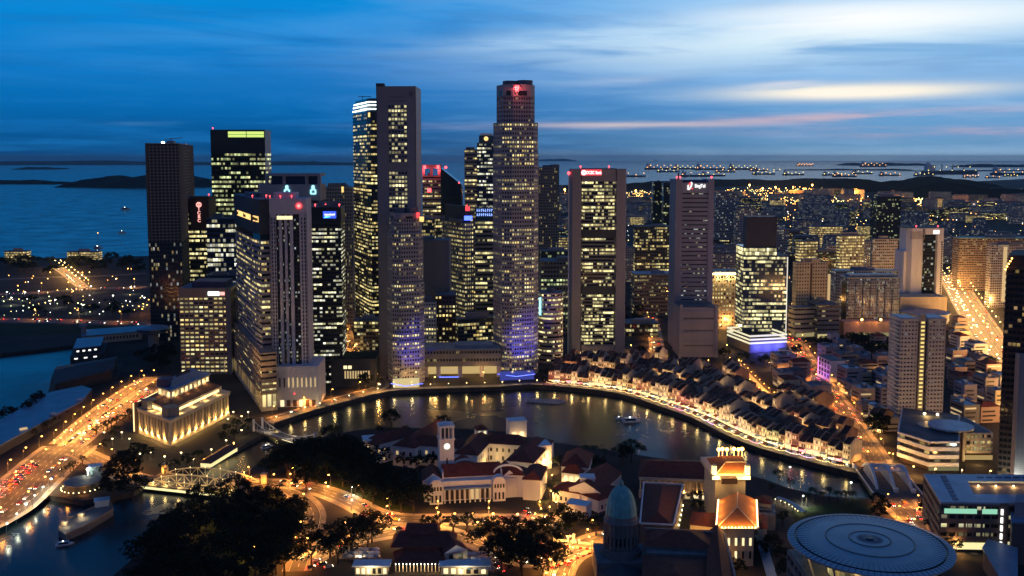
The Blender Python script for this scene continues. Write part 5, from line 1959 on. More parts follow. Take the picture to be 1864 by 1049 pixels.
# ------------------------------------------------------------ the disc-roofed court
def disc():
 cx, cy = G(1583, 989, 66)
 Rr = 147 / F * cy * 1.01
 r = thing('disc_roofed_court', 'court building under a huge saucer roof with radial ribs and two rings', 'building', (cx, cy, 0))
 FOOT.append((cx, cy, Rr))
 zc = 66
 prof = [(0, zc - 6.5), (Rr * .45, zc - 6), (Rr * .8, zc - 3.4), (Rr * .97, zc - 1.2), (Rr, zc - .4), (Rr, zc), (Rr * .915, zc + .5)]
 MB().lathe(cx, cy, prof, 96).build('disc_rim', M['discrim'], r, smooth=False)
 MB().lathe(cx, cy, [(Rr * .915, zc + .5), (Rr * .915, zc + .1), (Rr * .885, zc + .1), (Rr * .885, zc + .6)], 96).build('dark_gutter', M['black'], r)
 MB().lathe(cx, cy, [(Rr * .885, zc + .6), (Rr * .53, zc + 1.3), (Rr * .25, zc + 1.6), (0, zc + 1.7)], 96).build('roof', M['disc'], r)
 for f, h in ((.53, 1.32), (.25, 1.62)):
  MB().lathe(cx, cy, [(Rr * f - .22, zc + h - .1), (Rr * f - .22, zc + h + .18), (Rr * f + .22, zc + h + .16), (Rr * f + .22, zc + h - .2)], 96).build('ring_joint', M['black'], r)
 mb = MB()
 for k in range(84):
  a = 2 * PI * k / 84
  c, s = math.cos(a), math.sin(a)
  mb.bar((cx + Rr * .04 * c, cy + Rr * .04 * s, zc + 1.72), (cx + Rr * .885 * c, cy + Rr * .885 * s, zc + .64), .15)
 for k in range(84):
  a = 2 * PI * k / 84
  c, s = math.cos(a), math.sin(a)
  mb.bar((cx + Rr * .92 * c, cy + Rr * .92 * s, zc + .5), (cx + Rr * .998 * c, cy + Rr * .998 * s, zc + .02), .16)
 tag(mb.build('roof_rib', M['navy'], r), kind='stuff')
 MB().cyl(cx, cy, zc + 1.7, zc + 2.1, Rr * .045, n=20).build('centre_boss', M['black'], r)
 MB().cyl(cx, cy, zc - 12, zc - 6, Rr * .5, n=40, cap=False).build('glazed_drum', W['disc_glass'], r)
 for k in range(12):
  a = 2 * PI * (k + .4) / 12
  c, s = math.cos(a), math.sin(a)
  MB().bar((cx + Rr * .62 * c, cy + Rr * .62 * s, zc - 24), (cx + Rr * .86 * c, cy + Rr * .86 * s, zc - 2.6), .8).build('strut', M['steel'], r)
 p = rect(cx, cy + 2, Rr * 1.6, Rr * 1.5)
 floors(r, p, 0, zc - 14, 5.2, 2.6, M['stone'], W['sq_few'], 5, .8, 1.2)
 MB().prism(inset(p, .5), zc - 12.8, zc - 12.4).build('terrace', M['paving'], r)
 for dx in (-.4, .05, .5):
  lamp_light('terrace_light', (cx + dx * Rr, cy - Rr * .62, zc - 10), 1800, WRM, r)

M['disc'] = plain('saucer_roof_panels', (0.19, 0.29, 0.35), rough=.42, var=.16, scale=.12, spec=.5)
M['discrim'] = plain('saucer_rim_panels', (0.30, 0.36, 0.42), rough=.4, var=.1, scale=.2, spec=.5)
W['disc_glass'] = winmat('drum_glazing', .7, WARM, PALE, .8, mull=.05)
disc()

# ------------------------------------------------------------ civic buildings in front of the river
def Pz(l, z):
 return [G(*q, z) for q in l]

def wing(r, p, z0, ze, h, kind='hip', wall=None, rf=None, over=.7):
 """one building wing: walls to the eaves ze, then a tiled roof h high"""
 MB().prism(inset(ccw(p), 0), z0, ze).build('wall', wall or M['white'], r)
 mb = MB()
 if kind == 'hip':
  mb.hip(p, ze, h, 0, over)
 elif kind == 'gable':
  p = ccw(p)
  if math.dist(p[0], p[1]) < math.dist(p[1], p[2]):
   p = p[1:] + p[:1]
  mb.gable(p, ze, h, 0, 1, over)
 else:
  mb.prism(inset(p, -over * .4), ze, ze + h, 1)
 return mb.build('roof', [rf or M['redtile'], wall or M['white']], r)

def axis_box(a, b, w):
 """rectangle of width w about the line a-b"""
 a, b = Vector(a[:2]), Vector(b[:2])
 d = (b - a).normalized()
 n = Vector((-d.y, d.x)) * w / 2
 return ccw([tuple(a - n), tuple(b - n), tuple(b + n), tuple(a + n)])

def wrow(r, a, b, n, z0, z1, frac=.45, lit=0.0, seed=1, t0=.05, t1=.95, mat=None, out=.08, dark='black', name='window'):
 rr = random.Random(seed)
 for k in range(n):
  t = t0 + (t1 - t0) * k / n
  w = (t1 - t0) / n * frac
  m_ = (mat or M['g_dimwarm']) if rr.random() < lit else M[dark]
  face_panel(r, name, a, b, t + (t1 - t0) / n * (1 - frac) / 2, t + (t1 - t0) / n * (1 + frac) / 2, z0, z1, m_, out, .05)

def edge_front(p):
 """the wall edge that faces the camera most squarely"""
 p = ccw(p)
 return max(((p[i], p[(i + 1) % len(p)]) for i in range(len(p))), key=lambda e: (e[1][0] - e[0][0]))

def empress_place():
 za = 14.0
 c = G(830, 830)
 r = thing('riverside_museum', 'long white museum of red roofed wings along the river bend behind the clock tower', 'building', (c[0], c[1], 0))
 ws = [((735, 803), (806, 762), 17), ((671, 797), (748, 777), 13), ((748, 793), (842, 800), 15), ((848, 816), (884, 779), 16),
    ((878, 789), (962, 794), 15), ((946, 828), (985, 789), 18)]
 for i, (s, e, w) in enumerate(ws):
  p = axis_box(G(*s, za + 4), G(*e, za + 4), w)
  wing(r, p, 0, za - i * .12, 5.5 - i * .1, 'hip')
  for j in range(4):
   q = ccw(p)
   a, b = q[j], q[(j + 1) % 4]
   if b[0] - a[0] > 3 or (b[1] - a[1] > 10):
    n = max(2, round(math.dist(a, b) / 5))
    wrow(r, a, b, n, 8.0, 10.6, .36, .28, i * 4 + j)
    wrow(r, a, b, n, 2.0, 5.0, .36, .40, i * 4 + j + 50)
 for px, py, w, d, h in ((674, 802, 10, 12, 15), (985, 812, 11, 13, 15), (940, 778, 13, 10, 19)):
  g = G(px, py, 14)
  p = rect(*g, w, d, .25)
  wing(r, p, 0, h, 1.2, 'flat', M['white'], M['roofblue'])
  a, b = edge_front(p)
  wrow(r, a, b, 2, 7.5, 12, .5, .8, 3, mat=M['g_warm2'])
  wrow(r, a, b, 2, 1.5, 5.5, .5, .8, 4, mat=M['g_warm2'])
  e = on_face(a, b, .5, 6, 4)
  lamp_light('wall_light', e, 3500, WRM, r)
 g = G(876, 790, 16)
 p = rect(*g, 8, 8, .25)
 wing(r, p, 10, 20, 3, 'hip')
 a, b = edge_front(p)
 wrow(r, a, b, 2, 16, 19, .5, 1, 2, mat=M['g_warm2'])
 for px, py, z in ((868, 838, 4), (900, 842, 4), (765, 822, 4), (795, 826, 4), (712, 822, 5), (815, 775, 16), (998, 836, 4)):
  lamp_light('court_light', (*G(px, py, z), z), 5000, WRM, r)

def clock_tower():
 Y = 592
 x = X(808, Y) + .2
 r = thing('clock_tower', 'slender white clock tower with a domed belfry and a lit round clock', 'clock tower', (x, Y, 0))
 w = 9.0
 ang = .22
 zt = VZ(768, Y)
 zc = VZ(809, Y)
 z1 = VZ(836, Y)
 zb = VZ(798, Y)
 MB().box(x, Y, 0, w * 1.18, w * 1.18, z1 - 10, ang).box(x, Y, z1 - 10, w * 1.28, w * 1.28, 1.2, ang).build('base', M['white'], r)
 MB().box(x, Y, z1 - 8.8, w, w, zb - z1 + 8.8, ang).box(x, Y, zb, w * 1.12, w * 1.12, 1, ang).build('shaft', M['white'], r)
 for k, (dx, dy, rot) in enumerate(((math.sin(ang), -math.cos(ang), ang), (math.cos(ang), math.sin(ang), ang + PI / 2))):
  n = 20
  cx, cy = x + dx * (w / 2 + .12), Y + dy * (w / 2 + .12)
  t = Vector((math.cos(rot), math.sin(rot), 0))
  mb = MB()
  mb.face([(cx + t.x * 1.9 * math.cos(2 * PI * i / n), cy + t.y * 1.9 * math.cos(2 * PI * i / n), zc + 1.9 * math.sin(2 * PI * i / n)) for i in range(n)])
  f = mb.build('clock_face', M['g_clock'], r)
  cx, cy = cx + dx * .1, cy + dy * .1
  MB().bar((cx, cy, zc), (cx + t.x * .9, cy + t.y * .9, zc + .3), .22).bar((cx, cy, zc), (cx - t.x * .2, cy - t.y * .2, zc + 1.4), .18).build('clock_hands', M['black'], f)
 mb = MB()
 hb = 7.0
 for i in range(4):
  for t in (-.42, -.14, .14, .42):
   a = ang + i * PI / 2
   cx, cy = x + math.cos(a) * w * .47 - math.sin(a) * w * t, Y + math.sin(a) * w * .47 + math.cos(a) * w * t
   mb.box(cx, cy, zb + 1, .8, .8, hb, a)
 mb.box(x, Y, zb + 1, w * .55, w * .55, hb, ang, 1)
 mb.box(x, Y, zb + 1 + hb, w * 1.1, w * 1.1, 1.2, ang)
 mb.build('belfry', [M['white'], M['darkgrey']], r)
 zz = zb + 2.2 + hb
 prof = [(w * .45, zz), (w * .45, zz + .8)] + [(w * .44 * math.cos(a * PI / 18), zz + .8 + (zt - zz - 1.5) * math.sin(a * PI / 18)) for a in range(0, 10)]
 MB().lathe(x, Y, prof, 20).bar((x, Y, zt - 1), (x, Y, zt + 2.5), .35).build('dome', M['white'], r, smooth=True)
 wrow(r, *edge_front(rect(x, Y, w * 1.0, w * 1.0, ang)), 1, z1 - 4, z1 + 2, .12, 0, 1, out=.15)

def theatre():
 c = G(865, 930)
 r = thing('twin_theatre', 'white theatre and hall with red roofs and two curved pediments on its front', 'building', (c[0], c[1], 0))
 Y = 566
 a, b = (X(768, Y), Y), (X(950, Y), Y + 9)
 d = Vector((b[0] - a[0], b[1] - a[1])).normalized()
 n = Vector((-d.y, d.x))

 def bx(t0, t1, d0, d1):
  L = math.dist(a, b)
  P = lambda t, k: (a[0] + d.x * L * t + n.x * k, a[1] + d.y * L * t + n.y * k)
  return [P(t0, d0), P(t1, d0), P(t1, d1), P(t0, d1)]
 wing(r, bx(.0, .95, 3, 22), 0, 11.5, .8, 'flat')
 rf = wing(r, bx(.20, .80, 7, 24), 11.5, 13.6, 5.6, 'gable')
 wing(r, bx(0, .19, 5, 24), 11, 12.6, 4.6, 'gable')
 wing(r, bx(.81, .96, 5, 24), 11, 12.4, 4.4, 'gable')
 for t in (.195, .805):
  MB().prism(bx(t - .006, t + .006, 5, 25), 11, 17.2).build('parapet', M['white'], r)
 A, B = bx(.18, .70, 1.8, 2)[:2]
 MB().prism(bx(.20, .68, -1.5, 3.2), 8.2, 9.0, 0, bottom=True).build('veranda_roof', M['roofblue'], r)
 for k in range(10):
  t = .205 + k * .052
  MB().box(*bx(t, t, -1.0, 0)[0], 0, .8, .8, 8.2).build('column', M['white'], r)
 wrow(r, A, B, 9, .6, 6.8, .62, 0.12, 3, out=-1, dark='brown')
 for t0, t1 in ((.05, .185), (.70, .83)):
  p = bx(t0, t1, -2.2, 6)
  mb = MB().prism(p, 0, 12.2)
  m = [(p[0][0] + (p[1][0] - p[0][0]) * (.5 - .46 * math.cos(PI * k / 8)), p[0][1] + (p[1][1] - p[0][1]) * (.5 - .46 * math.cos(PI * k / 8)), 12.2 + 3.2 * math.sin(PI * k / 8)) for k in range(9)]
  back = [(x + n.x * 6, y + n.y * 6, z) for x, y, z in m]
  mb.face(m).face(list(reversed(back))) if False else None
  mb.face(m)
  for i in range(8):
   mb.face([m[i], back[i], back[i + 1], m[i + 1]])
  mb.build('pavilion', M['white'], r)
  wrow(r, p[0], p[1], 4, 8.4, 10.8, .6, 0, 2)
  wrow(r, p[0], p[1], 3, 1.2, 5.6, .5, 0, 2)
 # halls behind
 for (s, e, w, z0, h, k) in (((868, 844), (958, 848), 13, 14, 4.5, 'hip'), ((842, 828), (850, 846), 13, 13, 4.5, 'gable'), ((968, 862), (980, 838), 11, 13, 4, 'hip')):
  wing(r, axis_box(G(*s, z0 + 4), G(*e, z0 + 4), w), 0, z0, h, k)
 # curved gables over the hall ends
 for px, py, z, w in ((925, 862, 14, 9), (848, 852, 13, 9)):
  g = G(px, py, z)
  m = [(g[0] + w * math.cos(PI * k / 10), g[1], z + 5.5 * math.sin(PI * k / 10)) for k in range(11)]
  mb = MB()
  for i in range(10):
   u, v = m[i], m[i + 1]
   mb.bar(u, v, 1.1)
  mb.build('curved_gable', M['white'], r)
 # side street wall lights
 sp = bx(.95, .95, 3, 26)
 face_panel(r, 'side_wall', sp[0], sp[2], 0, 1, 0, 11.8, M['white'], .6, .6)
 wrow(r, sp[0], sp[2], 7, 2, 6, .4, .2, 5, out=.7)
 wrow(r, sp[0], sp[2], 7, 7.5, 10, .4, .1, 6, out=.7)
 for t in (.1, .5, .9):
  q = on_face(sp[0], sp[2], t, 2.2, 3)
  lamp_light('wall_light', q, 2500, WRM, r)

def arts_house():
 c = G(1060, 890)
 r = thing('old_assembly_house', 'old white assembly house of red hipped roofs with a lit two storey porch', 'building', (c[0], c[1], 0))
 for (s, e, w, z0, h, k) in (((1046, 850), (1055, 825), 17, 13, 6.5, 'hip'), ((1064, 893), (1104, 858), 20, 10, 5.5, 'gable'), ((1015, 884), (1064, 893), 14, 7.6, 4, 'hip'), ((1072, 905), (1125, 888), 16, 7.4, 4, 'hip')):
  p = axis_box(G(*s, z0), G(*e, z0), w)
  wing(r, p, 0, z0, h, k)
  a, b = edge_front(p)
  wrow(r, a, b, max(2, round(math.dist(a, b) / 4)), 1.5, 4, .4, .3, int(s[0]))
 p = axis_box(G(1026, 858, 12), G(1060, 862, 12), 7)
 wing(r, p, 0, 12.4, 5, 'hip')
 a, b = edge_front(p)
 wrow(r, a, b, 3, 7, 10.6, .5, 1, 1, mat=M['g_warm2'])
 wrow(r, a, b, 3, 1.2, 4.6, .6, 1, 1, mat=M['g_warm2'])
 for t in (.1, .9):
  lamp_light('porch_light', on_face(a, b, t, 5, 4), 2600, WRM, r)
 p = axis_box(G(1056, 872, 14), G(1082, 872, 14), 8)
 wing(r, p, 0, 15, 1.0, 'flat')
 a, b = edge_front(p)
 wrow(r, a, b, 1, 11.5, 13.6, .5, 1, 1, t0=.5, mat=M['g_warm2'])
 MB().prism(axis_box(G(1034, 912, 8), G(1072, 918, 8), 9), 0, 8.2).build('flat_roof_extension', M['white'], r)

def parliament():
 c = G(1340, 930)
 r = thing('floodlit_parliament', 'floodlit parliament house with glowing orange hipped roofs and a truncated pyramid', 'building', (c[0], c[1], 0))
 # long colonnaded wing
 w = root_for('colonnaded_wing', 'long red roofed wing with a row of tall columns joined to the floodlit house', [G(1165, 892), G(1305, 900), G(1300, 860), G(1170, 855)], cat='building')
 p = [G(1163, 868, 13), G(1306, 874, 13), G(1303, 832, 16), G(1168, 829, 16)]
 MB().prism(inset(ccw(p), 2.0), 0, 12.6).build('wall', M['tan'], w)
 MB().hip(p, 13, 5.2, 0, .8, .12).build('roof', M['redtile'], w)
 a, b = edge_front(p)
 MB().prism([on_face(a, b, 0, 0, 1)[:2], on_face(a, b, 1, 0, 1)[:2], on_face(a, b, 1, 0, -1.2)[:2], on_face(a, b, 0, 0, -1.2)[:2]], 11.4, 13.1, 0, bottom=True).build('entablature', M['cream'], w)
 for k in range(13):
  q = on_face(a, b, .02 + k * .08, 0, 0)
  MB().cyl(q[0], q[1], 4.4, 11.4, .55, .48, n=10).build('column', M['cream'], w)
  if k % 2:
   lamp_light('column_light', (q[0], q[1] - 1.0, 5.0), 500, WRM, w, radius=.3)
 MB().prism([on_face(a, b, 0, 0, 1.5)[:2], on_face(a, b, 1, 0, 1.5)[:2], on_face(a, b, 1, 0, -2)[:2], on_face(a, b, 0, 0, -2)[:2]], 0, 4.4).build('base', M['cream'], w)
 for k in range(5):
  face_panel(w, 'window', a, b, .48 + k * .11, .54 + k * .11, 1, 3.4, M['g_warm2'] if k > 1 else M['g_dimwarm'], 1.65, .1)
 # dormer slots
 for k in range(10):
  q = on_face(a, b, .1 + k * .085, 13.6, -1.6)
  MB().box(q[0], q[1], 13.6, 1.0, 1.0, .9).build('roof_vent', M['brown'], w)
 # lower hipped hall
 z = 21
 p = [G(1305, 961, z), G(1378, 961, z), G(1376, 910, z), G(1309, 910, z)]
 MB().prism(inset(ccw(p), 1.5), 0, z - .3).build('wall', M['cream'], r)
 A, B, C, D = [Vector(q) for q in ccw(p)]
 mb = MB()
 zt = z + 4.8
 m0, m1 = (A + B) / 2, (C + D) / 2
 r0 = m0 + (m1 - m0) * .42
 mb.face([(*A, z), (*B, z), (*r0, zt)])
 mb.face([(*B, z), (*C, z), (*m1, zt), (*r0, zt)])
 mb.face([(*D, z), (*A, z), (*r0, zt), (*m1, zt)])
 mb.face([(*C, z), (*D, z), (*m1, zt)])
 mb.build('lower_roof', M['orangetile'], r)
 MB().bar((*r0, zt + .1), (*m1, zt + .1), .5).bar((*r0, zt + .1), (*A, z + .15), .4).bar((*r0, zt + .1), (*B, z + .15), .4).build('ridge_cap', M['cream'], r)
 MB().prism(inset(ccw(p), -.9), z - .5, z, 0, bottom=True).build('eaves', M['cream'], r)
 a, b = edge_front(p)
 wrow(r, a, b, 5, 4, 8, .3, .6, 3, mat=M['g_warm2'], out=-1.3)
 wrow(r, a, b, 5, 11, 15, .3, .6, 4, mat=M['g_warm2'], out=-1.3)
 # rows of little eaves lamps
 for (u, v) in ((D, A), (B, C), (A, B)):
  n = 15 if (v - u).length > 30 else 12
  nr = Vector(((v - u).y, -(v - u).x)).normalized()
  for k in range(n):
   q = u + (v - u) * ((k + .5) / n)
   MB().box(q.x + nr.x * .35, q.y + nr.y * .35, z + .02, .55, .55, .6).build('eaves_lamp', M['g_eave'], r)
  for k in range(4):
   q = u + (v - u) * ((k + .5) / 4)
   lamp_light('eaves_light', (q.x + nr.x * .1, q.y + nr.y * .1, z + 2.2), 1800, (1, .50, .10), r, radius=.5)
 # upper block with truncated pyramid
 Yb = 529
 z2 = 28.5
 x0, x1 = X(1306, Yb), X(1376, Yb)
 p2 = [(x0 + 2, Yb), (x1 - 2, Yb), (x1 - 2, Yb + 30), (x0 + 2, Yb + 30)]
 MB().prism(p2, 0, z2).build('upper_wall', M['cream'], r)
 MB().prism(inset(p2, -2.2), z2, z2 + 2.4, 0, bottom=True).build('cornice', M['cream'], r)
 face_panel(r, 'cornice_light', (x0 - .2, Yb - 2.2), (x1 + .2, Yb - 2.2), 0, 1, z2 + .2, z2 + 2.0, M['g_gold'], .2, .15)
 zt2 = z2 + 6.6
 q2 = inset(p2, 1.0)
 q3 = [(X(1323, 549), Yb + 9), (X(1361, 549), Yb + 9), (X(1361, 549), Yb + 21), (X(1323, 549), Yb + 21)]
 mb = MB()
 for i in range(4):
  mb.face([(*q2[i], z2 + 2.4), (*q2[(i + 1) % 4], z2 + 2.4), (*q3[(i + 1) % 4], zt2), (*q3[i], zt2)])
 mb.face([(*k, zt2) for k in q3])
 mb.build('pyramid_roof', M['orangetile'], r)
 MB().bar((*q2[0], z2 + 2.5), (*q3[0], zt2 + .1), .4).bar((*q2[1], z2 + 2.5), (*q3[1], zt2 + .1), .4).bar((*q3[0], zt2 + .1), (*q3[1], zt2 + .1), .5).build('ridge_cap', M['cream'], r)
 for u in (x0 + 1.2, x1 - 1.2):
  MB().box(u, Yb - .6, z2 + 2.4, 2.2, 2.2, 6).build('corner_pylon', M['cream'], r)
  MB().box(u, Yb - .6, z2 + 2.8, 2.4, 2.4, 4.8).build('pylon_light', M['g_gold'], r)
 for k in range(5):
  t = k / 4
  x = x0 + 4 + (x1 - x0 - 8) * t
  lamp_light('pyramid_light', (x, Yb - .6, z2 + 5), 2400, (1, .48, .10), r, radius=.6)
 for k, dx in enumerate((-7, -4.6, -2.2, 2.2, 4.6, 7)):
  x, y = (q3[0][0] + q3[1][0]) / 2 + dx, Yb + 22 + (k % 2)
  MB().bar((x, y, zt2 - 1), (x, y, zt2 + 3.0), .2).ball((x, y, zt2 + 3.4), 1.1).build('beacon_lamp', M['g_sodium'], r)
 MB().box(X(1341, Yb - 8), Yb - 4, z + 6.3, 9, 4, 3.2).build('roof_hatch', M['brown'], r)
 for u in (.1, .9):
  lamp_light('side_light', (x0 + (x1 - x0) * u, Yb - 3.5, z + 9), 2600, (1, .62, .2), r)
 # side ranges
 for px in ([(1256, 955), (1304, 960), (1306, 935), (1262, 932)], [(1380, 962), (1396, 962), (1394, 940), (1380, 940)], [(1378, 915), (1404, 918), (1402, 905), (1378, 905)]):
  p = Pz(px, 11)
  wing(r, p, 0, 11, 2.5, 'hip', M['cream'])
 p = Pz([(1382, 936), (1412, 938), (1410, 916), (1382, 915)], 9)
 MB().prism(p, 0, 8.6).build('flat_wing', M['paving'], r)
 for k in range(7):
  t = .07 + k * .14
  for j in range(2):
   q = Vector(p[0]) * (1 - t) + Vector(p[1]) * t
   q2_ = Vector(p[3]) * (1 - t) + Vector(p[2]) * t
   v = q + (q2_ - q) * (.3 + .4 * j)
   MB().box(v.x, v.y, 8.6, .9, 3.4, .3).build('skylight', M['darkglass'], r)

M['orangetile'] = tiles('orange_clay_tile', (0.42, 0.15, 0.055), dark=.7)
M['g_eave'] = glow('eaves_lamp_light', (1.0, .70, .45), 4)
M['g_gold'] = glow('golden_strip_light', (1.0, .74, .26), 2.2)

def supreme_court():
 Y = 466
 x = X(1137, Y)
 r = thing('domed_courthouse', 'old stone courthouse with a green copper dome on a columned drum', 'building', (x, Y, 0))
 rd = 33.5 / F * Y
 zt = VZ(884, Y)
 zd = VZ(936, Y)
 h = zt - zd
 prof = [(rd * .86 * math.cos(t), zd + h * math.sin(t)) for t in [PI / 2 * k / 12 for k in range(12)]] + [(rd * .1, zt), (0, zt)]
 MB().lathe(x, Y, prof, 36).build('dome', M['copper'], r, smooth=True)
 mb = MB()
 for k in range(18):
  a = 2 * PI * k / 18
  pts = [(x + q * 1.005 * math.cos(a), Y + q * 1.005 * math.sin(a), z_) for q, z_ in prof[:11]]
  mb.path(pts, .18)
 tag(mb.build('dome_rib', M['copper'], r), kind='stuff')
 MB().cyl(x, Y, zt - .3, zt + 1.6, 1.1, n=12).ball((x, Y, zt + 2.2), .8).build('finial', M['copper'], r)
 z0, z1 = VZ(1000, Y), zd
 MB().cyl(x, Y, z0 - 1, z1 - 1.0, rd * .80, n=36).build('drum_wall', M['stone'], r)
 MB().lathe(x, Y, [(rd * .88, z1 - 3.2), (rd * .98, z1 - 3.2), (rd * .98, z1 - 2.2), (rd * .9, z1 - 2.0), (rd * .88, z1 + .4), (rd * .8, z1 + .4)], 36).build('cornice', M['stone'], r)
 for k in range(24):
  a = 2 * PI * k / 24
  MB().cyl(x + rd * .93 * math.cos(a), Y + rd * .93 * math.sin(a), z0 + 2, z1 - 3.2, .42, .38, n=8).build('column', M['stone'], r)
 for k in range(24):
  a = 2 * PI * (k + .5) / 24
  MB().box(x + rd * .81 * math.cos(a), Y + rd * .81 * math.sin(a), z0 + 4, .2, 1.1, 4.2, a).build('drum_window', M['black'], r)
 MB().lathe(x, Y, [(rd * 1.14, z0 - 2), (rd * 1.14, z0 + .8), (rd * 1.05, z0 + .8), (rd * 1.05, z0 + 2), (rd * .8, z0 + 2)], 36).build('drum_base', M['stone'], r)
 MB().box(x, Y, 0, rd * 2.9, rd * 2.7, z0 - 2).build('crossing_block', M['stone'], r)
 # portico gable in front
 zf = z0 - 6
 p = rect(x - 1, Y - 22, 22, 18)
 MB().prism(p, 0, zf).build('portico', M['stone'], r)
 mb = MB().gable([p[1], p[2], p[3], p[0]], zf, 4.6, 0, 1, .6)
 mb.build('pediment_roof', [M['darkgrey'], M['stone']], r)
 # wings
 z = 18.5
 for px, k in (([(1176, 1010), (1240, 1012), (1246, 972), (1178, 968)], 'flat'),):
  pass
 def wg(px, zz, hh, kind, rm='redtile'):
  p = Pz(px, zz)
  return wing(r, p, 0, zz, hh, kind, M['stone'], M[rm])
 wg([(1174, 992), (1300, 1000), (1296, 966), (1180, 962)], 20, 4.0, 'hip')
 wg([(1286, 1080), (1345, 1080), (1318, 972), (1292, 968)], 20, 4.2, 'gable')
 wg([(1170, 1080), (1285, 1080), (1286, 1018), (1172, 1012)], 17.5, 3.2, 'hip')
 p = Pz([(1176, 1008), (1290, 1012), (1290, 1000), (1178, 996)], 18)
 MB().prism(p, 0, 18.4).build('court_range', M['stone'], r)
 a, b = edge_front(p)
 wrow(r, a, b, 9, 14, 17, .35, .0, 3)
 for q0, q1 in (((1174, 964), (1318, 972)), ((1318, 972), (1345, 1080))):
  MB().path([(*G(*q0, 21), 21.4), (*G(*q1, 21), 21.4)], 1.1).build('parapet', M['stone'], r)
 # left wing roof with a lit side
 p = Pz([(1165, 955), (1226, 958), (1243, 884), (1172, 880)], 19)
 wl = root_for('red_roof_wing', 'broad red roofed wing behind the green dome with lamps down one side', p, cat='building')
 wing(wl, p, 0, 19, 3.0, 'hip', M['stone'])
 MB().path([(*q, 19.6) for q in ccw(p) + [ccw(p)[0]]], .8).build('parapet', M['white'], wl)
 pc = ccw(p)
 for i in range(4):
  a, b = pc[i], pc[(i + 1) % 4]
  if a[0] > centroid(p)[0] and b[0] > centroid(p)[0]:
   for k in range(8):
    q = on_face(a, b, .08 + k * .12, 9, .6)
    MB().box(q[0], q[1], 8.5, .5, .5, .9).build('wall_lamp', M['g_warm'], wl)
    if k % 2:
     lamp_light('wall_lamp_light', on_face(a, b, .08 + k * .12, 9, 1.4), 900, WRM, wl, radius=.3)
 # small dome
 Ys = 452
 xs = X(1231, Ys)
 s = thing('small_copper_dome', 'small ribbed pale green dome on a low drum near the lower frame edge', 'dome', (xs, Ys, 0))
 rs = 22 / F * Ys
 zs = VZ(1012, Ys)
 zb_ = VZ(1034, Ys)
 prof = [(rs * math.cos(t), zb_ + (zs - zb_) * math.sin(t)) for t in [PI / 2 * k / 8 for k in range(8)]] + [(0, zs)]
 MB().lathe(xs, Ys, prof, 24).build('dome', M['copper'], s, smooth=True)
 MB().cyl(xs, Ys, 0, zb_, rs * 1.02, n=24).build('drum', M['stone'], s)
 MB().cyl(xs, Ys, zs - .3, zs + 1.3, .7, n=8).build('finial', M['copper'], s)
 mb = MB()
 for k in range(20):
  a = 2 * PI * k / 20
  mb.path([(xs + q * 1.01 * math.cos(a), Ys + q * 1.01 * math.sin(a), z_) for q, z_ in prof], .12)
 tag(mb.build('dome_rib', M['roofwhite'], s), kind='stuff')

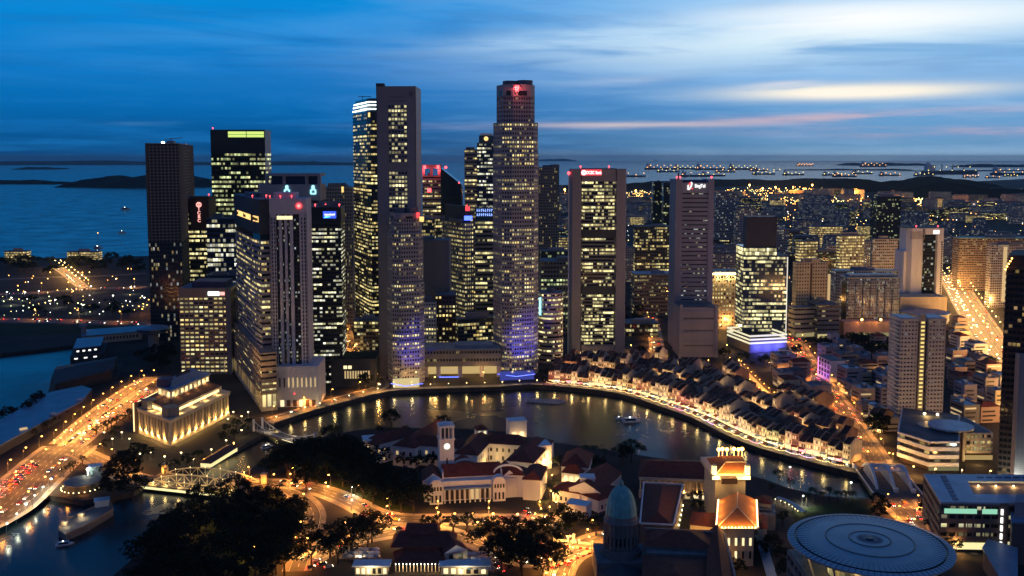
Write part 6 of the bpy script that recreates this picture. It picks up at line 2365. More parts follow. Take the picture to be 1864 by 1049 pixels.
def fullerton():
 A, B, C, D = (-249, 683), (-231, 766), (-276, 802), (-285, 716)
 p = [A, B, C, D]
 r = root_for('floodlit_hotel', 'grand floodlit columned hotel glowing gold at the river mouth', p, cat='building')
 zc = 17
 MB().prism(inset(ccw(p), 1.6), 0, zc).build('wall', M['tan'], r)
 MB().prism(inset(ccw(p), -.8), zc, zc + 2.2, 0, bottom=True).prism(inset(ccw(p), -1.4), zc + 2.2, zc + 2.8, 0, bottom=True).build('cornice', M['cream'], r)
 MB().prism(inset(ccw(p), -.3), 0, 3.2).build('plinth', M['cream'], r)
 pc = ccw(p)
 for i in range(4):
  a, b = pc[i], pc[(i + 1) % 4]
  if not ((a == A and b == B) or (a == D and b == A)):
   continue
  L = math.dist(a, b)
  n = round(L / 5.0)
  for k in range(n + 1):
   q = on_face(a, b, .02 + .96 * k / n, 0, -.2)
   MB().cyl(q[0], q[1], 3.2, zc, 1.0, .85, n=10).build('column', M['cream'], r)
   if k < n and k % 2 == 0:
    q2 = on_face(a, b, .02 + .96 * (k + .5) / n, 3.8, .9)
    lamp_light('column_uplight', q2, 3600, (1, .56, .15), r, radius=.3)
  for k in range(n):
   face_panel(r, 'window', a, b, .02 + .96 * (k + .28) / n, .02 + .96 * (k + .72) / n, 5, 8, M['g_dimwarm'] if (k * 7) % 3 else M['black'], -1.4, .1)
   face_panel(r, 'window', a, b, .02 + .96 * (k + .28) / n, .02 + .96 * (k + .72) / n, 10, 13.5, M['black'], -1.4, .1)
 # attic storey set back, with dark tiled skirt
 p1 = inset(pc, 4.5)
 mb = MB()
 for i in range(4):
  a, b = pc[i], pc[(i + 1) % 4]
  a1, b1 = p1[i], p1[(i + 1) % 4]
 MB().prism(p1, zc + 2.8, zc + 8).build('attic_wall', M['cream'], r)
 for i in range(4):
  a, b = p1[i], p1[(i + 1) % 4]
  if (b[0] - a[0] > 10) or (b[1] - a[1] > 30):
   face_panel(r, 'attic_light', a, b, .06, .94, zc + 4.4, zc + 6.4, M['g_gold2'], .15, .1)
   for k in range(4):
    lamp_light('attic_lamp', on_face(a, b, .12 + .25 * k, zc + 4, 2.2), 900, (1, .62, .2), r, radius=.4)
 p2 = inset(pc, 12.5)
 mb = MB()
 for i in range(4):
  mb.face([(*p1[i], zc + 8), (*p1[(i + 1) % 4], zc + 8), (*p2[(i + 1) % 4], zc + 12), (*p2[i], zc + 12)])
 mb.build('skirt_roof', M['browntile'], r)
 z3 = zc + 18
 MB().prism(p2, zc + 11.8, z3).build('upper_wall', M['cream'], r)
 for i in range(4):
  a, b = p2[i], p2[(i + 1) % 4]
  if (b[0] - a[0] > 8) or (b[1] - a[1] > 30):
   n = max(2, round(math.dist(a, b) / 6))
   for k in range(n):
    face_panel(r, 'upper_window', a, b, (k + .25) / n, (k + .75) / n, zc + 13.2, z3 - 1.4, M['g_gold2'] if k % 4 != 1 else M['g_dimwarm'], .1, .08)
   for k in range(max(2, n // 2)):
    lamp_light('upper_lamp', on_face(a, b, (k + .5) / max(2, n // 2), zc + 13.5, 1.8), 500, (1, .66, .25), r, radius=.4)
 MB().prism(inset(p2, -1.2), z3, z3 + 1, 0, bottom=True).build('upper_cornice', M['roofblue'], r)
 p4 = inset(p2, 3)
 mb = MB()
 p5 = inset(p2, 8)
 for i in range(4):
  mb.face([(*p4[i], z3 + 1), (*p4[(i + 1) % 4], z3 + 1), (*p5[(i + 1) % 4], z3 + 5), (*p5[i], z3 + 5)])
 mb.face([(*q, z3 + 5) for q in p5])
 mb.build('upper_roof', M['roofblue'], r)
 c = centroid(p5)
 q = [(c[0] + (x - c[0]) * .62, c[1] + (y - c[1]) * .55) for x, y in p5]
 MB().prism(q, z3 + 5, z3 + 7.0, taper=1.2).build('skylight', M['blueglass'], r)
 MB().box(c[0] - 6, c[1] - 22, z3 + 1, 9, 9, 6).build('plant_room', M['navy'], r)
 # front pavilions at the near end
 for t in (.18, .82):
  q = on_face(D, A, t, 0, -5)
  MB().box(q[0], q[1], zc + 2.8, 9, 9, 6.5, -.75).box(q[0], q[1], zc + 9.3, 10, 10, .8, -.75).build('pavilion', M['stone'], r)
 # dark glazed left flank with its lamp strip
 q = on_face(D, C, .0, 0, 0)
 MB().prism([D, (D[0] - 4, D[1] + 2), (C[0] - 4, C[1] + 2), C], 0, zc + 6).build('left_flank', M['brown'], r)
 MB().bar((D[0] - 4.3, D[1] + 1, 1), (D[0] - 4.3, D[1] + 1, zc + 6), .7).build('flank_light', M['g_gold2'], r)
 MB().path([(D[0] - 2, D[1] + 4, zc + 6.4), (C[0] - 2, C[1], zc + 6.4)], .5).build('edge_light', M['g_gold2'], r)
 MB().bar((B[0] - 4, B[1] + 4, z3), (B[0] - 4, B[1] + 4, z3 + 12), .5).build('flagpole', M['whitesteel'], r)
 # terrace pavilion by the water
 tp = axis_box(G(372, 842, 4), G(425, 810, 4), 9)
 t = root_for('terrace_pavilion', 'low dark roofed riverside terrace pavilion with warm lamps before the floodlit hotel', tp, cat='pavilion')
 MB().prism(inset(ccw(tp), 1), 0, 3.6).build('wall', W['all_lit'], t)
 MB().hip(tp, 3.6, 2.2, 0, .8).build('roof', M['browntile'], t)
 for k in range(5):
  f = .1 + .2 * k
  q = Vector(G(365, 850)) * (1 - f) + Vector(G(432, 812)) * f
  MB().bar((q.x, q.y, 0), (q.x, q.y, 3.4), .15).ball((q.x, q.y, 3.7), .5).build('terrace_lamp', M['g_sodium'], t)
  lamp_light('terrace_light', (q.x, q.y, 4.4), 1500, SOD, t, radius=.4)

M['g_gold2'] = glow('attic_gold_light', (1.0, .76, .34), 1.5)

def club():
 Y = 480
 x0, x1 = X(706, Y), X(822, Y)
 p = [(x0, Y), (x1, Y), (x1, Y + 17), (x0, Y + 17)]
 r = root_for('cricket_clubhouse', 'clubhouse with broad dark red tiled roofs and a white gabled side porch', p, cat='building')
 MB().prism(inset(p, 2), 0, 9.5).build('wall', M['cream'], r)
 MB().hip(p, 9.0, 5.4, 0, 1.0, .13).build('roof', M['redtile'], r)
 MB().hip([(x0 + 6, Y + 6), (x1 - 9, Y + 6), (x1 - 9, Y + 18), (x0 + 6, Y + 18)], 13, 4.2, 0, .6, .06).build('upper_roof', M['redtile'], r)
 ps = [(x0 + 1, Y - 9), (x1 - 3, Y - 9), (x1 - 3, Y), (x0 + 1, Y)]
 mb = MB()
 mb.face([(x0 + 3, Y - 10, 4.6), (x1 - 4, Y - 10, 4.6), (x1 - 8, Y + 1, 8.6), (x0 + 7, Y + 1, 8.6)])
 mb.face([(x0, Y + 1, 6), (x0 + 3, Y - 10, 4.6), (x0 + 7, Y + 1, 8.6)])
 mb.face([(x1 - 4, Y - 10, 4.6), (x1, Y + 1, 6), (x1 - 8, Y + 1, 8.6)])
 mb.build('veranda_roof', M['redtile'], r)
 for k in range(14):
  t = k / 13
  MB().box(x0 + 3 + (x1 - x0 - 8) * t, Y - 9.4, 0, .35, .35, 4.6).build('veranda_post', M['white'], r)
  MB().ball((x0 + 3 + (x1 - x0 - 8) * t, Y - 10.1, 4.2), .22, n=6, k=4).build('eaves_lamp', M['g_white'], r)
 MB().bar((x0 + 7, Y + .9, 8.8), (x1 - 8, Y + .9, 8.8), .4).build('lit_fascia', M['g_dimwarm'], r)
 pg = [(x1 - 4, Y - 6), (x1 + 7, Y - 2), (x1 + 4, Y + 6), (x1 - 6, Y + 3)]
 MB().prism(pg, 0, 8.4).build('porch_wall', M['cream'], r)
 MB().gable([pg[1], pg[2], pg[3], pg[0]], 8.4, 3.4, 0, 1, .7).build('porch_roof', [M['redtile'], M['white']], r)
 wrow(r, pg[0], pg[1], 2, 2.5, 7, .45, 0, 1)
 for k in range(5):
  lamp_light('veranda_light', (x0 + 6 + 6 * k, Y - 11.5, 3.2), 500, WRM, r, radius=.3)
 lamp_light('porch_light', (x1 + 6, Y - 7, 4), 900, (1, .9, .6), r, radius=.3)
 for nm, lab, px in (('white_flat_pavilion', 'long white flat roofed pavilion to one side of the clubhouse, near the car park', (632, 700)), ('pale_flat_pavilion', 'pale flat roofed pavilion below the umbrella terrace beside the clubhouse porch', (795, 890))):
  Yp = 466
  a0, a1 = X(px[0], Yp), X(px[1], Yp)
  q = [(a0, Yp), (a1, Yp), (a1, Yp + 7), (a0, Yp + 7)]
  t = root_for(nm, lab, q, cat='pavilion')
  MB().prism(inset(q, .8), 0, 4.6).build('wall', M['cream'], t)
  MB().prism(inset(q, -.5), 4.6, 5.2, 0, bottom=True).build('roof', M['white'], t)
  wrow(t, q[0], q[1], 6, .6, 3.4, .6, .6, 3, mat=M['g_warm2'], out=-.7)
  lamp_light('front_light', (a0 + (a1 - a0) * .5, Yp - 4, 3.5), 2500, (1, .8, .45), t)

empress_place()
clock_tower()
theatre()
arts_house()
parliament()
supreme_court()
fullerton()
club()

# ------------------------------------------------------------ left shore: piers, low roofs, landing
def harbour():
 p = pxs([(36, 760), (92, 728), (150, 716), (168, 722), (150, 745), (60, 795), (-30, 845), (-60, 815)])
 r = root_for('waterfront_pavilion', 'low waterfront pavilion with a broad curved blue grey roof beside the bay', p, cat='building')
 MB().prism(p, 0, 6.0).build('wall', M['darkgrey'], r)
 mb = MB()
 mb.prism([(x, y) for x, y in p], 6.0, 7.0)
 mb.build('roof', M['roofblue'], r)
 for k in range(4):
  q = Vector(p[4]) * (1 - k / 3.3) + Vector(p[6]) * (k / 3.3)
  MB().box(q.x - 4, q.y + 3, 7, 5, 2.5, 1.2, .8).build('roof_light', M['g_dimwarm'] if k == 2 else M['roofwhite'], r)
 p = pxs([(86, 724), (215, 690), (225, 662), (95, 684)])
 r = root_for('long_pier_hall', 'long dark pier hall with a row of bright arched openings on the bay', p, cat='pier')
 MB().prism(p, -3, 1.0).build('deck', M['quay'], r)
 q = inset(ccw(p), 6)
 MB().prism(q, 1, 9).build('wall', M['darkgrey'], r)
 MB().gable(q if math.dist(q[0], q[1]) > math.dist(q[1], q[2]) else q[1:] + q[:1], 9, 5, 0, 0, 2).build('roof', M['darkgrey'], r)
 a, b = edge_front(q)
 for k in range(8):
  face_panel(r, 'lit_opening', a, b, .30 + k * .085, .36 + k * .085, 6.4, 8.4, M['g_greenpale'], .1, .1)
 p = pxs([(128, 662), (190, 655), (196, 636), (136, 640)])
 r = root_for('harbour_office', 'stepped dark harbour office with a few bright white windows at the water edge', p, cat='building')
 MB().prism(p, -3, 7).prism(inset(p, 4), 7, 14).build('wall', M['darkgrey'], r)
 MB().prism(inset(p, 3), 14, 14.8).build('roof', M['roofblue'], r)
 a, b = edge_front(p)
 for k in range(3):
  face_panel(r, 'window', a, b, .12 + k * .28, .22 + k * .28, 3.6, 5.0, M['g_whitesign'], .1, .1)
 a, b = edge_front(inset(p, 4))
 for k in range(4):
  face_panel(r, 'window', a, b, .08 + k * .23, .18 + k * .23, 10.2, 11.8, M['g_whitesign'], .1, .1)
 p = pxs([(150, 628), (258, 618), (260, 608), (152, 616)])
 r = root_for('long_terminal', 'long pale terminal shed with a row of dark openings by the bay', p, cat='building')
 MB().prism(p, 0, 9).build('wall', M['cream'], r)
 MB().prism(inset(p, -1), 9, 10).build('roof', M['roofblue'], r)
 a, b = edge_front(p)
 wrow(r, a, b, 16, 3.2, 6.4, .5, .1, 2)
 c = G(153, 622)
 t = thing('control_mast', 'pale concrete mast with a wider top cabin at the end of the terminal', 'tower', (c[0], c[1], 0))
 MB().box(*c, 0, 4, 4, 17).build('shaft', M['concrete'], t)
 MB().box(*c, 17, 7.5, 6, 2.6).build('cabin', M['concrete'], t)
 c = G(280, 640)
 t = thing('mushroom_tower', 'round saucer topped tower on a stem beside the square windowed block', 'tower', (c[0], c[1], 0))
 MB().cyl(*c, 0, 22, 5.5, n=20).build('stem', M['concrete'], t)
 MB().lathe(*c, [(5, 19), (15.5, 22), (16.5, 23.5), (16.5, 26), (15, 27), (7, 28.5), (0, 28.5)], 32).build('saucer', M['roofblue'], t)
 MB().cyl(*c, 23.6, 25.2, 16.62, n=32, cap=False).build('window_band', M['darkglass'], t)
 # prow shaped stone landing
 p = pxs([(106, 968), (112, 952), (150, 936), (200, 912), (206, 930), (160, 958), (120, 976)])
 t = root_for('stone_landing', 'prow shaped stone landing stage reaching into the dark river', p, cat='landing stage')
 MB().prism(p, -4, .6).build('stone_base', M['stone'], t)
 MB().path([(*q, 1.0) for q in p], .5, 0, .9).build('parapet', M['tan'], t)
 for px, py in ((118, 958), (148, 943)):
  g = G(px, py)
  MB().box(*g, .6, 3, 2.4, 2.4).build('kiosk', M['cream'], t)
  lamp_light('landing_light', (g[0] + 2, g[1] - 3, 3), 900, (1, .75, .4), t)
 g = G(186, 922)
 MB().box(*g, .6, 8, 6, 3.6, .4).box(*g, 4.2, 9, 7, .4, .4).build('shelter', M['roofwhite'], t)
 # round river cafe
 c = G(150, 890)
 t = thing('round_cafe', 'round flat roofed river cafe ringed with small lamps near the bridge foot', 'cafe', (c[0], c[1], 0))
 MB().cyl(*c, 0, 4.6, 9.5, n=28).build('wall', M['darkgrey'], t)
 MB().cyl(*c, 4.6, 5.3, 11, n=28).build('roof', M['roofgrey'], t)
 for k in range(16):
  a = PI + PI * 1.25 * k / 15
  MB().ball((c[0] + 12.4 * math.cos(a), c[1] + 12.4 * math.sin(a), 1.6), .35, n=6, k=4).build('rail_lamp', M['g_warm'], t)
 for a in (3.6, 4.4, 5.2):
  lamp_light('rail_light', (c[0] + 13 * math.cos(a), c[1] + 13 * math.sin(a), 2.4), 900, SOD, t)
 g = G(160, 872)
 MB().ball((g[0], g[1], 6.5), .8).bar((g[0], g[1], 0), (g[0], g[1], 6), .2).build('floodlight', M['g_white'], t)
 lamp_light('floodlight_beam', (g[0], g[1] - 1.5, 7), 6000, (1, .9, .55), t)
 c = G(174, 868)
 t = thing('blue_screen_box', 'small pale blue box shaped shelter standing by the round cafe', 'shelter', (c[0], c[1], 0))
 MB().box(*c, 0, 7.5, 5, 7.5, .5).build('body', M['roofblue'], t)
 MB().box(*c, 7.5, 8.3, 5.8, .5, .5).build('roof', M['roofwhite'], t)

M['g_greenpale'] = glow('greenish_opening_light', (.85, 1.0, .55), 1.0)
harbour()

# ------------------------------------------------------------ bridges
def truss_bridge():
 L0, L1 = Vector(G(266, 884)), Vector(G(392, 900))
 ax = (Vector(G(432, 902)) - Vector(G(266, 884))).normalized()
 n = Vector((-ax.y, ax.x))
 Ln, Wd = 68.0, 23.0
 c = L0 + ax * Ln / 2 + n * Wd / 2
 r = thing('steel_truss_bridge', 'floodlit steel bridge with three arched lattice trusses over the river mouth', 'bridge', (c.x, c.y, 0))
 def P(u, v, z):
  q = L0 + ax * u + n * v
  return (q.x, q.y, z)
 MB().prism([P(-6, -2, 0)[:2], P(Ln + 6, -2, 0)[:2], P(Ln + 6, Wd + 2, 0)[:2], P(-6, Wd + 2, 0)[:2]], -1.4, .35, 0, bottom=True).build('deck', M['asphalt'], r)
 MB().bar(P(-2, -2.3, -.6), P(Ln - 4, -2.3, -.6), .3, h=1.4).build('lit_edge_beam', M['g_edge'], r)
 for v, hh, mat in ((0, 3.0, 0), (8, 5.6, 0), (Wd, 5.6, 0)):
  mb = MB()
  m = 12
  top = [P(Ln * k / m, v, .8 + hh * (1 - (2 * k / m - 1) ** 2) ** .8 + .6) for k in range(m + 1)]
  bot = [P(Ln * k / m, v, .8) for k in range(m + 1)]
  mb.path(top, .6)
  mb.path(bot, .5)
  for k in range(m):
   mb.bar(*((bot[k], top[k + 1]) if k % 2 else (top[k], bot[k + 1])), .26)
   mb.bar(bot[k], top[k], .26)
  mb.build('lattice_truss', M['cream'], r)
  for k in range(1, m, 2):
   MB().ball((top[k][0], top[k][1], top[k][2] + .5), .24, n=6, k=4).build('truss_lamp', M['g_warm'], r)
 for k in range(7):
  for v in (-1.2, 5.0, 14.5):
   lamp_light('truss_light', P(5 + Ln * k / 7, v, 2.0), 800, (1, .66, .22), r, radius=.4)
 for u in (-3, Ln + 3):
  for v in (-1, Wd + 1):
   q = P(u, v, 0)
   MB().box(q[0], q[1], 0, 3.4, 3.4, 6, .1).box(q[0], q[1], 6, 4.2, 4.2, .6, .1).lathe(q[0], q[1], [(1.8, 6.6), (0, 8)], 4).build('stone_pier', M['cream'], r)
 for u in (-4, Ln + 4):
  q = P(u, Wd + 1, 0)
  lamp_light('pier_light', (q[0], q[1] - 4, 3), 1500, SOD, r)

M['g_edge'] = glow('bridge_edge_light', (1.0, .88, .40), 1.2)
truss_bridge()

def footbridge():
 a, b = Vector(G(470, 783)), Vector(G(566, 812))
 d = (b - a).normalized()
 n = Vector((-d.y, d.x))
 c = (a + b) / 2
 r = thing('suspension_footbridge', 'slender old suspension footbridge with a lit deck upstream of the truss bridge', 'bridge', (c.x, c.y, 0))
 L = (b - a).length
 P = lambda u, v, z: (a.x + d.x * u + n.x * v, a.y + d.y * u + n.y * v, z)
 MB().prism([P(0, -4, 0)[:2], P(L, -4, 0)[:2], P(L, 4, 0)[:2], P(0, 4, 0)[:2]], -.6, .5, 0, bottom=True).build('deck', M['paving'], r)
 for v in (-4, 4):
  mb = MB()
  mb.path([P(L * k / 14, v, 1.6 + 6.5 * (2 * k / 14 - 1) ** 2) for k in range(15)], .35)
  for k in range(15):
   mb.bar(P(L * k / 14, v, .4), P(L * k / 14, v, 1.6 + 6.5 * (2 * k / 14 - 1) ** 2), .14)
  mb.bar(P(0, v, 1.5), P(L, v, 1.5), .15)
  mb.build('suspension_rods', M['whitesteel'], r)
 for u in (0, L):
  for v in (-4, 4):
   MB().box(*P(u, v, 0)[:2], 0, 1.6, 1.6, 9, .3).build('tower_pier', M['white'], r)
 MB().bar(P(L * .55, -4.2, .3), P(L, -4.2, .3), .3).build('deck_light', M['g_warm2'], r)
 for u in (.2, .6, .9):
  lamp_light('deck_lamp', P(L * u, 0, 3), 900, (1, .8, .5), r)

footbridge()

def arch_bridge():
 f0 = Vector(G(1655, 896))
 dirv = (Vector(G(1655, 896)) - Vector(G(1632, 862))).normalized() * -1
 dirv = Vector((0.13, 1)).normalized()
 n = Vector((dirv.y, -dirv.x))                                     # to the right
 span, wd = 42.0, 21.0
 o = Vector(G(1597, 893))
 r = thing('concrete_arch_bridge', 'three ribbed white concrete arch bridge carrying the road over the river bend', 'bridge', (o.x + 10, o.y + 20, 0))
 P = lambda u, v, z: (o.x + dirv.x * u + n.x * v, o.y + dirv.y * u + n.y * v, z)
 MB().prism([P(-14, -5, 0)[:2], P(-14, wd + 5, 0)[:2], P(span + 14, wd + 5, 0)[:2], P(span + 14, -5, 0)[:2]], -1.5, .5, 0, bottom=True).build('deck', M['asphalt'], r)
 for v in (0, wd / 2, wd):
  mb = MB()
  m = 20
  top = [P(span * k / m, v, .6 + 8.6 * (1 - (2 * k / m - 1) ** 2)) for k in range(m + 1)]
  mb.path(top, 1.5, 0, 1.5)
  for k in range(2, m - 1):
   mb.bar(P(span * k / m, v, .5), top[k], .42)
  mb.build('arch_rib', M['white'], r)
 mb = MB()
 for k in (7, 10, 13):
  z = .6 + 8.6 * (1 - (2 * k / 20 - 1) ** 2)
  mb.bar(P(span * k / 20, 0, z), P(span * k / 20, wd, z), .8)
 for v0, v1 in ((0, wd / 2), (wd / 2, wd)):
  z = .6 + 8.6 * (1 - (2 * 7 / 20 - 1) ** 2)
  for j in range(3):
   w = (v1 - v0) / 3
   mb.bar(P(span * 7 / 20, v0 + w * j, z), P(span * 10 / 20, v0 + w * (j + 1), z + .7), .4)
   mb.bar(P(span * 7 / 20, v0 + w * (j + 1), z), P(span * 10 / 20, v0 + w * j, z + .7), .4)
 mb.build('cross_bracing', M['white'], r)
 for v in (-4.6, wd + 4.6):
  MB().bar(P(-10, v, 1.2), P(span + 8, v, 1.2), .4, h=1.3).build('parapet', M['white'], r)
 for v in (wd / 2, wd):
  q = P(-3, v, 0)
  MB().box(q[0], q[1], 0, 2.2, 2.2, 2.6, .1).box(q[0], q[1], 2.6, 2.7, 2.7, .4, .1).build('end_post', M['white'], r)

arch_bridge()

# ------------------------------------------------------------ trees
def leaf_clumps(rr, n, leaves, rx, rz, zc, size, flat=0.5):
 mb = MB()
 for _ in range(n):
  th, ph = rr.uniform(0, 2 * PI), rr.uniform(-0.35, 1.0)
  rad = rr.uniform(.55, 1.0)
  cz = zc + rz * ph * rad
  k = math.sqrt(max(.05, 1 - (max(ph, 0)) ** 2))
  cx, cy = rx * rad * k * math.cos(th), rx * rad * k * math.sin(th)
  cr = rr.uniform(.16, .34) * rx
  for _ in range(leaves):
   a, b = rr.uniform(0, 2 * PI), rr.uniform(-1, 1)
   s = math.sqrt(1 - b * b) * cr * rr.random() ** .4
   x, y, z = cx + s * math.cos(a), cy + s * math.sin(a), cz + b * cr * flat
   u = Vector((rr.gauss(0, 1), rr.gauss(0, 1), rr.gauss(0, .5))).normalized() * size * rr.uniform(.6, 1.3)
   w = u.cross(Vector((rr.gauss(0, 1), rr.gauss(0, 1), rr.gauss(0, 1)))).normalized() * size * rr.uniform(.5, .9)
   c = Vector((x, y, z))
   mb.face([c - u, c + w * .8, c + u, c - w * .8])
 return mb

TREES = {}

def make_tree(key, nm, rx, rz, h, clumps, leaves, size, mat, seed):
 rr = random.Random(seed)
 r = thing(nm, 'tree', 'tree')
 mb = MB().lathe(0, 0, [(.55, 0), (.38, h * .25), (.30, h * .45)], 7)
 for k in range(5):
  a = 2 * PI * k / 5 + rr.random()
  q = (rx * .55 * math.cos(a), rx * .55 * math.sin(a), h * .8)
  mid = (q[0] * .35, q[1] * .35, h * .58)
  mb.bar((0, 0, h * .40), mid, .30).bar(mid, q, .18)
 mb.build('trunk', M['bark'], r)
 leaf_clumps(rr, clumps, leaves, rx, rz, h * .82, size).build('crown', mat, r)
 TREES[key] = (r, rx)

for i in range(4):
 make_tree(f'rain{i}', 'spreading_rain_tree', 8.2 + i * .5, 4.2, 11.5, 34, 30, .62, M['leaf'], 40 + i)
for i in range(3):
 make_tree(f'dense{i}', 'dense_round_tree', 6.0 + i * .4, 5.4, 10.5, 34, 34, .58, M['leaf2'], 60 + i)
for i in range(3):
 make_tree(f'small{i}', 'small_street_tree', 3.0 + i * .3, 2.6, 6.4, 18, 18, .45, M['leaf'], 80 + i)

def make_palm(seed):
 rr = random.Random(seed)
 r = thing('palm_tree', 'palm', 'palm tree')
 MB().lathe(0, 0, [(.35, 0), (.25, 5), (.2, 10)], 7).build('trunk', M['bark'], r)
 mb = MB()
 for k in range(17):
  a = 2 * PI * k / 17 + rr.uniform(-.15, .15)
  el = rr.uniform(-.1, .9)
  pts = []
  for j in range(5):
   t = j / 4
   d = 4.2 * t
   pts.append(Vector((math.cos(a) * d * math.cos(el * (1 - t)), math.sin(a) * d * math.cos(el * (1 - t)), 10 + 3.0 * math.sin(el) * t - 2.6 * t * t)))
  s = Vector((-math.sin(a), math.cos(a), 0))
  for j in range(4):
   w0, w1 = (.35, .75, .7, .5, .1)[j], (.35, .75, .7, .5, .1)[j + 1]
   mb.face([pts[j] - s * w0 + Vector((0, 0, -.25)), pts[j + 1] - s * w1 + Vector((0, 0, -.3)), pts[j + 1], pts[j]])
   mb.face([pts[j], pts[j + 1], pts[j + 1] + s * w1 + Vector((0, 0, -.3)), pts[j] + s * w0 + Vector((0, 0, -.25))])
 mb.build('crown', M['palmleaf'], r)
 return r

TREES['palm0'] = (make_palm(1), 4)
TREES['palm1'] = (make_palm(2), 4)
LOOK = {'rain': 'broad dark rain tree', 'dens': 'dense round dark tree', 'smal': 'small street tree', 'palm': 'feathery palm'}
NTREE = [0]

def tree(kind, g, label, group, s=1.0):
 keys = [k for k in TREES if k.startswith(kind)]
 k = keys[NTREE[0] % len(keys)]
 NTREE[0] += 1
 rr = R
 place(TREES[k][0], g[0], g[1], 0, rr.uniform(0, 6.28), s * rr.uniform(.85, 1.18), label, group)

def inside(pt, poly):
 x, y = pt
 c = False
 for i in range(len(poly)):
  (x0, y0), (x1, y1) = poly[i - 1], poly[i]
  if (y0 > y) != (y1 > y) and x < (x1 - x0) * (y - y0) / (y1 - y0) + x0:
   c = not c
 return c

def on_road(q, margin):
 for pts, w in ROADS.values():
  for a, b in zip(pts, pts[1:]):
   a_, b_ = Vector(a), Vector(b)
   d = b_ - a_
   t = max(0, min(1, (Vector(q) - a_).dot(d) / max(d.length_squared, 1e-9)))
   if (Vector(q) - (a_ + d * t)).length < w / 2 + margin:
    return True
 return False

def grove(px, n, kinds, where, group, mind=8.0, z=9.0, s=1.0, ref=None, margin=1.0, avoid=True):
 poly = [G(*q, z) for q in px]
 xs, ys = [q[0] for q in poly], [q[1] for q in poly]
 got, tries = [], 0
 while len(got) < n and tries < 6000:
  tries += 1
  q = (R.uniform(min(xs), max(xs)), R.uniform(min(ys), max(ys)))
  if not inside(q, poly) or any(math.dist(q, o) < mind for o in got):
   continue
  if on_road(q, margin):
   continue
  if avoid and any(math.dist(q, f[:2]) < f[2] * .85 for f in FOOT):
   continue
  got.append(q)
 e = ref or poly[0]
 got.sort(key=lambda q: math.dist(q, e))
 for i, q in enumerate(got):
  k = kinds[i % len(kinds)]
  tree(k, q, f"{LOOK[k[:4]]}, {nth(i + 1)} {where}", group, s)

TB = G(340, 880)
grove([(345, 905), (430, 880), (500, 878), (555, 905), (540, 960), (500, 1060), (225, 1060), (275, 985)], 46, ['rain', 'rain', 'dense'], 'nearest the truss bridge in the dark riverside grove', 'trees of the dark riverside grove', 8.5, s=1.15, ref=TB)
grove([(470, 845), (560, 810), (640, 815), (700, 845), (760, 890), (750, 925), (690, 905), (620, 880), (520, 868)], 44, ['dense', 'rain'], 'nearest the clock tower in the lawn grove', 'trees of the lawn grove', 7.5, s=1.2, ref=G(790, 870))
grove([(520, 845), (600, 800), (640, 790), (660, 800), (640, 830)], 6, ['dense'], 'nearest the footbridge among the bank trees', 'trees by the footbridge', 8, ref=G(560, 805))
for i, px in enumerate((775, 800, 825, 850, 872, 893, 915, 937, 960, 982)):
 tree('small', G(px, 957 - (i % 2) * 4, 5), f'small tree lit from below, {nth(i + 1)} from the grove end in the row before the theatre', 'street trees before the theatre', 1.25)
grove([(845, 985), (900, 965), (1005, 970), (1005, 1020), (950, 1040), (890, 1000)], 10, ['rain'], 'nearest the umbrella terrace beside the road', 'roadside trees by the umbrella terrace', 8, s=1.2, ref=G(860, 1020), avoid=False)
grove([(430, 1000), (540, 950), (600, 960), (690, 955), (680, 985), (560, 1010), (470, 1049)], 13, ['rain'], 'nearest the clubhouse along the curving road', 'spreading trees along the curving road', 8, s=1.25, ref=G(760, 1000))
for i, (px, py, k, s) in enumerate(((712, 762, 'dense', 1.0), (605, 792, 'rain', 1.1), (806, 766, 'dense', .8), (690, 776, 'small', 1.0), (738, 772, 'small', 1.1), (735, 830, 'dense', .8), (760, 835, 'dense', .7), (785, 832, 'dense', .7))):
 tree(k, G(px, py, 8), f'dark tree by the long white museum, {nth(i + 1)} of those round its river wings', 'trees round the museum', s)
for i, (px, py, k, s) in enumerate(((222, 868, 'dense', 1.5), (205, 892, 'dense', 1.3), (242, 890, 'rain', 1.1), (250, 812, 'rain', .8), (268, 818, 'dense', .8), (232, 845, 'dense', 1.3), (215, 845, 'dense', 1.0))):
 tree(k, G(px, py, 8), f'dark tree at the truss bridge foot, {nth(i + 1)} of those before the floodlit hotel', 'trees at the bridge foot', s)
i = 0
for a_, b_, n, off in (((110, 815), (248, 740), 15, 0), ((160, 800), (255, 752), 10, 0), ((60, 800), (150, 738), 9, 0), ((55, 905), (165, 838), 9, 0), ((180, 830), (215, 790), 4, 0)):
 A_, B_ = Vector(G(*a_)), Vector(G(*b_))
 for k in range(n):
  q = A_ + (B_ - A_) * ((k + R.uniform(-.3, .3) + .5) / n)
  i += 1
  if not on_road(q, .3):
   tree('small', q, f'small street tree, {nth(i)} counting along the orange lit harbour roads', 'street trees by the harbour roads', .9)
grove([(1590, 765), (1605, 755), (1625, 820), (1600, 835)], 5, ['dense'], 'nearest the arch bridge beside the orange street', 'trees by the arch bridge', 6, ref=G(1600, 850))
for i, (px, py) in enumerate(((1598, 905), (1610, 912), (1600, 925), (1690, 920), (1700, 945), (1722, 955), (1740, 965), (1735, 985))):
 tree('dense', G(px, py, 8), f'dark tree near the arch bridge, {nth(i + 1)} counting from the river beside the saucer roofed court', 'trees between bridge and saucer roof', .75)
for i, (px, py) in enumerate(((1000, 880), (1008, 868), (996, 900), (1012, 890), (985, 905), (990, 925), (1066, 808), (1082, 810), (1100, 814))):
 tree('palm', G(px, py, 10), f'feathery palm, {nth(i + 1)} from the street end round the old assembly house', 'palms by the old assembly house', .8)
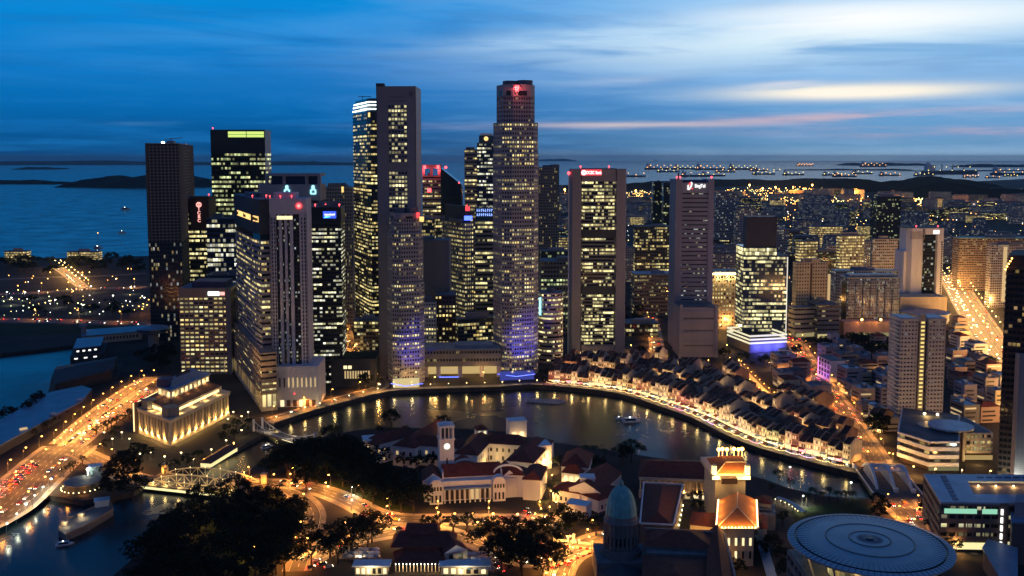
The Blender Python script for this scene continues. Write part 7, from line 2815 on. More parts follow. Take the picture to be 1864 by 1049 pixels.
for i, (px, py, k, s) in enumerate(((1150, 822, 'rain', 1.15), (1132, 828, 'dense', 1.0), (1088, 838, 'dense', .9), (1070, 846, 'dense', .7), (1018, 835, 'dense', .7), (1020, 950, 'rain', .9), (1046, 945, 'rain', .8), (1085, 950, 'rain', .8), (1105, 940, 'dense', .7), (1030, 925, 'small', 1.2))):
 tree(k, G(px, py, 8), f'dark tree by the old assembly house, {nth(i + 1)} counting from the river side', 'trees by the old assembly house', s)
for i, (px, py) in enumerate(((1468, 895), (1480, 890), (1496, 892), (1510, 888), (1525, 893), (1540, 896), (1552, 890))):
 tree('palm', G(px, py, 9), f'palm on the river lawn, {nth(i + 1)} from the floodlit house towards the arch bridge', 'palms on the river lawn', .85)
for i, (px, py, k, s) in enumerate(((1418, 862, 'small', 1.2), (1438, 875, 'small', 1.0), (1405, 882, 'small', .9), (1265, 905, 'small', 1.3), (1290, 905, 'small', 1.3), (1270, 920, 'small', 1.2), (1335, 985, 'dense', .8), (1362, 990, 'dense', .9), (1385, 1000, 'dense', .8), (1408, 985, 'dense', .7), (1425, 1010, 'dense', .8), (1340, 1030, 'dense', .8), (1440, 1045, 'dense', .9), (1425, 940, 'small', 1.2))):
 tree(k, G(px, py, 6), f'garden tree of the floodlit house, {nth(i + 1)} counting from the river down to the frame edge', 'garden trees of the floodlit house', s)
grove([(1450, 618), (1560, 610), (1640, 618), (1620, 645), (1540, 640), (1460, 632)], 26, ['dense', 'rain'], 'nearest the lit glass tower in the dark park', 'trees of the dark park', 8, ref=G(1440, 620), s=1.05)
grove([(1742, 628), (1790, 610), (1830, 690), (1800, 700), (1750, 680)], 12, ['dense'], 'nearest the apartment tower beside the expressway', 'trees beside the expressway', 9, ref=G(1735, 640))
i = 0
for px, py in ((1052, 656), (1072, 657), (1120, 655), (1150, 650), (1165, 640), (1172, 655), (1210, 648), (1225, 655), (1318, 645), (1330, 655), (1352, 655), (1370, 660), (1392, 660), (1412, 662), (1436, 655), (990, 690), (1000, 680), (985, 675), (1450, 640)):
 i += 1
 tree('dense' if i % 2 else 'small', G(px, py, 6), f'street tree before the banking towers, {nth(i)} from the round block eastward to the park', 'street trees before the banking towers', .9)
grove([(0, 476), (100, 474), (265, 472), (265, 492), (160, 494), (0, 496)], 30, ['dense', 'rain'], 'nearest the unfinished tower in the far shore belt', 'trees of the far shore belt', 12, s=1.5, ref=G(265, 480))
grove([(0, 545), (260, 540), (265, 575), (0, 578)], 18, ['small', 'rain'], 'nearest the unfinished tower in the lamplit park', 'trees of the lamplit park', 12, ref=G(265, 560))
for i, (px, py) in enumerate(((0, 757), (12, 752), (25, 748), (48, 742), (58, 735), (68, 726), (74, 724))):
 tree('dense', G(px, py, 6), f'dark shore tree by the curved pavilion roof, {nth(i + 1)} from the frame side', 'trees on the bay shore', .8)
grove([(200, 655), (310, 625), (318, 665), (260, 690), (225, 690)], 13, ['dense'], 'nearest the saucer topped tower by the pier', 'trees behind the pier', 8, ref=G(280, 640))
grove([(640, 660), (690, 650), (695, 690), (660, 700)], 6, ['dense'], 'nearest the low dark annex', 'trees by the low annex', 6, ref=G(640, 690))
grove([(1100, 540), (1180, 530), (1185, 600), (1150, 610)], 8, ['dense'], 'nearest the slab bank tower in the back street', 'trees in the back street', 9, ref=G(1140, 640))
for i, (px, py) in enumerate(((415, 782), (430, 776), (445, 780), (452, 770), (425, 790), (405, 795), (360, 835), (340, 842), (318, 846), (300, 850))):
 tree('small', G(px, py, 5), f'small plaza tree, {nth(i + 1)} from the white bank tower end beside the floodlit hotel', 'plaza trees by the hotel', 1.2)

# ------------------------------------------------------------ street lamps
M['g_farexp'] = glow('expressway_lamp_light', (1.0, .62, .18), 16)
def make_lamp(nm, h, arm, head, col, power, radius=.5, typ='SPOT'):
 r = thing(nm, 'lamp', 'street lamp')
 MB().cyl(0, 0, 0, h, .14, .08, n=6).bar((0, 0, h), (arm, 0, h + .25), .1).build('pole', M['pole'], r)
 MB().box(arm, 0, h + .02, 1.0, .5, .22, bottom=True).ball((arm, 0, h - .12), .36, n=8, k=5, squash=.7).build('lamp_head', M[head], r)
 l = lamp_light('lamp_light', (arm, 0, h - .8), power, col, r, typ, radius, angle=math.radians(148), blend=.5)
 return r

L_SOD = make_lamp('sodium_street_lamp', 9.0, 1.8, 'g_sodium', SOD, 17000)
L_EXP = make_lamp('expressway_lamp', 10.0, 2.4, 'g_farexp', (1.0, .50, .13), 27000, typ='POINT')
L_WRK = make_lamp('work_lamp', 9.0, 1.8, 'g_sodium', SOD, 3500)
L_WHT = make_lamp('white_park_lamp', 6.5, .6, 'g_white', (.95, 1.0, .72), 6000)
L_QUAY = make_lamp('quay_lamp', 4.5, .01, 'g_warm', (1.0, .70, .24), 1300, .45, 'POINT')
NL = [0]

def lamps(proto, key, step, sides, where, group, start=6, extra=1.2, s=1.0):
 pts, w = ROADS[key]
 k = 0
 for sd in sides:
  o = offset(pts, sd * (w / 2 + extra)) if sd else pts
  for x, y, a in along(o, step, start):
   k += 1
   place(proto, x, y, 0, a + (-PI / 2 if sd > 0 else PI / 2), s, f'{"sodium" if proto is L_SOD else "white"} street lamp, {nth(k)} counting along {where}', group)

lamps(L_SOD, 'esplanade', 27, (1, -1, 0), 'the wide bridge road at the river mouth', 'lamps of the wide bridge road', s=1.1)
lamps(L_SOD, 'fullerton', 22, (1, -1), 'the road beside the floodlit hotel', 'lamps of the hotel road')
lamps(L_SOD, 'collyer', 22, (1, -1), 'the bayside road behind the pier', 'lamps of the bayside road')
lamps(L_SOD, 'anderson_approach', 18, (1,), 'the approach to the truss bridge', 'lamps of the truss bridge approach')
lamps(L_SOD, 'connaught', 30, (1, -1), 'the road through the dark groves', 'lamps of the grove road')
lamps(L_SOD, 'loop', 22, (-1,), 'the looping drive inside the grove', 'lamps of the looping drive')
lamps(L_SOD, 'st_andrews', 28, (1,), 'the curving road past the clubhouse', 'lamps of the clubhouse road')
lamps(L_SOD, 'junction_road', 16, (1, -1), 'the bright junction below the domed courthouse', 'lamps of the courthouse junction', start=2, s=1.0)
lamps(L_SOD, 'quay_road', 34, (1,), 'the quay road past the white bank tower', 'lamps of the quay road')
lamps(L_SOD, 'south_bridge', 34, (1, -1), 'the straight orange street up from the arch bridge', 'lamps of the straight orange street', start=4)
lamps(L_SOD, 'elgin_approach', 20, (1, -1), 'the near approach of the arch bridge', 'lamps of the arch bridge approach', start=16, s=.8)
lamps(L_EXP, 'expressway', 42, (1, 0, -1), 'the bright expressway', 'lamps of the expressway', s=1.5)
lamps(L_SOD, 'chulia', 34, (1,), 'the narrow street between the two slab towers', 'lamps of the narrow street')
lamps(L_SOD, 'circular', 16, (1, -1), 'the lane between the shophouse rows', 'lamps of the shophouse lane', start=3, s=.75)
lamps(L_SOD, 'marina_near', 60, (1,), 'the long shore road across the bay', 'lamps of the shore road', s=1.5)
lamps(L_SOD, 'marina_far', 70, (1,), 'the farther road across the bay', 'lamps of the farther bay road', s=1.6)
lamps(L_EXP, 'marina_spur', 45, (1, -1), 'the spur road to the far shore', 'lamps of the spur road', s=1.5)
lamps(L_SOD, 'front_street', 26, (1,), 'the street before the cream podium', 'lamps of the podium street', s=1.3)
for i, (px, py) in enumerate(((12, 545), (45, 546), (70, 543), (165, 534), (237, 536), (150, 570), (20, 556), (262, 556), (100, 560), (205, 552))):
 place(L_WHT, *G(px, py), 0, 0, 1.7, f'bright white park lamp, {nth(i + 1)} counted across the lamplit park by the bay', 'white lamps of the bay park')
for i, (px, py) in enumerate(((250, 575), (258, 570), (265, 572), (268, 562), (256, 580), (272, 578))):
 place(L_WRK, *G(px, py), 0, 0, 1.4, f'glaring orange work lamp, {nth(i + 1)} at the foot of the unfinished tower', 'work lamps by the unfinished tower')
for i, (px, py) in enumerate(((1436, 868), (1547, 897), (1460, 922), (935, 628), (640, 905), (560, 845))):
 place(L_WHT, *G(px, py), 0, 0, 1.0, f'single white lamp, {nth(i + 1)} of the scattered ones on the river lawns', 'white lamps on the river lawns')
for i, (px, py) in enumerate(((255, 840), (275, 838), (300, 845), (330, 838), (352, 850), (385, 832), (412, 815), (440, 796), (462, 785), (415, 775), (425, 762), (440, 770), (452, 762), (236, 812), (222, 800), (205, 812), (190, 800))):
 place(L_QUAY, *G(px, py), 0, 0, 1.2, f'warm plaza lamp, {nth(i + 1)} counted round the grounds of the floodlit hotel', 'plaza lamps of the hotel grounds')
q = smooth(pxs(BANK_S))
o = offset(q, 2.0 if offset(q, 5)[0][1] > q[0][1] else -2.0)
k = 0
for x, y, a in along(o, 16.5, 4):
 k += 1
 place(L_QUAY, x, y, .15, 0, 1.0, f'warm globe lamp on the quay, {nth(k)} from the footbridge along the curved bank', 'globe lamps along the quay')
k = 0
for px in range(0, 6):
 g = Vector(G(12, 972)) * (1 - px / 5.0) + Vector(G(92, 888)) * (px / 5.0)
 place(L_WHT, g.x, g.y, 0, 0, .9, f'white lamp on the river parapet of the wide bridge road, {nth(px + 1)} from the frame side', 'white lamps of the bridge parapet')

for i, (px, py) in enumerate(((1462, 560), (1500, 520), (1523, 515), (1523, 590), (1585, 500), (1650, 545), (1660, 520), (1740, 545), (1310, 610), (1322, 600), (1440, 570), (1345, 560), (1495, 470), (1590, 470), (1735, 480), (1800, 560))):
 place(L_EXP, *G(px, py), 0, -PI / 2, 1.3, f'tall amber lamp, {nth(i + 1)} of those between the flats and hotels behind the shophouses', 'tall lamps between the flats')
L_STR = make_lamp('sodium_post_lamp', 7.0, .9, 'g_sodium', (1.0, .48, .12), 6500, typ='POINT')
for i, (px, py) in enumerate(((625, 580), (632, 610), (645, 640), (655, 665), (670, 690), (690, 712), (745, 705), (790, 700), (880, 690), (985, 660), (1010, 655), (1032, 668), (1150, 640), (1140, 668), (1165, 665), (1185, 555), (1205, 535), (1215, 660), (1240, 672), (1290, 668), (1322, 640), (1345, 668), (1400, 672), (1425, 690),
         (1450, 610), (1490, 606), (1530, 608), (1570, 607), (1610, 606), (1655, 600), (1560, 660), (1600, 690), (1625, 735), (1600, 800), (1625, 845), (1660, 868), (1700, 872), (1750, 874), (1800, 876), (1755, 700), (1800, 690), (1770, 745), (825, 957), (862, 956), (900, 956), (940, 957), (975, 958), (1000, 945), (1002, 915), (1003, 885), (1000, 860), (1015, 935),
         (1010, 1010), (1040, 1000), (580, 1005), (640, 985), (690, 960), (720, 985), (460, 1020), (350, 960), (600, 905), (640, 930), (320, 588), (305, 570), (120, 800), (150, 815), (100, 818), (1290, 1010), (1300, 1035), (1350, 1020), (1760, 960), (1740, 1010))):
 place(L_STR, *G(px, py), 0, R.uniform(0, 6), 1.0, f'amber post lamp, {nth(i + 1)} of those scattered in the gaps between buildings and trees', 'amber post lamps in the gaps')
# ------------------------------------------------------------ cars
CARCOL = {'white': (.6, .6, .6), 'silver': (.32, .33, .35), 'black': (.02, .02, .022), 'red': (.35, .03, .025), 'blue': (.03, .07, .25), 'yellow': (.55, .38, .03)}
for c_, v in CARCOL.items():
 M['car_' + c_] = plain('car_paint_' + c_, v, rough=.25, var=.03, spec=.6)
M['tyre'] = plain('tyre_rubber', (.015, .015, .015), rough=.9)

def car_body():
 mb = MB()
 pr = [(-2.2, .35), (-2.2, .85), (-1.5, .95), (-.9, 1.42), (.5, 1.45), (1.2, .98), (2.1, .80), (2.2, .35)]
 w = .85
 n = len(pr)
 for i in range(n):
  (x0, z0), (x1, z1) = pr[i], pr[(i + 1) % n]
  k0, k1 = (w * (.8 if z0 > 1.2 else 1)), (w * (.8 if z1 > 1.2 else 1))
  mb.face([(x0, -k0, z0), (x1, -k1, z1), (x1, k1, z1), (x0, k0, z0)])
 mb.face([(x, -w * (.8 if z > 1.2 else 1), z) for x, z in reversed(pr)])
 mb.face([(x, w * (.8 if z > 1.2 else 1), z) for x, z in pr])
 return mb

def make_car(col):
 r = thing('car', 'car', 'car')
 car_body().build('body', M['car_' + col], r)
 mb = MB()
 mb.face([(1.16, -.66, 1.0), (1.16, .66, 1.0), (.52, .62, 1.44), (.52, -.62, 1.44)])
 mb.face([(-1.45, .66, .98), (-1.45, -.66, .98), (-.92, -.62, 1.43), (-.92, .62, 1.43)])
 for s in (-1, 1):
  mb.face([(-1.2, s * .83, 1.0), (1.0, s * .83, 1.0), (.45, s * .72, 1.38), (-.85, s * .72, 1.38)])
 mb.build('glazing', M['darkglass'], r)
 for x in (-1.35, 1.35):
  for s in (-1, 1):
   m2 = MB()
   n = 10
   m2.face([(x + .33 * math.cos(2 * PI * k / n), s * .88, .33 + .33 * math.sin(2 * PI * k / n)) for k in range(n)])
   for k in range(n):
    a, b = 2 * PI * k / n, 2 * PI * (k + 1) / n
    m2.face([(x + .33 * math.cos(a), s * .88, .33 + .33 * math.sin(a)), (x + .33 * math.cos(b), s * .88, .33 + .33 * math.sin(b)), (x + .33 * math.cos(b), s * .66, .33 + .33 * math.sin(b)), (x + .33 * math.cos(a), s * .66, .33 + .33 * math.sin(a))])
   m2.build('wheel', M['tyre'], r)
 for s in (-1, 1):
  MB().box(2.2, s * .6, .58, .12, .36, .22).build('headlight', M['g_head'], r)
  MB().box(-2.2, s * .62, .62, .12, .34, .24).build('tail_light', M['g_tail'], r)
 return r

def make_far_car(col):
 mb = car_body()
 mb.mi = [0] * len(mb.f)
 for s in (-1, 1):
  mb.box(2.2, s * .6, .55, .16, .45, .3, m=1)
  mb.box(-2.2, s * .62, .55, .16, .45, .32, m=2)
  mb.box(1.35, s * .72, 0, .66, .3, .6, m=3)
  mb.box(-1.35, s * .72, 0, .66, .3, .6, m=3)
 o = mb.build('car', [M['car_' + col], M['g_head'], M['g_tail'], M['tyre']])
 return tag(o, 'car', 'car')

CARS = {c_: make_car(c_) for c_ in CARCOL}
FCARS = {c_: make_far_car(c_) for c_ in CARCOL}
CN = {}

def traffic(key, n, lanes, where, far=False, s=1.0, t0=0.0, t1=1.0, tail=None, lights=0):
 """lanes: list of (offset, direction +1/-1)"""
 pts, w = ROADS[key]
 L = plen(pts)
 k = 0
 used = {}
 spots = []
 for _ in range(n * 6):
  if len(spots) >= n:
   break
  ln = R.randrange(len(lanes))
  d = R.uniform(t0, t1) * L
  if any(l == ln and abs(d - e) < 7.5 * s for l, e in spots):
   continue
  spots.append((ln, d))
 spots.sort(key=lambda q: q[1])
 for ln, d in spots:
  off, dr = lanes[ln]
  o = offset(pts, off)
  q = along(o, 1e9, min(d, plen(o) - .5))
  if not q:
   continue
  x, y, a = q[0]
  k += 1
  c_ = R.choice(list(CARCOL))
  proto = (FCARS if far else CARS)[c_]
  towards = 'headlights facing us' if math.sin(a + (0 if dr > 0 else PI)) < 0 else 'tail lights showing'
  ob = place(proto, x, y, .12, a if dr > 0 else a + PI, s, f'{c_} car, {towards}, {nth(k)} along {where}', 'cars on ' + where)
  if lights and k % lights == 0:
   f = a if dr > 0 else a + PI
   hd = math.sin(f) < 0
   l = bpy.data.lights.new('car_light', 'POINT')
   l.energy = 700 if hd else 500
   l.color = (1, .85, .55) if hd else (1, .05, .03)
   l.shadow_soft_size = .4
   lo = bpy.data.objects.new('car_light', l)
   COL.objects.link(lo)
   lo.parent = ob
   lo.location = (3.6 if hd else -3.4, 0, 1.0)

traffic('esplanade', 52, [(15, 1), (12, 1), (9, 1), (6, 1)], 'the wide bridge road, queue side', t0=0, t1=.72, lights=3)
traffic('esplanade', 12, [(-6, -1), (-9, -1), (-13, -1)], 'the wide bridge road, clear side', t0=.1, t1=.95)
traffic('fullerton', 30, [(-5.5, 1), (-2, 1), (2, -1), (5.5, -1)], 'the road beside the floodlit hotel', t0=.02, t1=.95, lights=6)
traffic('collyer', 10, [(-3, 1), (3, -1)], 'the bayside road behind the pier')
traffic('connaught', 14, [(-3, 1), (3, -1)], 'the road through the dark groves')
traffic('st_andrews', 9, [(-3, 1), (3, -1)], 'the curving road past the clubhouse')
traffic('junction_road', 5, [(-2.5, 1), (2.5, -1)], 'the bright junction below the domed courthouse')
traffic('elgin_approach', 9, [(-5.5, 1), (-2.5, 1), (2.5, -1), (5.5, -1)], 'the near approach of the arch bridge', t0=.1, t1=.9, lights=3)
traffic('south_bridge', 44, [(-5.5, 1), (-2, 1), (2, 1), (5.5, 1)], 'the straight orange street up from the arch bridge', far=True, lights=6)
traffic('expressway', 135, [(-17, 1), (-13, 1), (-9, 1), (-5, 1), (5, -1), (9, -1), (13, -1), (17, -1)], 'the bright expressway', far=True, s=1.1, lights=4)
traffic('chulia', 16, [(-2.5, 1), (2.5, -1)], 'the narrow street between the two slab towers', far=True, lights=5)
traffic('quay_road', 18, [(-2, 1), (2, -1)], 'the quay road past the white bank tower', far=True, lights=6)
traffic('marina_near', 22, [(-6, 1), (6, -1)], 'the long shore road across the bay', far=True, s=1.2)
traffic('marina_spur', 10, [(-3, 1), (3, -1)], 'the spur road to the far shore', far=True, s=1.3)
traffic('marina_far', 10, [(-3, 1), (3, -1)], 'the farther road across the bay', far=True, s=1.3)
for i, (px, py, a) in enumerate(((575, 1022, .5), (586, 1028, .5), (598, 1034, .5), (566, 1034, .5), (905, 1030, 2.2), (912, 1040, 2.2), (908, 1020, 2.2), (962, 938, 1.2), (968, 948, 1.2), (958, 930, 1.2))):
 c_ = ('white', 'black', 'silver', 'black', 'black', 'silver')[i % 6]
 g = G(px, py)
 o = copy_tree(CARS[c_])
 o.location = (g[0], g[1], .12)
 o.rotation_euler = (0, 0, a)
 tag(o, f'{c_} parked car, {nth(i + 1)} counted round the clubhouse car park and the theatre side street', 'car', 'cars parked by the clubhouse')

# ------------------------------------------------------------ quayside shophouses
SH_W, SH_D = 5.6, 17.0

def make_shophouse(i):
 rr = random.Random(200 + i)
 fl = (2, 3, 3, 2, 3, 2, 4, 3)[i]
 h = 3.6 * fl + .8
 wallm = M[('shopA', 'shopB', 'shopC', 'shopB', 'shopD', 'shopA', 'shopD', 'shopC')[i]]
 r = thing('shophouse', 'shophouse', 'shophouse')
 w, d = SH_W, SH_D
 mb = MB().prism([(-w / 2, 0), (w / 2, 0), (w / 2, d), (-w / 2, d)], 0, h)
 for s in (-1, 1):
  x = s * (w / 2 - .15)
  mb.face([(x, -.2, h), (x, d * .42, h + 3.3), (x, d * .84, h), ] if s > 0 else [(x, d * .84, h), (x, d * .42, h + 3.3), (x, -.2, h)])
  for a, b in (((x, -.3, h + .25), (x, d * .42, h + 3.55)), ((x, d * .42, h + 3.55), (x, d * .84, h + .25))):
   mb.bar(a, b, .22, 0, .4)
 mb.build('wall', wallm, r)
 mb = MB()
 mb.face([(-w / 2, -.7, h - .25), (w / 2, -.7, h - .25), (w / 2, d * .42, h + 3.3), (-w / 2, d * .42, h + 3.3)])
 mb.face([(w / 2, d * .86, h - .05), (-w / 2, d * .86, h - .05), (-w / 2, d * .42, h + 3.3), (w / 2, d * .42, h + 3.3)])
 mb.face([(-w / 2, d * .86, h + .02), (w / 2, d * .86, h + .02), (w / 2, d + .4, h + .02), (-w / 2, d + .4, h + .02)])
 if i % 3 == 0:
  mb.box(0, d * .62, h + 1.0, 2.4, 2.2, 2.0)
 mb.build('roof', M['browntile'], r)
 for f in range(1, fl):
  for k in range(3):
   lit = rr.random() < .42
   MB().box(-1.7 + 1.7 * k, -.04, 3.9 + 3.6 * (f - 1), 1.0, .12, 2.1).build('window', M['g_dimwarm'] if lit else M['brown'], r)
 MB().box(0, -.06, .3, w * .82, .14, 2.7).build('shopfront', M[('g_shopA', 'g_shopB', 'g_shopA', 'g_shopC', 'g_shopA', 'g_shopB', 'g_shopA', 'g_shopA')[i]], r)
 mb = MB()
 mb.face([(-w / 2 + .2, -3.0, 2.9), (w / 2 - .2, -3.0, 2.9), (w / 2 - .2, 0, 3.6), (-w / 2 + .2, 0, 3.6)])
 mb.face([(-w / 2 + .2, 0, 3.55), (w / 2 - .2, 0, 3.55), (w / 2 - .2, -3.0, 2.85), (-w / 2 + .2, -3.0, 2.85)])
 mb.build('awning', M[('white', 'brown', 'roofblue', 'redtile')[i % 4]], r)
 return r

M['g_shopA'] = glow('warm_shop_light', (1.0, .66, .25), 1.6)
M['g_shopB'] = glow('pale_shop_light', (1.0, .92, .62), 1.6)
M['g_shopC'] = glow('pink_shop_light', (1.0, .35, .45), 1.4)
SHOPS = [make_shophouse(i) for i in range(8)]
SHOPCNT = [0]

def shoprow(line, flip, where, group, step=None, lights=0, keep=None):
 k = 0
 for x, y, a in along(line, SH_W + .02, 2):
  th = a if not flip else a + PI
  nx, ny = -math.sin(th), math.cos(th)
  mid = (x + nx * SH_D / 2, y + ny * SH_D / 2)
  if on_road(mid, 5.5) or on_road((x, y), 1.0) or on_road((x + nx * SH_D, y + ny * SH_D), .5) or any(math.dist(mid, f[:2]) < f[2] + 3 for f in FOOT):
   continue
  if keep and not keep(x, y):
   continue
  k += 1
  i = R.randrange(8)
  s = R.uniform(.8, 1.25)
  o = place(SHOPS[i], x, y, 0, th, (1, 1, s), None, group)
  nfl = (2, 3, 3, 2, 3, 2, 4, 3)[i]
  o['label'] = f"{('tan', 'grey', 'brown', 'grey', 'cream', 'tan', 'cream', 'brown')[i]} {('', '', 'two', 'three', 'four')[nfl]} storey shophouse, {nth(k)} from the round block {where}"
  SHOPCNT[0] += 1
  if lights and k % lights == 0:
   col, pw = R.choice((((1, .5, .14), 700), ((1, .6, .2), 1500), ((1, .85, .5), 1600), ((1, .75, .4), 1500), ((1, .12, .24), 1200), ((.5, 1, .35), 900), ((.2, .35, 1), 900), ((1, .6, .2), 1500), ((1, .7, .3), 1800), ((1, .55, .15), 400)))
   l = lamp_light('shopfront_light', (0, 0, 0), pw, col, None, radius=.4)
   l.parent = o
   l.location = (0, -5.2, 3.6)

bank = smooth(pxs(BANK_S))
sgn = 1 if offset(bank, 5)[len(bank) // 2][1] > bank[len(bank) // 2][1] else -1
# trim the bank line to the shophouse stretch
q0, q1 = Vector(G(995, 703)), Vector(G(1556, 863))
i0 = min(range(len(bank)), key=lambda i: (Vector(bank[i]) - q0).length)
i1 = min(range(len(bank)), key=lambda i: (Vector(bank[i]) - q1).length)
seg_ = bank[i0:i1 + 1]
flip0 = sgn < 0
shoprow(offset(seg_, sgn * 17), flip0, 'in the quayside row', 'shophouses of the quayside row', lights=1)
shoprow(offset(seg_, sgn * (17 + 2 * SH_D + .6)), not flip0, 'in the second row', 'shophouses of the second row')
shoprow(offset(seg_, sgn * (17 + 2 * SH_D + 9)), flip0, 'in the third row', 'shophouses of the third row', lights=4)
shoprow(offset(seg_, sgn * (17 + 4 * SH_D + 10)), not flip0, 'in the fourth row', 'shophouses of the fourth row')
shoprow(offset(seg_, sgn * (17 + 4 * SH_D + 19)), flip0, 'in the fifth row', 'shophouses of the fifth row', lights=6)

# parasols and strings of lamps on the promenade
def make_parasol(col):
 r = thing('parasol', 'parasol', 'parasol')
 MB().cyl(0, 0, 0, 2.6, .05, n=5).build('pole', M['pole'], r)
 MB().lathe(0, 0, [(1.7, 2.25), (.9, 2.65), (0, 2.95)], 8).build('canopy', M[col], r)
 return r

PARA = [make_parasol('white'), make_parasol('redtile'), make_parasol('roofblue')]
k = 0
for d in (5.2, 8.4):
 for x, y, a in along(offset(seg_, sgn * d), 5.0, 3):
  k += 1
  place(PARA[k % 3], x, y, .15, 0, 1.1, f"{('white', 'dark red', 'blue grey')[k % 3]} cafe parasol, {nth(k)} counting along the promenade tables", 'parasols on the promenade')
BULB = {}
for nm, col in (('warm', (1.0, .66, .25)), ('pink', (1.0, .3, .55)), ('violet', (.6, .35, 1.0)), ('white', (1.0, .95, .8))):
 BULB[nm] = glow('string_bulb_' + nm, col, 4)
pts = along(offset(seg_, sgn * 2.4), 11.0, 1)
for i, (u, v) in enumerate(zip(pts, pts[1:])):
 cn = ('warm', 'warm', 'warm', 'warm', 'pink', 'warm', 'warm', 'white', 'violet')[i % 9] if i > 12 else 'warm'
 t = thing('string_of_lamps', f'{cn} string of small lamps, {nth(i + 1)} span from the round block end along the quay edge', 'string lights', (u[0], u[1], 0), 'strings of lamps on the quay edge')
 MB().bar((u[0], u[1], .1), (u[0], u[1], 3.2), .12).build('post', M['pole'], t)
 mb = MB()
 n = 10
 P_ = [(u[0] + (v[0] - u[0]) * j / n, u[1] + (v[1] - u[1]) * j / n, 3.2 - .8 * math.sin(PI * j / n)) for j in range(n + 1)]
 MB().path(P_, .04).build('wire', M['black'], t)
 for p_ in P_:
  mb.ball(p_, .26, n=5, k=3)
 tag(mb.build('bulb', BULB[cn], t), kind='stuff')
for i, (px, py, col) in enumerate(((1010, 704, 0), (1500, 838, 1), (1535, 846, 2))):
 pass

# umbrella terraces beside the clubhouse
TER = thing('umbrella_terrace', 'raised terrace floor under rows of pale parasols beside the clubhouse porch', 'terrace', (*G(868, 1030), 0))
MB().prism(pxs([(836, 1042), (900, 1044), (892, 1010), (838, 1008)]), 0, .8).build('floor', M['paving'], TER)
lamp_light('terrace_light', (*G(865, 1030, 4), 4), 1200, (1, .8, .5), TER)
k = 0
for row in range(4):
 for c_ in range(6):
  k += 1
  place(PARA[0] if (k % 4) else PARA[2], *G(841 + c_ * 10 + row * 1.5, 1012 + row * 9, 2), .8, 0, 1.15, f"{'white' if k % 4 else 'blue grey'} terrace parasol, {nth(k)} counted in rows from the porch of the clubhouse", 'parasols on the clubhouse terrace')
TER2 = thing('clubhouse_terrace', 'second raised terrace of pale parasols beside the long white pavilion', 'terrace', (*G(650, 1015), 0))
MB().prism(pxs([(615, 1020), (695, 1020), (690, 1002), (630, 1004)]), 0, .8).build('floor', M['paving'], TER2)
lamp_light('terrace_light', (*G(655, 1012, 4), 4), 1200, (1, .75, .4), TER2)
k = 0
for row in range(3):
 for c_ in range(7):
  k += 1
  place(PARA[0] if (k % 3) else PARA[2], *G(628 + c_ * 9.5, 1004 + row * 6.5, 2), .8, 0, 1.15, f"{'white' if k % 3 else 'blue grey'} lawn parasol, {nth(k)} counted in rows from the curving road on the second terrace", 'parasols on the second terrace')
# barriers and white gate posts at the junction
for i in range(16):
 g = Vector(G(985, 992)) * (1 - i / 15) + Vector(G(1075, 1002)) * (i / 15)
 o = MB().box(0, 0, 0, 1.9, .5, .9).build('road_barrier', M['marking'] if i % 2 else M['car_red'])
 o.location = (g.x, g.y, .12)
 tag(o, f"{'white' if i % 2 else 'red'} plastic road barrier, {nth(i + 1)} from the grove end along the junction works", 'barrier', 'barriers at the junction')
for i in range(14):
 g = Vector(G(1005, 1035)) * (1 - i / 13) + Vector(G(1078, 1008)) * (i / 13)
 o = MB().box(0, 0, 0, 1.9, .5, .9, .5).build('road_barrier', M['marking'] if i % 2 else M['car_red'])
 o.location = (g.x, g.y, .12)
 tag(o, f"{'white' if i % 2 else 'red'} plastic road barrier, {nth(i + 1)} from the near end beside the bright curve", 'barrier', 'barriers on the near curve')
for i, (u, v) in enumerate((((1009, 985), (1034, 987)), ((1054, 990), (1078, 993)))):
 a, b = G(*u), G(*v)
 t = thing('white_gate_wall', f"white balustrade between two posts on the {('tree', 'courthouse')[i]} side of the small statue", 'wall', (*a, 0))
 MB().bar((*a, .6), (*b, .6), .4, h=1.2).build('balustrade', M['white'], t)
 for q in (a, b):
  MB().box(*q, 0, 1, 1, 2.2).box(*q, 2.2, 1.3, 1.3, .25).build('post', M['white'], t)
c = G(1044, 987)
t = thing('small_monument', 'small white monument on a stepped base between the two balustrades', 'monument', (*c, 0))
MB().box(*c, 0, 3.4, 3.4, .5).box(*c, .5, 2.4, 2.4, .5).build('base', M['white'], t)
MB().box(*c, 1, 1.5, 1.5, 3).lathe(*c, [(1.1, 4), (.9, 4.5), (0, 5.2)], 4).build('shaft', M['white'], t)
# curved pergola walk beside the disc
t = thing('lamplit_walkway', 'curved covered walkway lined with small lamps beside the saucer roofed court', 'walkway', (*G(1440, 925), 0))
wp = smooth(pxs([(1414, 915), (1430, 920), (1448, 930), (1462, 942)]))
mb = MB()
strip(mb, wp, 3.4, 3.4)
strip(mb, list(reversed(wp)), 3.4, 3.3)
mb.build('roof', M['roofblue'], t)
for i, (x, y, a) in enumerate(along(offset(wp, 1.9), 3.6) + along(offset(wp, -1.9), 3.6)):
 MB().bar((x, y, 0), (x, y, 3.3), .18).build('post', M['steel'], t)
 MB().ball((x, y, 2.6), .3, n=6, k=4).build('walk_lamp', M['g_warm'], t)
for i in (0, 2, 4):
 lamp_light('walk_light', (*wp[min(i * 3, len(wp) - 1)], 2.4), 700, (1, .75, .4), t)
t = thing('covered_link', 'straight blue roofed covered link running down past the floodlit house garden', 'walkway', (*G(1398, 1000), 0))
a, b = G(1383, 975, 4), G(1408, 1060, 4)
MB().bar((*a, 4), (*b, 4), 5.0, h=.4).build('roof', M['roofblue'], t)
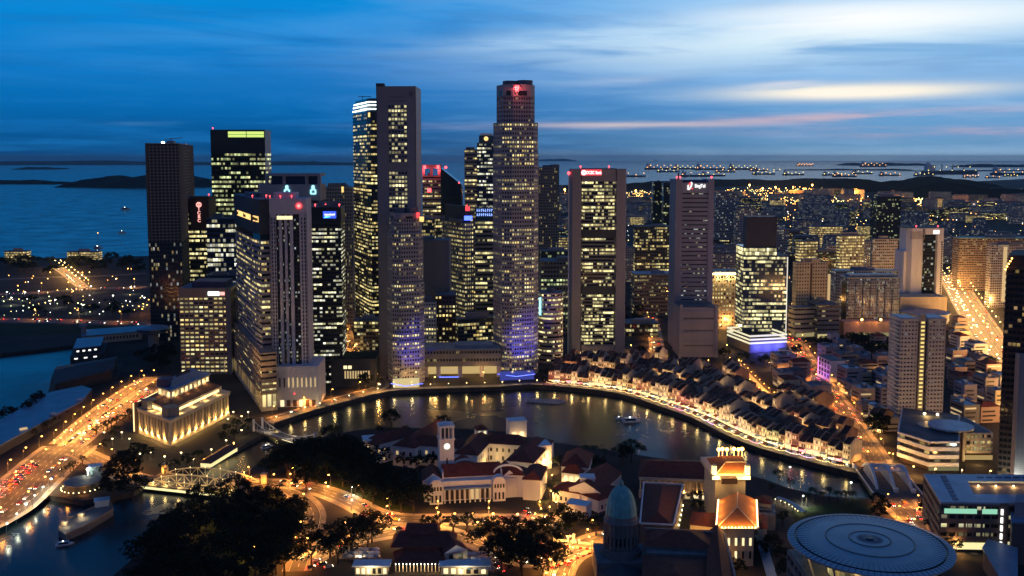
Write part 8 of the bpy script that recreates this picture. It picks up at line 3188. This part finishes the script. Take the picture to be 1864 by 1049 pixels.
for k in range(6):
 q = Vector(a) * (1 - k / 5) + Vector(b) * (k / 5)
 MB().bar((q.x, q.y, 0), (q.x, q.y, 3.8), .4).build('post', M['steel'], t)

# ------------------------------------------------------------ low shop blocks right of the orange street
def lowblocks(px, n, ref, refname, group, hr=(8, 20), sr=(9, 20), mind=15):
 poly = pxs(px)
 xs, ys = [q[0] for q in poly], [q[1] for q in poly]
 got, t = [], 0
 while len(got) < n and t < 8000:
  t += 1
  q = (R.uniform(min(xs), max(xs)), R.uniform(min(ys), max(ys)))
  if inside(q, poly) and not on_road(q, 8) and all(math.dist(q, o) > mind for o in got) and all(math.dist(q, f[:2]) > f[2] + 6 for f in FOOT):
   got.append(q)
 got.sort(key=lambda q: math.dist(q, ref))
 for i, q in enumerate(got):
  wn_ = R.choice(('white', 'concrete', 'lilac', 'pink', 'cream', 'grey'))
  rn = R.choice(('roofgrey', 'roofblue', 'roofblue', 'redtile', 'roofwhite'))
  h, w, d = R.uniform(*hr), R.uniform(*sr), R.uniform(*sr)
  a = .13 + R.uniform(-.06, .06)
  r = thing('shop_block', f"{ {'concrete': 'grey', 'lilac': 'lilac', 'grey': 'dark grey'}.get(wn_, wn_) } low block, { {'roofgrey': 'grey flat', 'roofblue': 'blue flat', 'redtile': 'red tiled', 'roofwhite': 'pale flat'}[rn] } roof, {nth(i + 1)} nearest {refname}", 'building', (*q, 0), group)
  p = rect(*q, w, d, a)
  MB().prism(p, 0, h).build('wall', M[wn_], r)
  if rn == 'redtile':
   MB().hip(p, h, 2.8).build('roof', M[rn], r)
  else:
   MB().prism(inset(p, .6), h, h + .2).build('roof', M[rn], r)
   MB().path([(*k, h + .4) for k in p + [p[0]]], .4, 0, .9).build('parapet', M[wn_], r)
   for _ in range(R.randint(1, 3)):
    c = (q[0] + R.uniform(-.25, .25) * w, q[1] + R.uniform(-.25, .25) * d)
    MB().box(*c, h + .2, R.uniform(2, w * .35), R.uniform(2, d * .35), R.uniform(1.5, 3.5), a).build('roof_hut', M[R.choice((wn_, 'grey', 'roofblue'))], r)
  for k in (0, 3):
   fl = int(h / 3.6)
   for f in range(fl):
    m_ = M['g_dimwarm'] if R.random() < .16 else M['black']
    face_panel(r, 'window_band', p[k], p[(k + 1) % 4], .08, R.uniform(.6, .92), 1.4 + 3.5 * f, 2.8 + 3.5 * f, m_, .06, .05)

lowblocks([(1492, 640), (1640, 625), (1640, 770), (1590, 790), (1560, 745), (1520, 690)], 34, G(1690, 790), 'the apartment tower, orange street side', 'low blocks by the orange street')
lowblocks([(1738, 660), (1830, 650), (1830, 770), (1742, 775)], 20, G(1690, 790), 'the apartment tower, expressway side', 'low blocks by the expressway')
lowblocks([(1742, 545), (1765, 560), (1800, 618), (1745, 630)], 10, G(1735, 600), 'the round cream podium beside the expressway', 'low blocks beside the expressway', mind=18)
lowblocks([(1395, 655), (1445, 650), (1500, 745), (1450, 760)], 14, G(1385, 640), 'the lit glass tower below its podium', 'low blocks below the glass tower', mind=13)
c = G(1512, 690)
r = thing('neon_corner_house', 'tall shop house washed with purple and pink light on the orange street', 'building', (*c, 0))
p = rect(*c, 14, 26, .13)
MB().prism(p, 0, 20).build('wall', M['white'], r)
MB().prism(inset(p, .5), 20, 20.5).build('roof', M['roofgrey'], r)
for k in range(4):
 for f in range(4):
  face_panel(r, 'window', p[3], p[0], .08 + k * .23, .22 + k * .23, 3 + 4.4 * f, 6 + 4.4 * f, M['black'], .1, .05)
for t in (.2, .5, .8):
 lamp_light('neon_light', on_face(p[3], p[0], t, 4, 3), 500, (.65, .2, 1), r)
 lamp_light('neon_light', on_face(p[3], p[0], t, 12, 3), 300, (.8, .25, .9), r)
face_panel(r, 'neon_strip', p[3], p[0], .02, .05, 1, 19, M['g_pinkneon'], .3, .2)

# ------------------------------------------------------------ middle and far city
for nm, lab, sp, yt, w_, cat in (
  ('office_slab', 'broad grey office slab dotted with lit square windows between the two slab towers', (1158, 1158, 1232, 1450, 0, 22), 413, 'off_far', 'office block'),
  ('flat_block', 'cream block with a blue hipped roof behind the narrow street', (1158, 1158, 1232, 1260, 3, 30), 500, 'res_tan', 'building'),
  ('banded_block', 'low block with lit ribbon floors on the narrow street', (1143, 1143, 1202, 1110, 3, 30), 590, 'off_far', 'building'),
  ('dark_tower', 'dark far tower with few lights left of the slatted tower', (1190, 1190, 1211, 2050, 0, 25), 331, 'off_dark', 'tower'),
  ('dark_tower', 'dark far tower with green lit floors touching the slatted tower', (1209, 1209, 1234, 1950, 0, 25), 333, 'off_dark', 'tower'),
  ('flat_tower', 'cream flats with amber corridor lights behind the cream stepped tower', (1452, 1460, 1493, 1500, 12, None), 440, 'corr', 'apartment block'),
  ('flat_tower', 'slim pale flats between the amber flats and the curved lit balconies', (1506, 1506, 1530, 1620, 0, 18), 448, 'res', 'apartment block'),
  ('flat_tower', 'cream flats with bright amber balconies above the long blue slab', (1527, 1534, 1578, 1450, 10, None), 430, 'corr', 'apartment block'),
  ('flat_tower', 'blue grey flats right of the bright amber balconies', (1576, 1576, 1600, 1650, 0, 18), 441, 'res_blue', 'apartment block'),
  ('flat_tower', 'pale flats with a thin amber stair line left of the white shafted tower', (1590, 1594, 1640, 1480, 4, None), 436, 'res', 'apartment block'),
  ('dark_tower', 'black glass tower standing alone beyond the flats', (1600, 1600, 1643, 2100, 0, 40), 358, 'off_dark', 'tower'),
  ('flat_tower', 'blue grey flats right of the dark box of the glass tower', (1395, 1395, 1440, 1750, 0, 18), 418, 'res_blue', 'apartment block'),
  ('flat_tower', 'grey flats rising behind the dark box of the glass tower', (1376, 1376, 1412, 1950, 0, 18), 388, 'res_blue', 'apartment block'),
  ('flat_tower', 'tall blue grey flats just right of the slatted tower', (1304, 1304, 1340, 1900, 0, 18), 352, 'res_blue', 'apartment block'),
  ('flat_tower', 'grey flats second right of the slatted tower', (1342, 1342, 1378, 1850, 0, 18), 380, 'res', 'apartment block'),
  ('warm_block', 'long low block glowing amber in the far flats', (1482, 1482, 1538, 2050, 0, 20), 413, 'corr', 'apartment block'),
  ('warm_block', 'low amber lit block right of the grey lattice tower', (982, 982, 1040, 1700, 0, 20), 432, 'corr', 'building'),
  ('dark_block', 'dark block behind the green lit office block', (985, 985, 1040, 1350, 0, 26), 458, 'off_dark', 'building'),
  ('dark_block', 'dark block between the grey slab tower and the slanting roof', (757, 757, 790, 1320, 0, 26), 400, 'off_far', 'building'),
  ('dark_block', 'grey block below the slanting roof tower', (792, 792, 845, 1400, 0, 26), 398, 'off_far', 'building'),
  ('dark_block', 'dark block in the gap right of the ribbed tower', (600, 600, 644, 1350, 0, 26), 470, 'off_far', 'building'),
  ('dark_block', 'low lit block at the foot of the dark ringed tower', (640, 640, 690, 1030, 0, 24), 585, 'off_far', 'building'),
  ('curved_block', 'long white low block with lit bands below the blue sign tower', (828, 832, 905, 960, 20, None), 582, 'off_far', 'building'),
  ('shore_block', 'low orange lit building on the far shore by the frame side', (0, 0, 40, 1900, 0, 20), 458, 'corr', 'building'),
  ('shore_block', 'low orange lit building on the far shore among trees', (115, 115, 172, 1950, 0, 20), 459, 'corr', 'building')):
 block(nm, lab, sp, yt, w_, 3.2, 5.5 * 1450 / sp[3] if sp[3] > 1300 else 7.0, cat=cat, roofmat=M['roofblue'] if 'blue hipped' in lab else None)

def farblocks(n, xr, yr, hr, wr, refname, ref, group, seed):
 rr = random.Random(seed)
 got, t = [], 0
 while len(got) < n and t < 9000:
  t += 1
  q = G(rr.uniform(*xr), rr.uniform(*yr))
  if inside(q, LAND_A) and all(math.dist(q, o) > 22 + q[1] * .007 for o in got) and all(math.dist(q, f[:2]) > f[2] + 24 for f in FOOT) and not on_road(q, 25):
   got.append(q)
 got.sort(key=lambda q: math.dist(q, ref))
 for i, q in enumerate(got):
  w_ = rr.choice(('res', 'res_blue', 'res_blue', 'res_tan', 'res', 'off_far', 'corr' if rr.random() < .25 else 'res_blue', 'off_dark'))
  h, w = rr.uniform(*hr), rr.uniform(*wr)
  p = rect(*q, w, rr.uniform(12, 20), rr.choice((0, .2, -.25, .5, -.6)))
  kind = {'res': 'pale', 'res_blue': 'blue grey', 'res_tan': 'tan', 'off_far': 'dark', 'corr': 'amber lit', 'off_dark': 'black'}[w_]
  r = thing('far_block', f"{kind} {'tall' if h > (hr[0] + hr[1]) / 2 else 'low'} far block, {nth(i + 1)} nearest {refname}", 'building', (*q, 0), group)
  MB().prism(p, 0, h, 0, 1, cell=3.4, fh=3.1).build('wall', [W[w_], M['roofgrey']], r)
  MB().prism(inset(p, 3), h, h + rr.uniform(2, 5)).build('roof', M['grey'], r)

farblocks(105, (985, 1870), (405, 520), (18, 62), (30, 80), 'the white shafted tower in the flats', G(1690, 560), 'far housing blocks', 5)
farblocks(125, (1240, 1870), (358, 404), (16, 58), (40, 120), 'the black glass tower toward the port', G(1620, 420), 'distant blocks by the port', 6)
farblocks(40, (990, 1240), (365, 405), (14, 45), (40, 100), 'the slatted tower beyond its shoulder', G(1260, 430), 'distant blocks behind the slab towers', 7)

def sparkle(name, polys, mats, hgt, seed):
 rr = random.Random(seed)
 mb = MB()
 for px, n, rad in polys:
  poly = pxs(px)
  y0, y1 = min(k[1] for k in px), max(k[1] for k in px)
  x0, x1 = min(k[0] for k in px), max(k[0] for k in px)
  c = 0
  while c < n:
   u = (rr.uniform(x0, x1), rr.uniform(y0, y1))
   if inside(u, px):
    q = G(*u)
    h = rr.uniform(*hgt)
    m_ = rr.randrange(len(mats))
    k = len(mb.f)
    mb.cyl(q[0], q[1], 0, h, .12, n=3, m=0, cap=False)
    rd = rad * rr.uniform(.6, 1.3) * q[1] / 3000
    mb.ball((q[0], q[1], h), rd, m_ + 1, 5, 3)
    c += 1
 return tag(mb.build(name, [M['pole']] + mats), kind='stuff')

M['g_farsod'] = glow('far_sodium_light', (1.0, .42, .08), 9)
M['g_faryel'] = glow('far_yellow_light', (1.0, .75, .22), 6)
M['g_fargrn'] = glow('far_greenish_light', (.85, 1.0, .45), 5)
M['g_farwht'] = glow('far_white_light', (1.0, .97, .85), 5)
sparkle('distant_street_lights', [([(985, 420), (1870, 400), (1870, 520), (985, 540)], 520, 1.0), ([(1240, 372), (1870, 352), (1870, 402), (1240, 420)], 420, 1.15), ([(0, 500), (265, 497), (265, 540), (0, 545)], 34, 1.5), ([(600, 470), (900, 450), (900, 560), (600, 580)], 60, 1.2)],
  [M['g_farsod'], M['g_farsod'], M['g_faryel'], M['g_farwht']], (6, 11), 3)
sparkle('port_lights', [([(1320, 350), (1570, 344), (1570, 374), (1320, 378)], 420, 1.2), ([(1638, 364), (1695, 362), (1692, 384), (1640, 388)], 220, 1.6), ([(1140, 356), (1190, 352), (1190, 372), (1140, 374)], 90, 1.0), ([(1700, 386), (1864, 376), (1864, 384), (1700, 394)], 60, 1.0)],
  [M['g_farsod'], M['g_faryel'], M['g_fargrn'], M['g_farsod']], (8, 26), 4)
sparkle('park_lights', [([(0, 545), (265, 540), (310, 575), (0, 580)], 60, 1.4)], [M['g_fargrn'], M['g_farwht'], M['g_faryel']], (3, 7), 8)
for i, (px, py, yb) in enumerate(((1028, 345, 368), (1157, 347, 366), (1364, 337, 360), (1388, 343, 364), (1411, 341, 364), (1478, 337, 360), (1555, 349, 362), (1692, 372, 380), (1780, 368, 378), (1443, 340, 362))):
 g = G(px, yb)
 z = VZ(py, g[1], px)
 t = thing('floodlight_mast', f'tall mast with a glaring orange floodlight, {nth(i + 1)} of ten across the far port district', 'floodlight mast', (*g, 0), 'floodlight masts of the port')
 MB().cyl(*g, 0, z, 1.0, .5, n=5).build('mast', M['pole'], t)
 MB().ball((*g, z), (4.6, 4.0, 5.0, 4.6, 4.2, 4.8, 2.6, 3.0, 3.0, 2.4)[i], n=8, k=6).build('floodlight', M['g_sodium'], t)
 lamp_light('floodlight_beam', (g[0], g[1], z - 8), 9e5, SOD, t, radius=4)
# a big shed at the port
p = pxs([(1748, 388), (1832, 384), (1828, 374), (1750, 377)])
t = root_for('port_shed', 'very wide low blue roofed shed at the port below the wooded hill', p, cat='warehouse')
MB().prism(p, 0, 14).build('wall', M['concrete'], t)
MB().prism(inset(p, -2), 14, 16).build('roof', M['roofblue'], t)

# ------------------------------------------------------------ islands, hills, ships
def mound(name, x0, x1, yb, yt, depth, seed, mat='farland', z=-3, kind='structure'):
 rr = random.Random(seed)
 A, B = G(x0, yb, z), G(x1, yb, z)
 Y = (A[1] + B[1]) / 2
 hmax = VZ(yt, Y, (x0 + x1) / 2) - z
 n, m = 48, 8
 ph = [rr.uniform(0, 6.28) for _ in range(6)]
 pts = {}
 for i in range(n + 1):
  u = i / n
  env = math.sin(PI * min(1, max(0, u))) ** .3
  hh = hmax * env * (.70 + .14 * math.sin(u * 5 + ph[0]) + .10 * math.sin(u * 13 + ph[1]) + .06 * math.sin(u * 31 + ph[2]))
  for j in range(m + 1):
   v = j / m
   k = math.sin(PI * v) ** .6
   pts[i, j] = (A[0] + (B[0] - A[0]) * u, A[1] + (B[1] - A[1]) * u + depth * v + depth * .1 * math.sin(u * 9 + ph[3]), z + max(.05, hh * k) + rr.uniform(-.03, .03) * hmax * (0 < j < m))
 mb = MB()
 for i in range(n):
  for j in range(m):
   mb.face([pts[i, j], pts[i + 1, j], pts[i + 1, j + 1], pts[i, j + 1]])
 tag(mb.build(name, M[mat]), kind=kind)

mound('island', -160, 104, 336, 326, 500, 1)
mound('island', 92, 420, 342, 316, 700, 2)
mound('island', -200, 700, 301, 290.5, 3000, 3)
mound('island', 15, 90, 309, 303, 900, 4)
mound('island', 515, 580, 300, 293, 1500, 5)
mound('island', 975, 1052, 293.5, 288.5, 2500, 6)
mound('island', 1555, 1705, 302, 294, 1500, 7)
mound('island', 1775, 1990, 305, 297, 1500, 8)
mound('island', 1430, 1668, 310.5, 306.5, 300, 9)
mound('island', 1640, 1990, 312, 309, 300, 10)
mound('hill', 1180, 1640, 339, 322, 700, 11, z=0)
mound('hill', 1490, 1860, 350, 318, 900, 12, z=0)
mound('hill', 1690, 2140, 372, 330, 900, 13, z=0)
mound('hill', 1300, 1420, 430, 408, 120, 14, z=0)
mound('hill', 1030, 1300, 346, 333, 500, 15, z=0)

def ship(i, px, py, L, lit, label):
 g = G(px + R.uniform(-9, 9), py + R.uniform(-1.6, 1.6), -3)
 t = thing('cargo_ship', label, 'ship', (g[0], g[1], -3), 'ships at anchor off the port')
 s = L / 100
 x0, x1 = g[0] - L / 2, g[0] + L / 2
 b = 9 * s
 y = g[1]
 mb = MB()
 hull = [(x0, y - b), (x1 - 12 * s, y - b), (x1, y), (x1 - 12 * s, y + b), (x0, y + b)]
 mb.prism(hull, -3, 5 * s, taper=-.5)
 mb.build('hull', M['darkgrey'] if i % 3 else M['brown'], t)
 MB().box(x0 + 12 * s, y, 5 * s, 14 * s, 15 * s, 11 * s).box(x0 + 9 * s, y, 16 * s, 5 * s, 5 * s, 5 * s).build('superstructure', M['white'], t)
 mb = MB()
 for k in range(3):
  mb.bar((x0 + (34 + 20 * k) * s, y, 5 * s), (x0 + (34 + 20 * k) * s, y, 17 * s), 1.4 * s)
 mb.build('mast', M['steel'], t)
 mb = MB()
 for k in range(lit):
  mb.ball((x0 + (6 + 86 * k / max(1, lit - 1)) * s, y - b, (7 + 6 * (k % 2)) * s), 3.0 * g[1] / 9000, n=5, k=3)
 tag(mb.build('deck_light', M['g_faryel' if i % 2 else 'g_farsod'], t), kind='stuff')

SH = [(1197, 309, 560, 9), (1243, 308.5, 470, 10), (1290, 309, 520, 9), (1345, 309.5, 520, 10), (1388, 310, 300, 5), (1218, 315, 330, 6), (1328, 315.5, 290, 4), (1383, 318, 290, 6), (1155, 321, 300, 4), (1295, 321, 280, 5), (1268, 323, 330, 4),
   (1453, 318, 260, 6), (1460, 302, 420, 10), (1516, 318, 240, 5), (1540, 322, 270, 7), (1572, 317, 270, 5), (1618, 321, 250, 5), (1690, 319, 230, 5), (1770, 322, 170, 6), (1730, 317, 700, 9), (1840, 319, 500, 9), (1842, 323, 160, 5), (1806, 325, 150, 3), (1418, 309, 110, 2), (1584, 304, 600, 9),
   (1505, 329, 150, 2), (1125, 318, 160, 2), (1190, 292, 500, 1)]
for i, (px, py, L, lit) in enumerate(SH):
 ship(i, px, py, L, lit, f"{'grey' if i % 3 else 'brown'} {'long' if L > 400 else 'small' if L < 200 else 'mid sized'} ship at anchor, {nth(i + 1)} counted across the roadstead beyond the port")
# small craft
def boat(nm, lab, px, py, L, a=0.0, mast=0.0):
 g = G(px, py, -3)
 t = thing(nm, lab, 'boat', (*g, -3))
 ca, sa = math.cos(a), math.sin(a)
 W_ = lambda u, v: (g[0] + ca * u - sa * v, g[1] + sa * u + ca * v)
 b = L * .16
 MB().prism([W_(-L / 2, -b), W_(L * .3, -b), W_(L / 2, 0), W_(L * .3, b), W_(-L / 2, b)], -3.1, -3 + L * .09, taper=-.15).build('hull', M['white'], t)
 MB().prism([W_(-L * .36, -b * .7), W_(L * .2, -b * .7), W_(L * .2, b * .7), W_(-L * .36, b * .7)], -3 + L * .09, -3 + L * .2).build('cabin', M['darkglass'], t)
 MB().prism([W_(-L * .4, -b * .8), W_(L * .24, -b * .8), W_(L * .24, b * .8), W_(-L * .4, b * .8)], -3 + L * .2, -3 + L * .225, 0, bottom=True).build('roof', M['roofwhite'], t)
 MB().ball((*W_(-L * .1, 0), -3 + L * .26), L * .03 if not mast else L * .05, n=6, k=4).build('cabin_lamp', M['g_white'], t)
 if mast:
  MB().bar((*W_(0, 0), -3 + L * .2), (*W_(0, 0), -3 + mast), L * .03).build('mast', M['steel'], t)
  MB().ball((*W_(0, 0), -3 + mast), L * .045, n=6, k=4).build('mast_lamp', M['g_farsod'], t)

boat('river_launch', 'white river launch with a glazed cabin in the middle of the basin', 1150, 768, 15, .1)
boat('small_launch', 'small dark launch just left of the white river launch', 1128, 763, 8, .3)
boat('ferry', 'lit white ferry on the open bay right of the wooded island', 229, 382, 40, 0)
boat('motor_boat', 'small lit boat on the bay nearer than the ferry', 223, 424, 22, .3)
boat('masted_boat', 'boat with a tall lamp topped mast off the far tree belt', 179, 452, 22, 0, 36)
boat('bumboat', 'small pink lit bumboat under the footbridge', 486, 815, 9, .6)
boat('pier_boat', 'small boat passing the stone landing in the dark river mouth', 118, 992, 9, .4)
p = pxs([(958, 733), (1016, 737), (1030, 733), (1024, 729), (966, 727)], -3)
t = root_for('floating_pontoon', 'long pale floating pontoon in the river before the tall faceted tower', p, cat='pontoon')
MB().prism(p, -3.2, -2.2).build('deck', M['concrete'], t)
for k in range(8):
 q = Vector(p[0]) * (1 - k / 7) + Vector(p[1]) * (k / 7)
 MB().cyl(q.x, q.y, -2.2, -1.2, .3, n=6).build('bollard', M['white'], t)

# ------------------------------------------------------------ haze
HAZE = 2.0e-5
mb = MB()
X0, X1, Y0, Y1, Z0, Z1 = -61000, 61000, -600, 63000, -5.2, 320
for q in ([(X0, Y0, Z0), (X0, Y1, Z0), (X1, Y1, Z0), (X1, Y0, Z0)], [(X0, Y0, Z1), (X1, Y0, Z1), (X1, Y1, Z1), (X0, Y1, Z1)], [(X0, Y0, Z0), (X1, Y0, Z0), (X1, Y0, Z1), (X0, Y0, Z1)],
    [(X1, Y0, Z0), (X1, Y1, Z0), (X1, Y1, Z1), (X1, Y0, Z1)], [(X1, Y1, Z0), (X0, Y1, Z0), (X0, Y1, Z1), (X1, Y1, Z1)], [(X0, Y1, Z0), (X0, Y0, Z0), (X0, Y0, Z1), (X0, Y1, Z1)]):
 mb.face(q)
mt = bpy.data.materials.new('haze_air')
mt.use_nodes = True
nt = mt.node_tree
nt.nodes.clear()
v = nt.nodes.new('ShaderNodeVolumePrincipled')
v.inputs['Color'].default_value = (0.5, 0.85, 1.0, 1)
v.inputs['Density'].default_value = HAZE
v.inputs['Anisotropy'].default_value = 0.0
o_ = nt.nodes.new('ShaderNodeOutputMaterial')
nt.links.new(v.outputs[0], o_.inputs['Volume'])
tag(mb.build('haze', mt), kind='stuff')
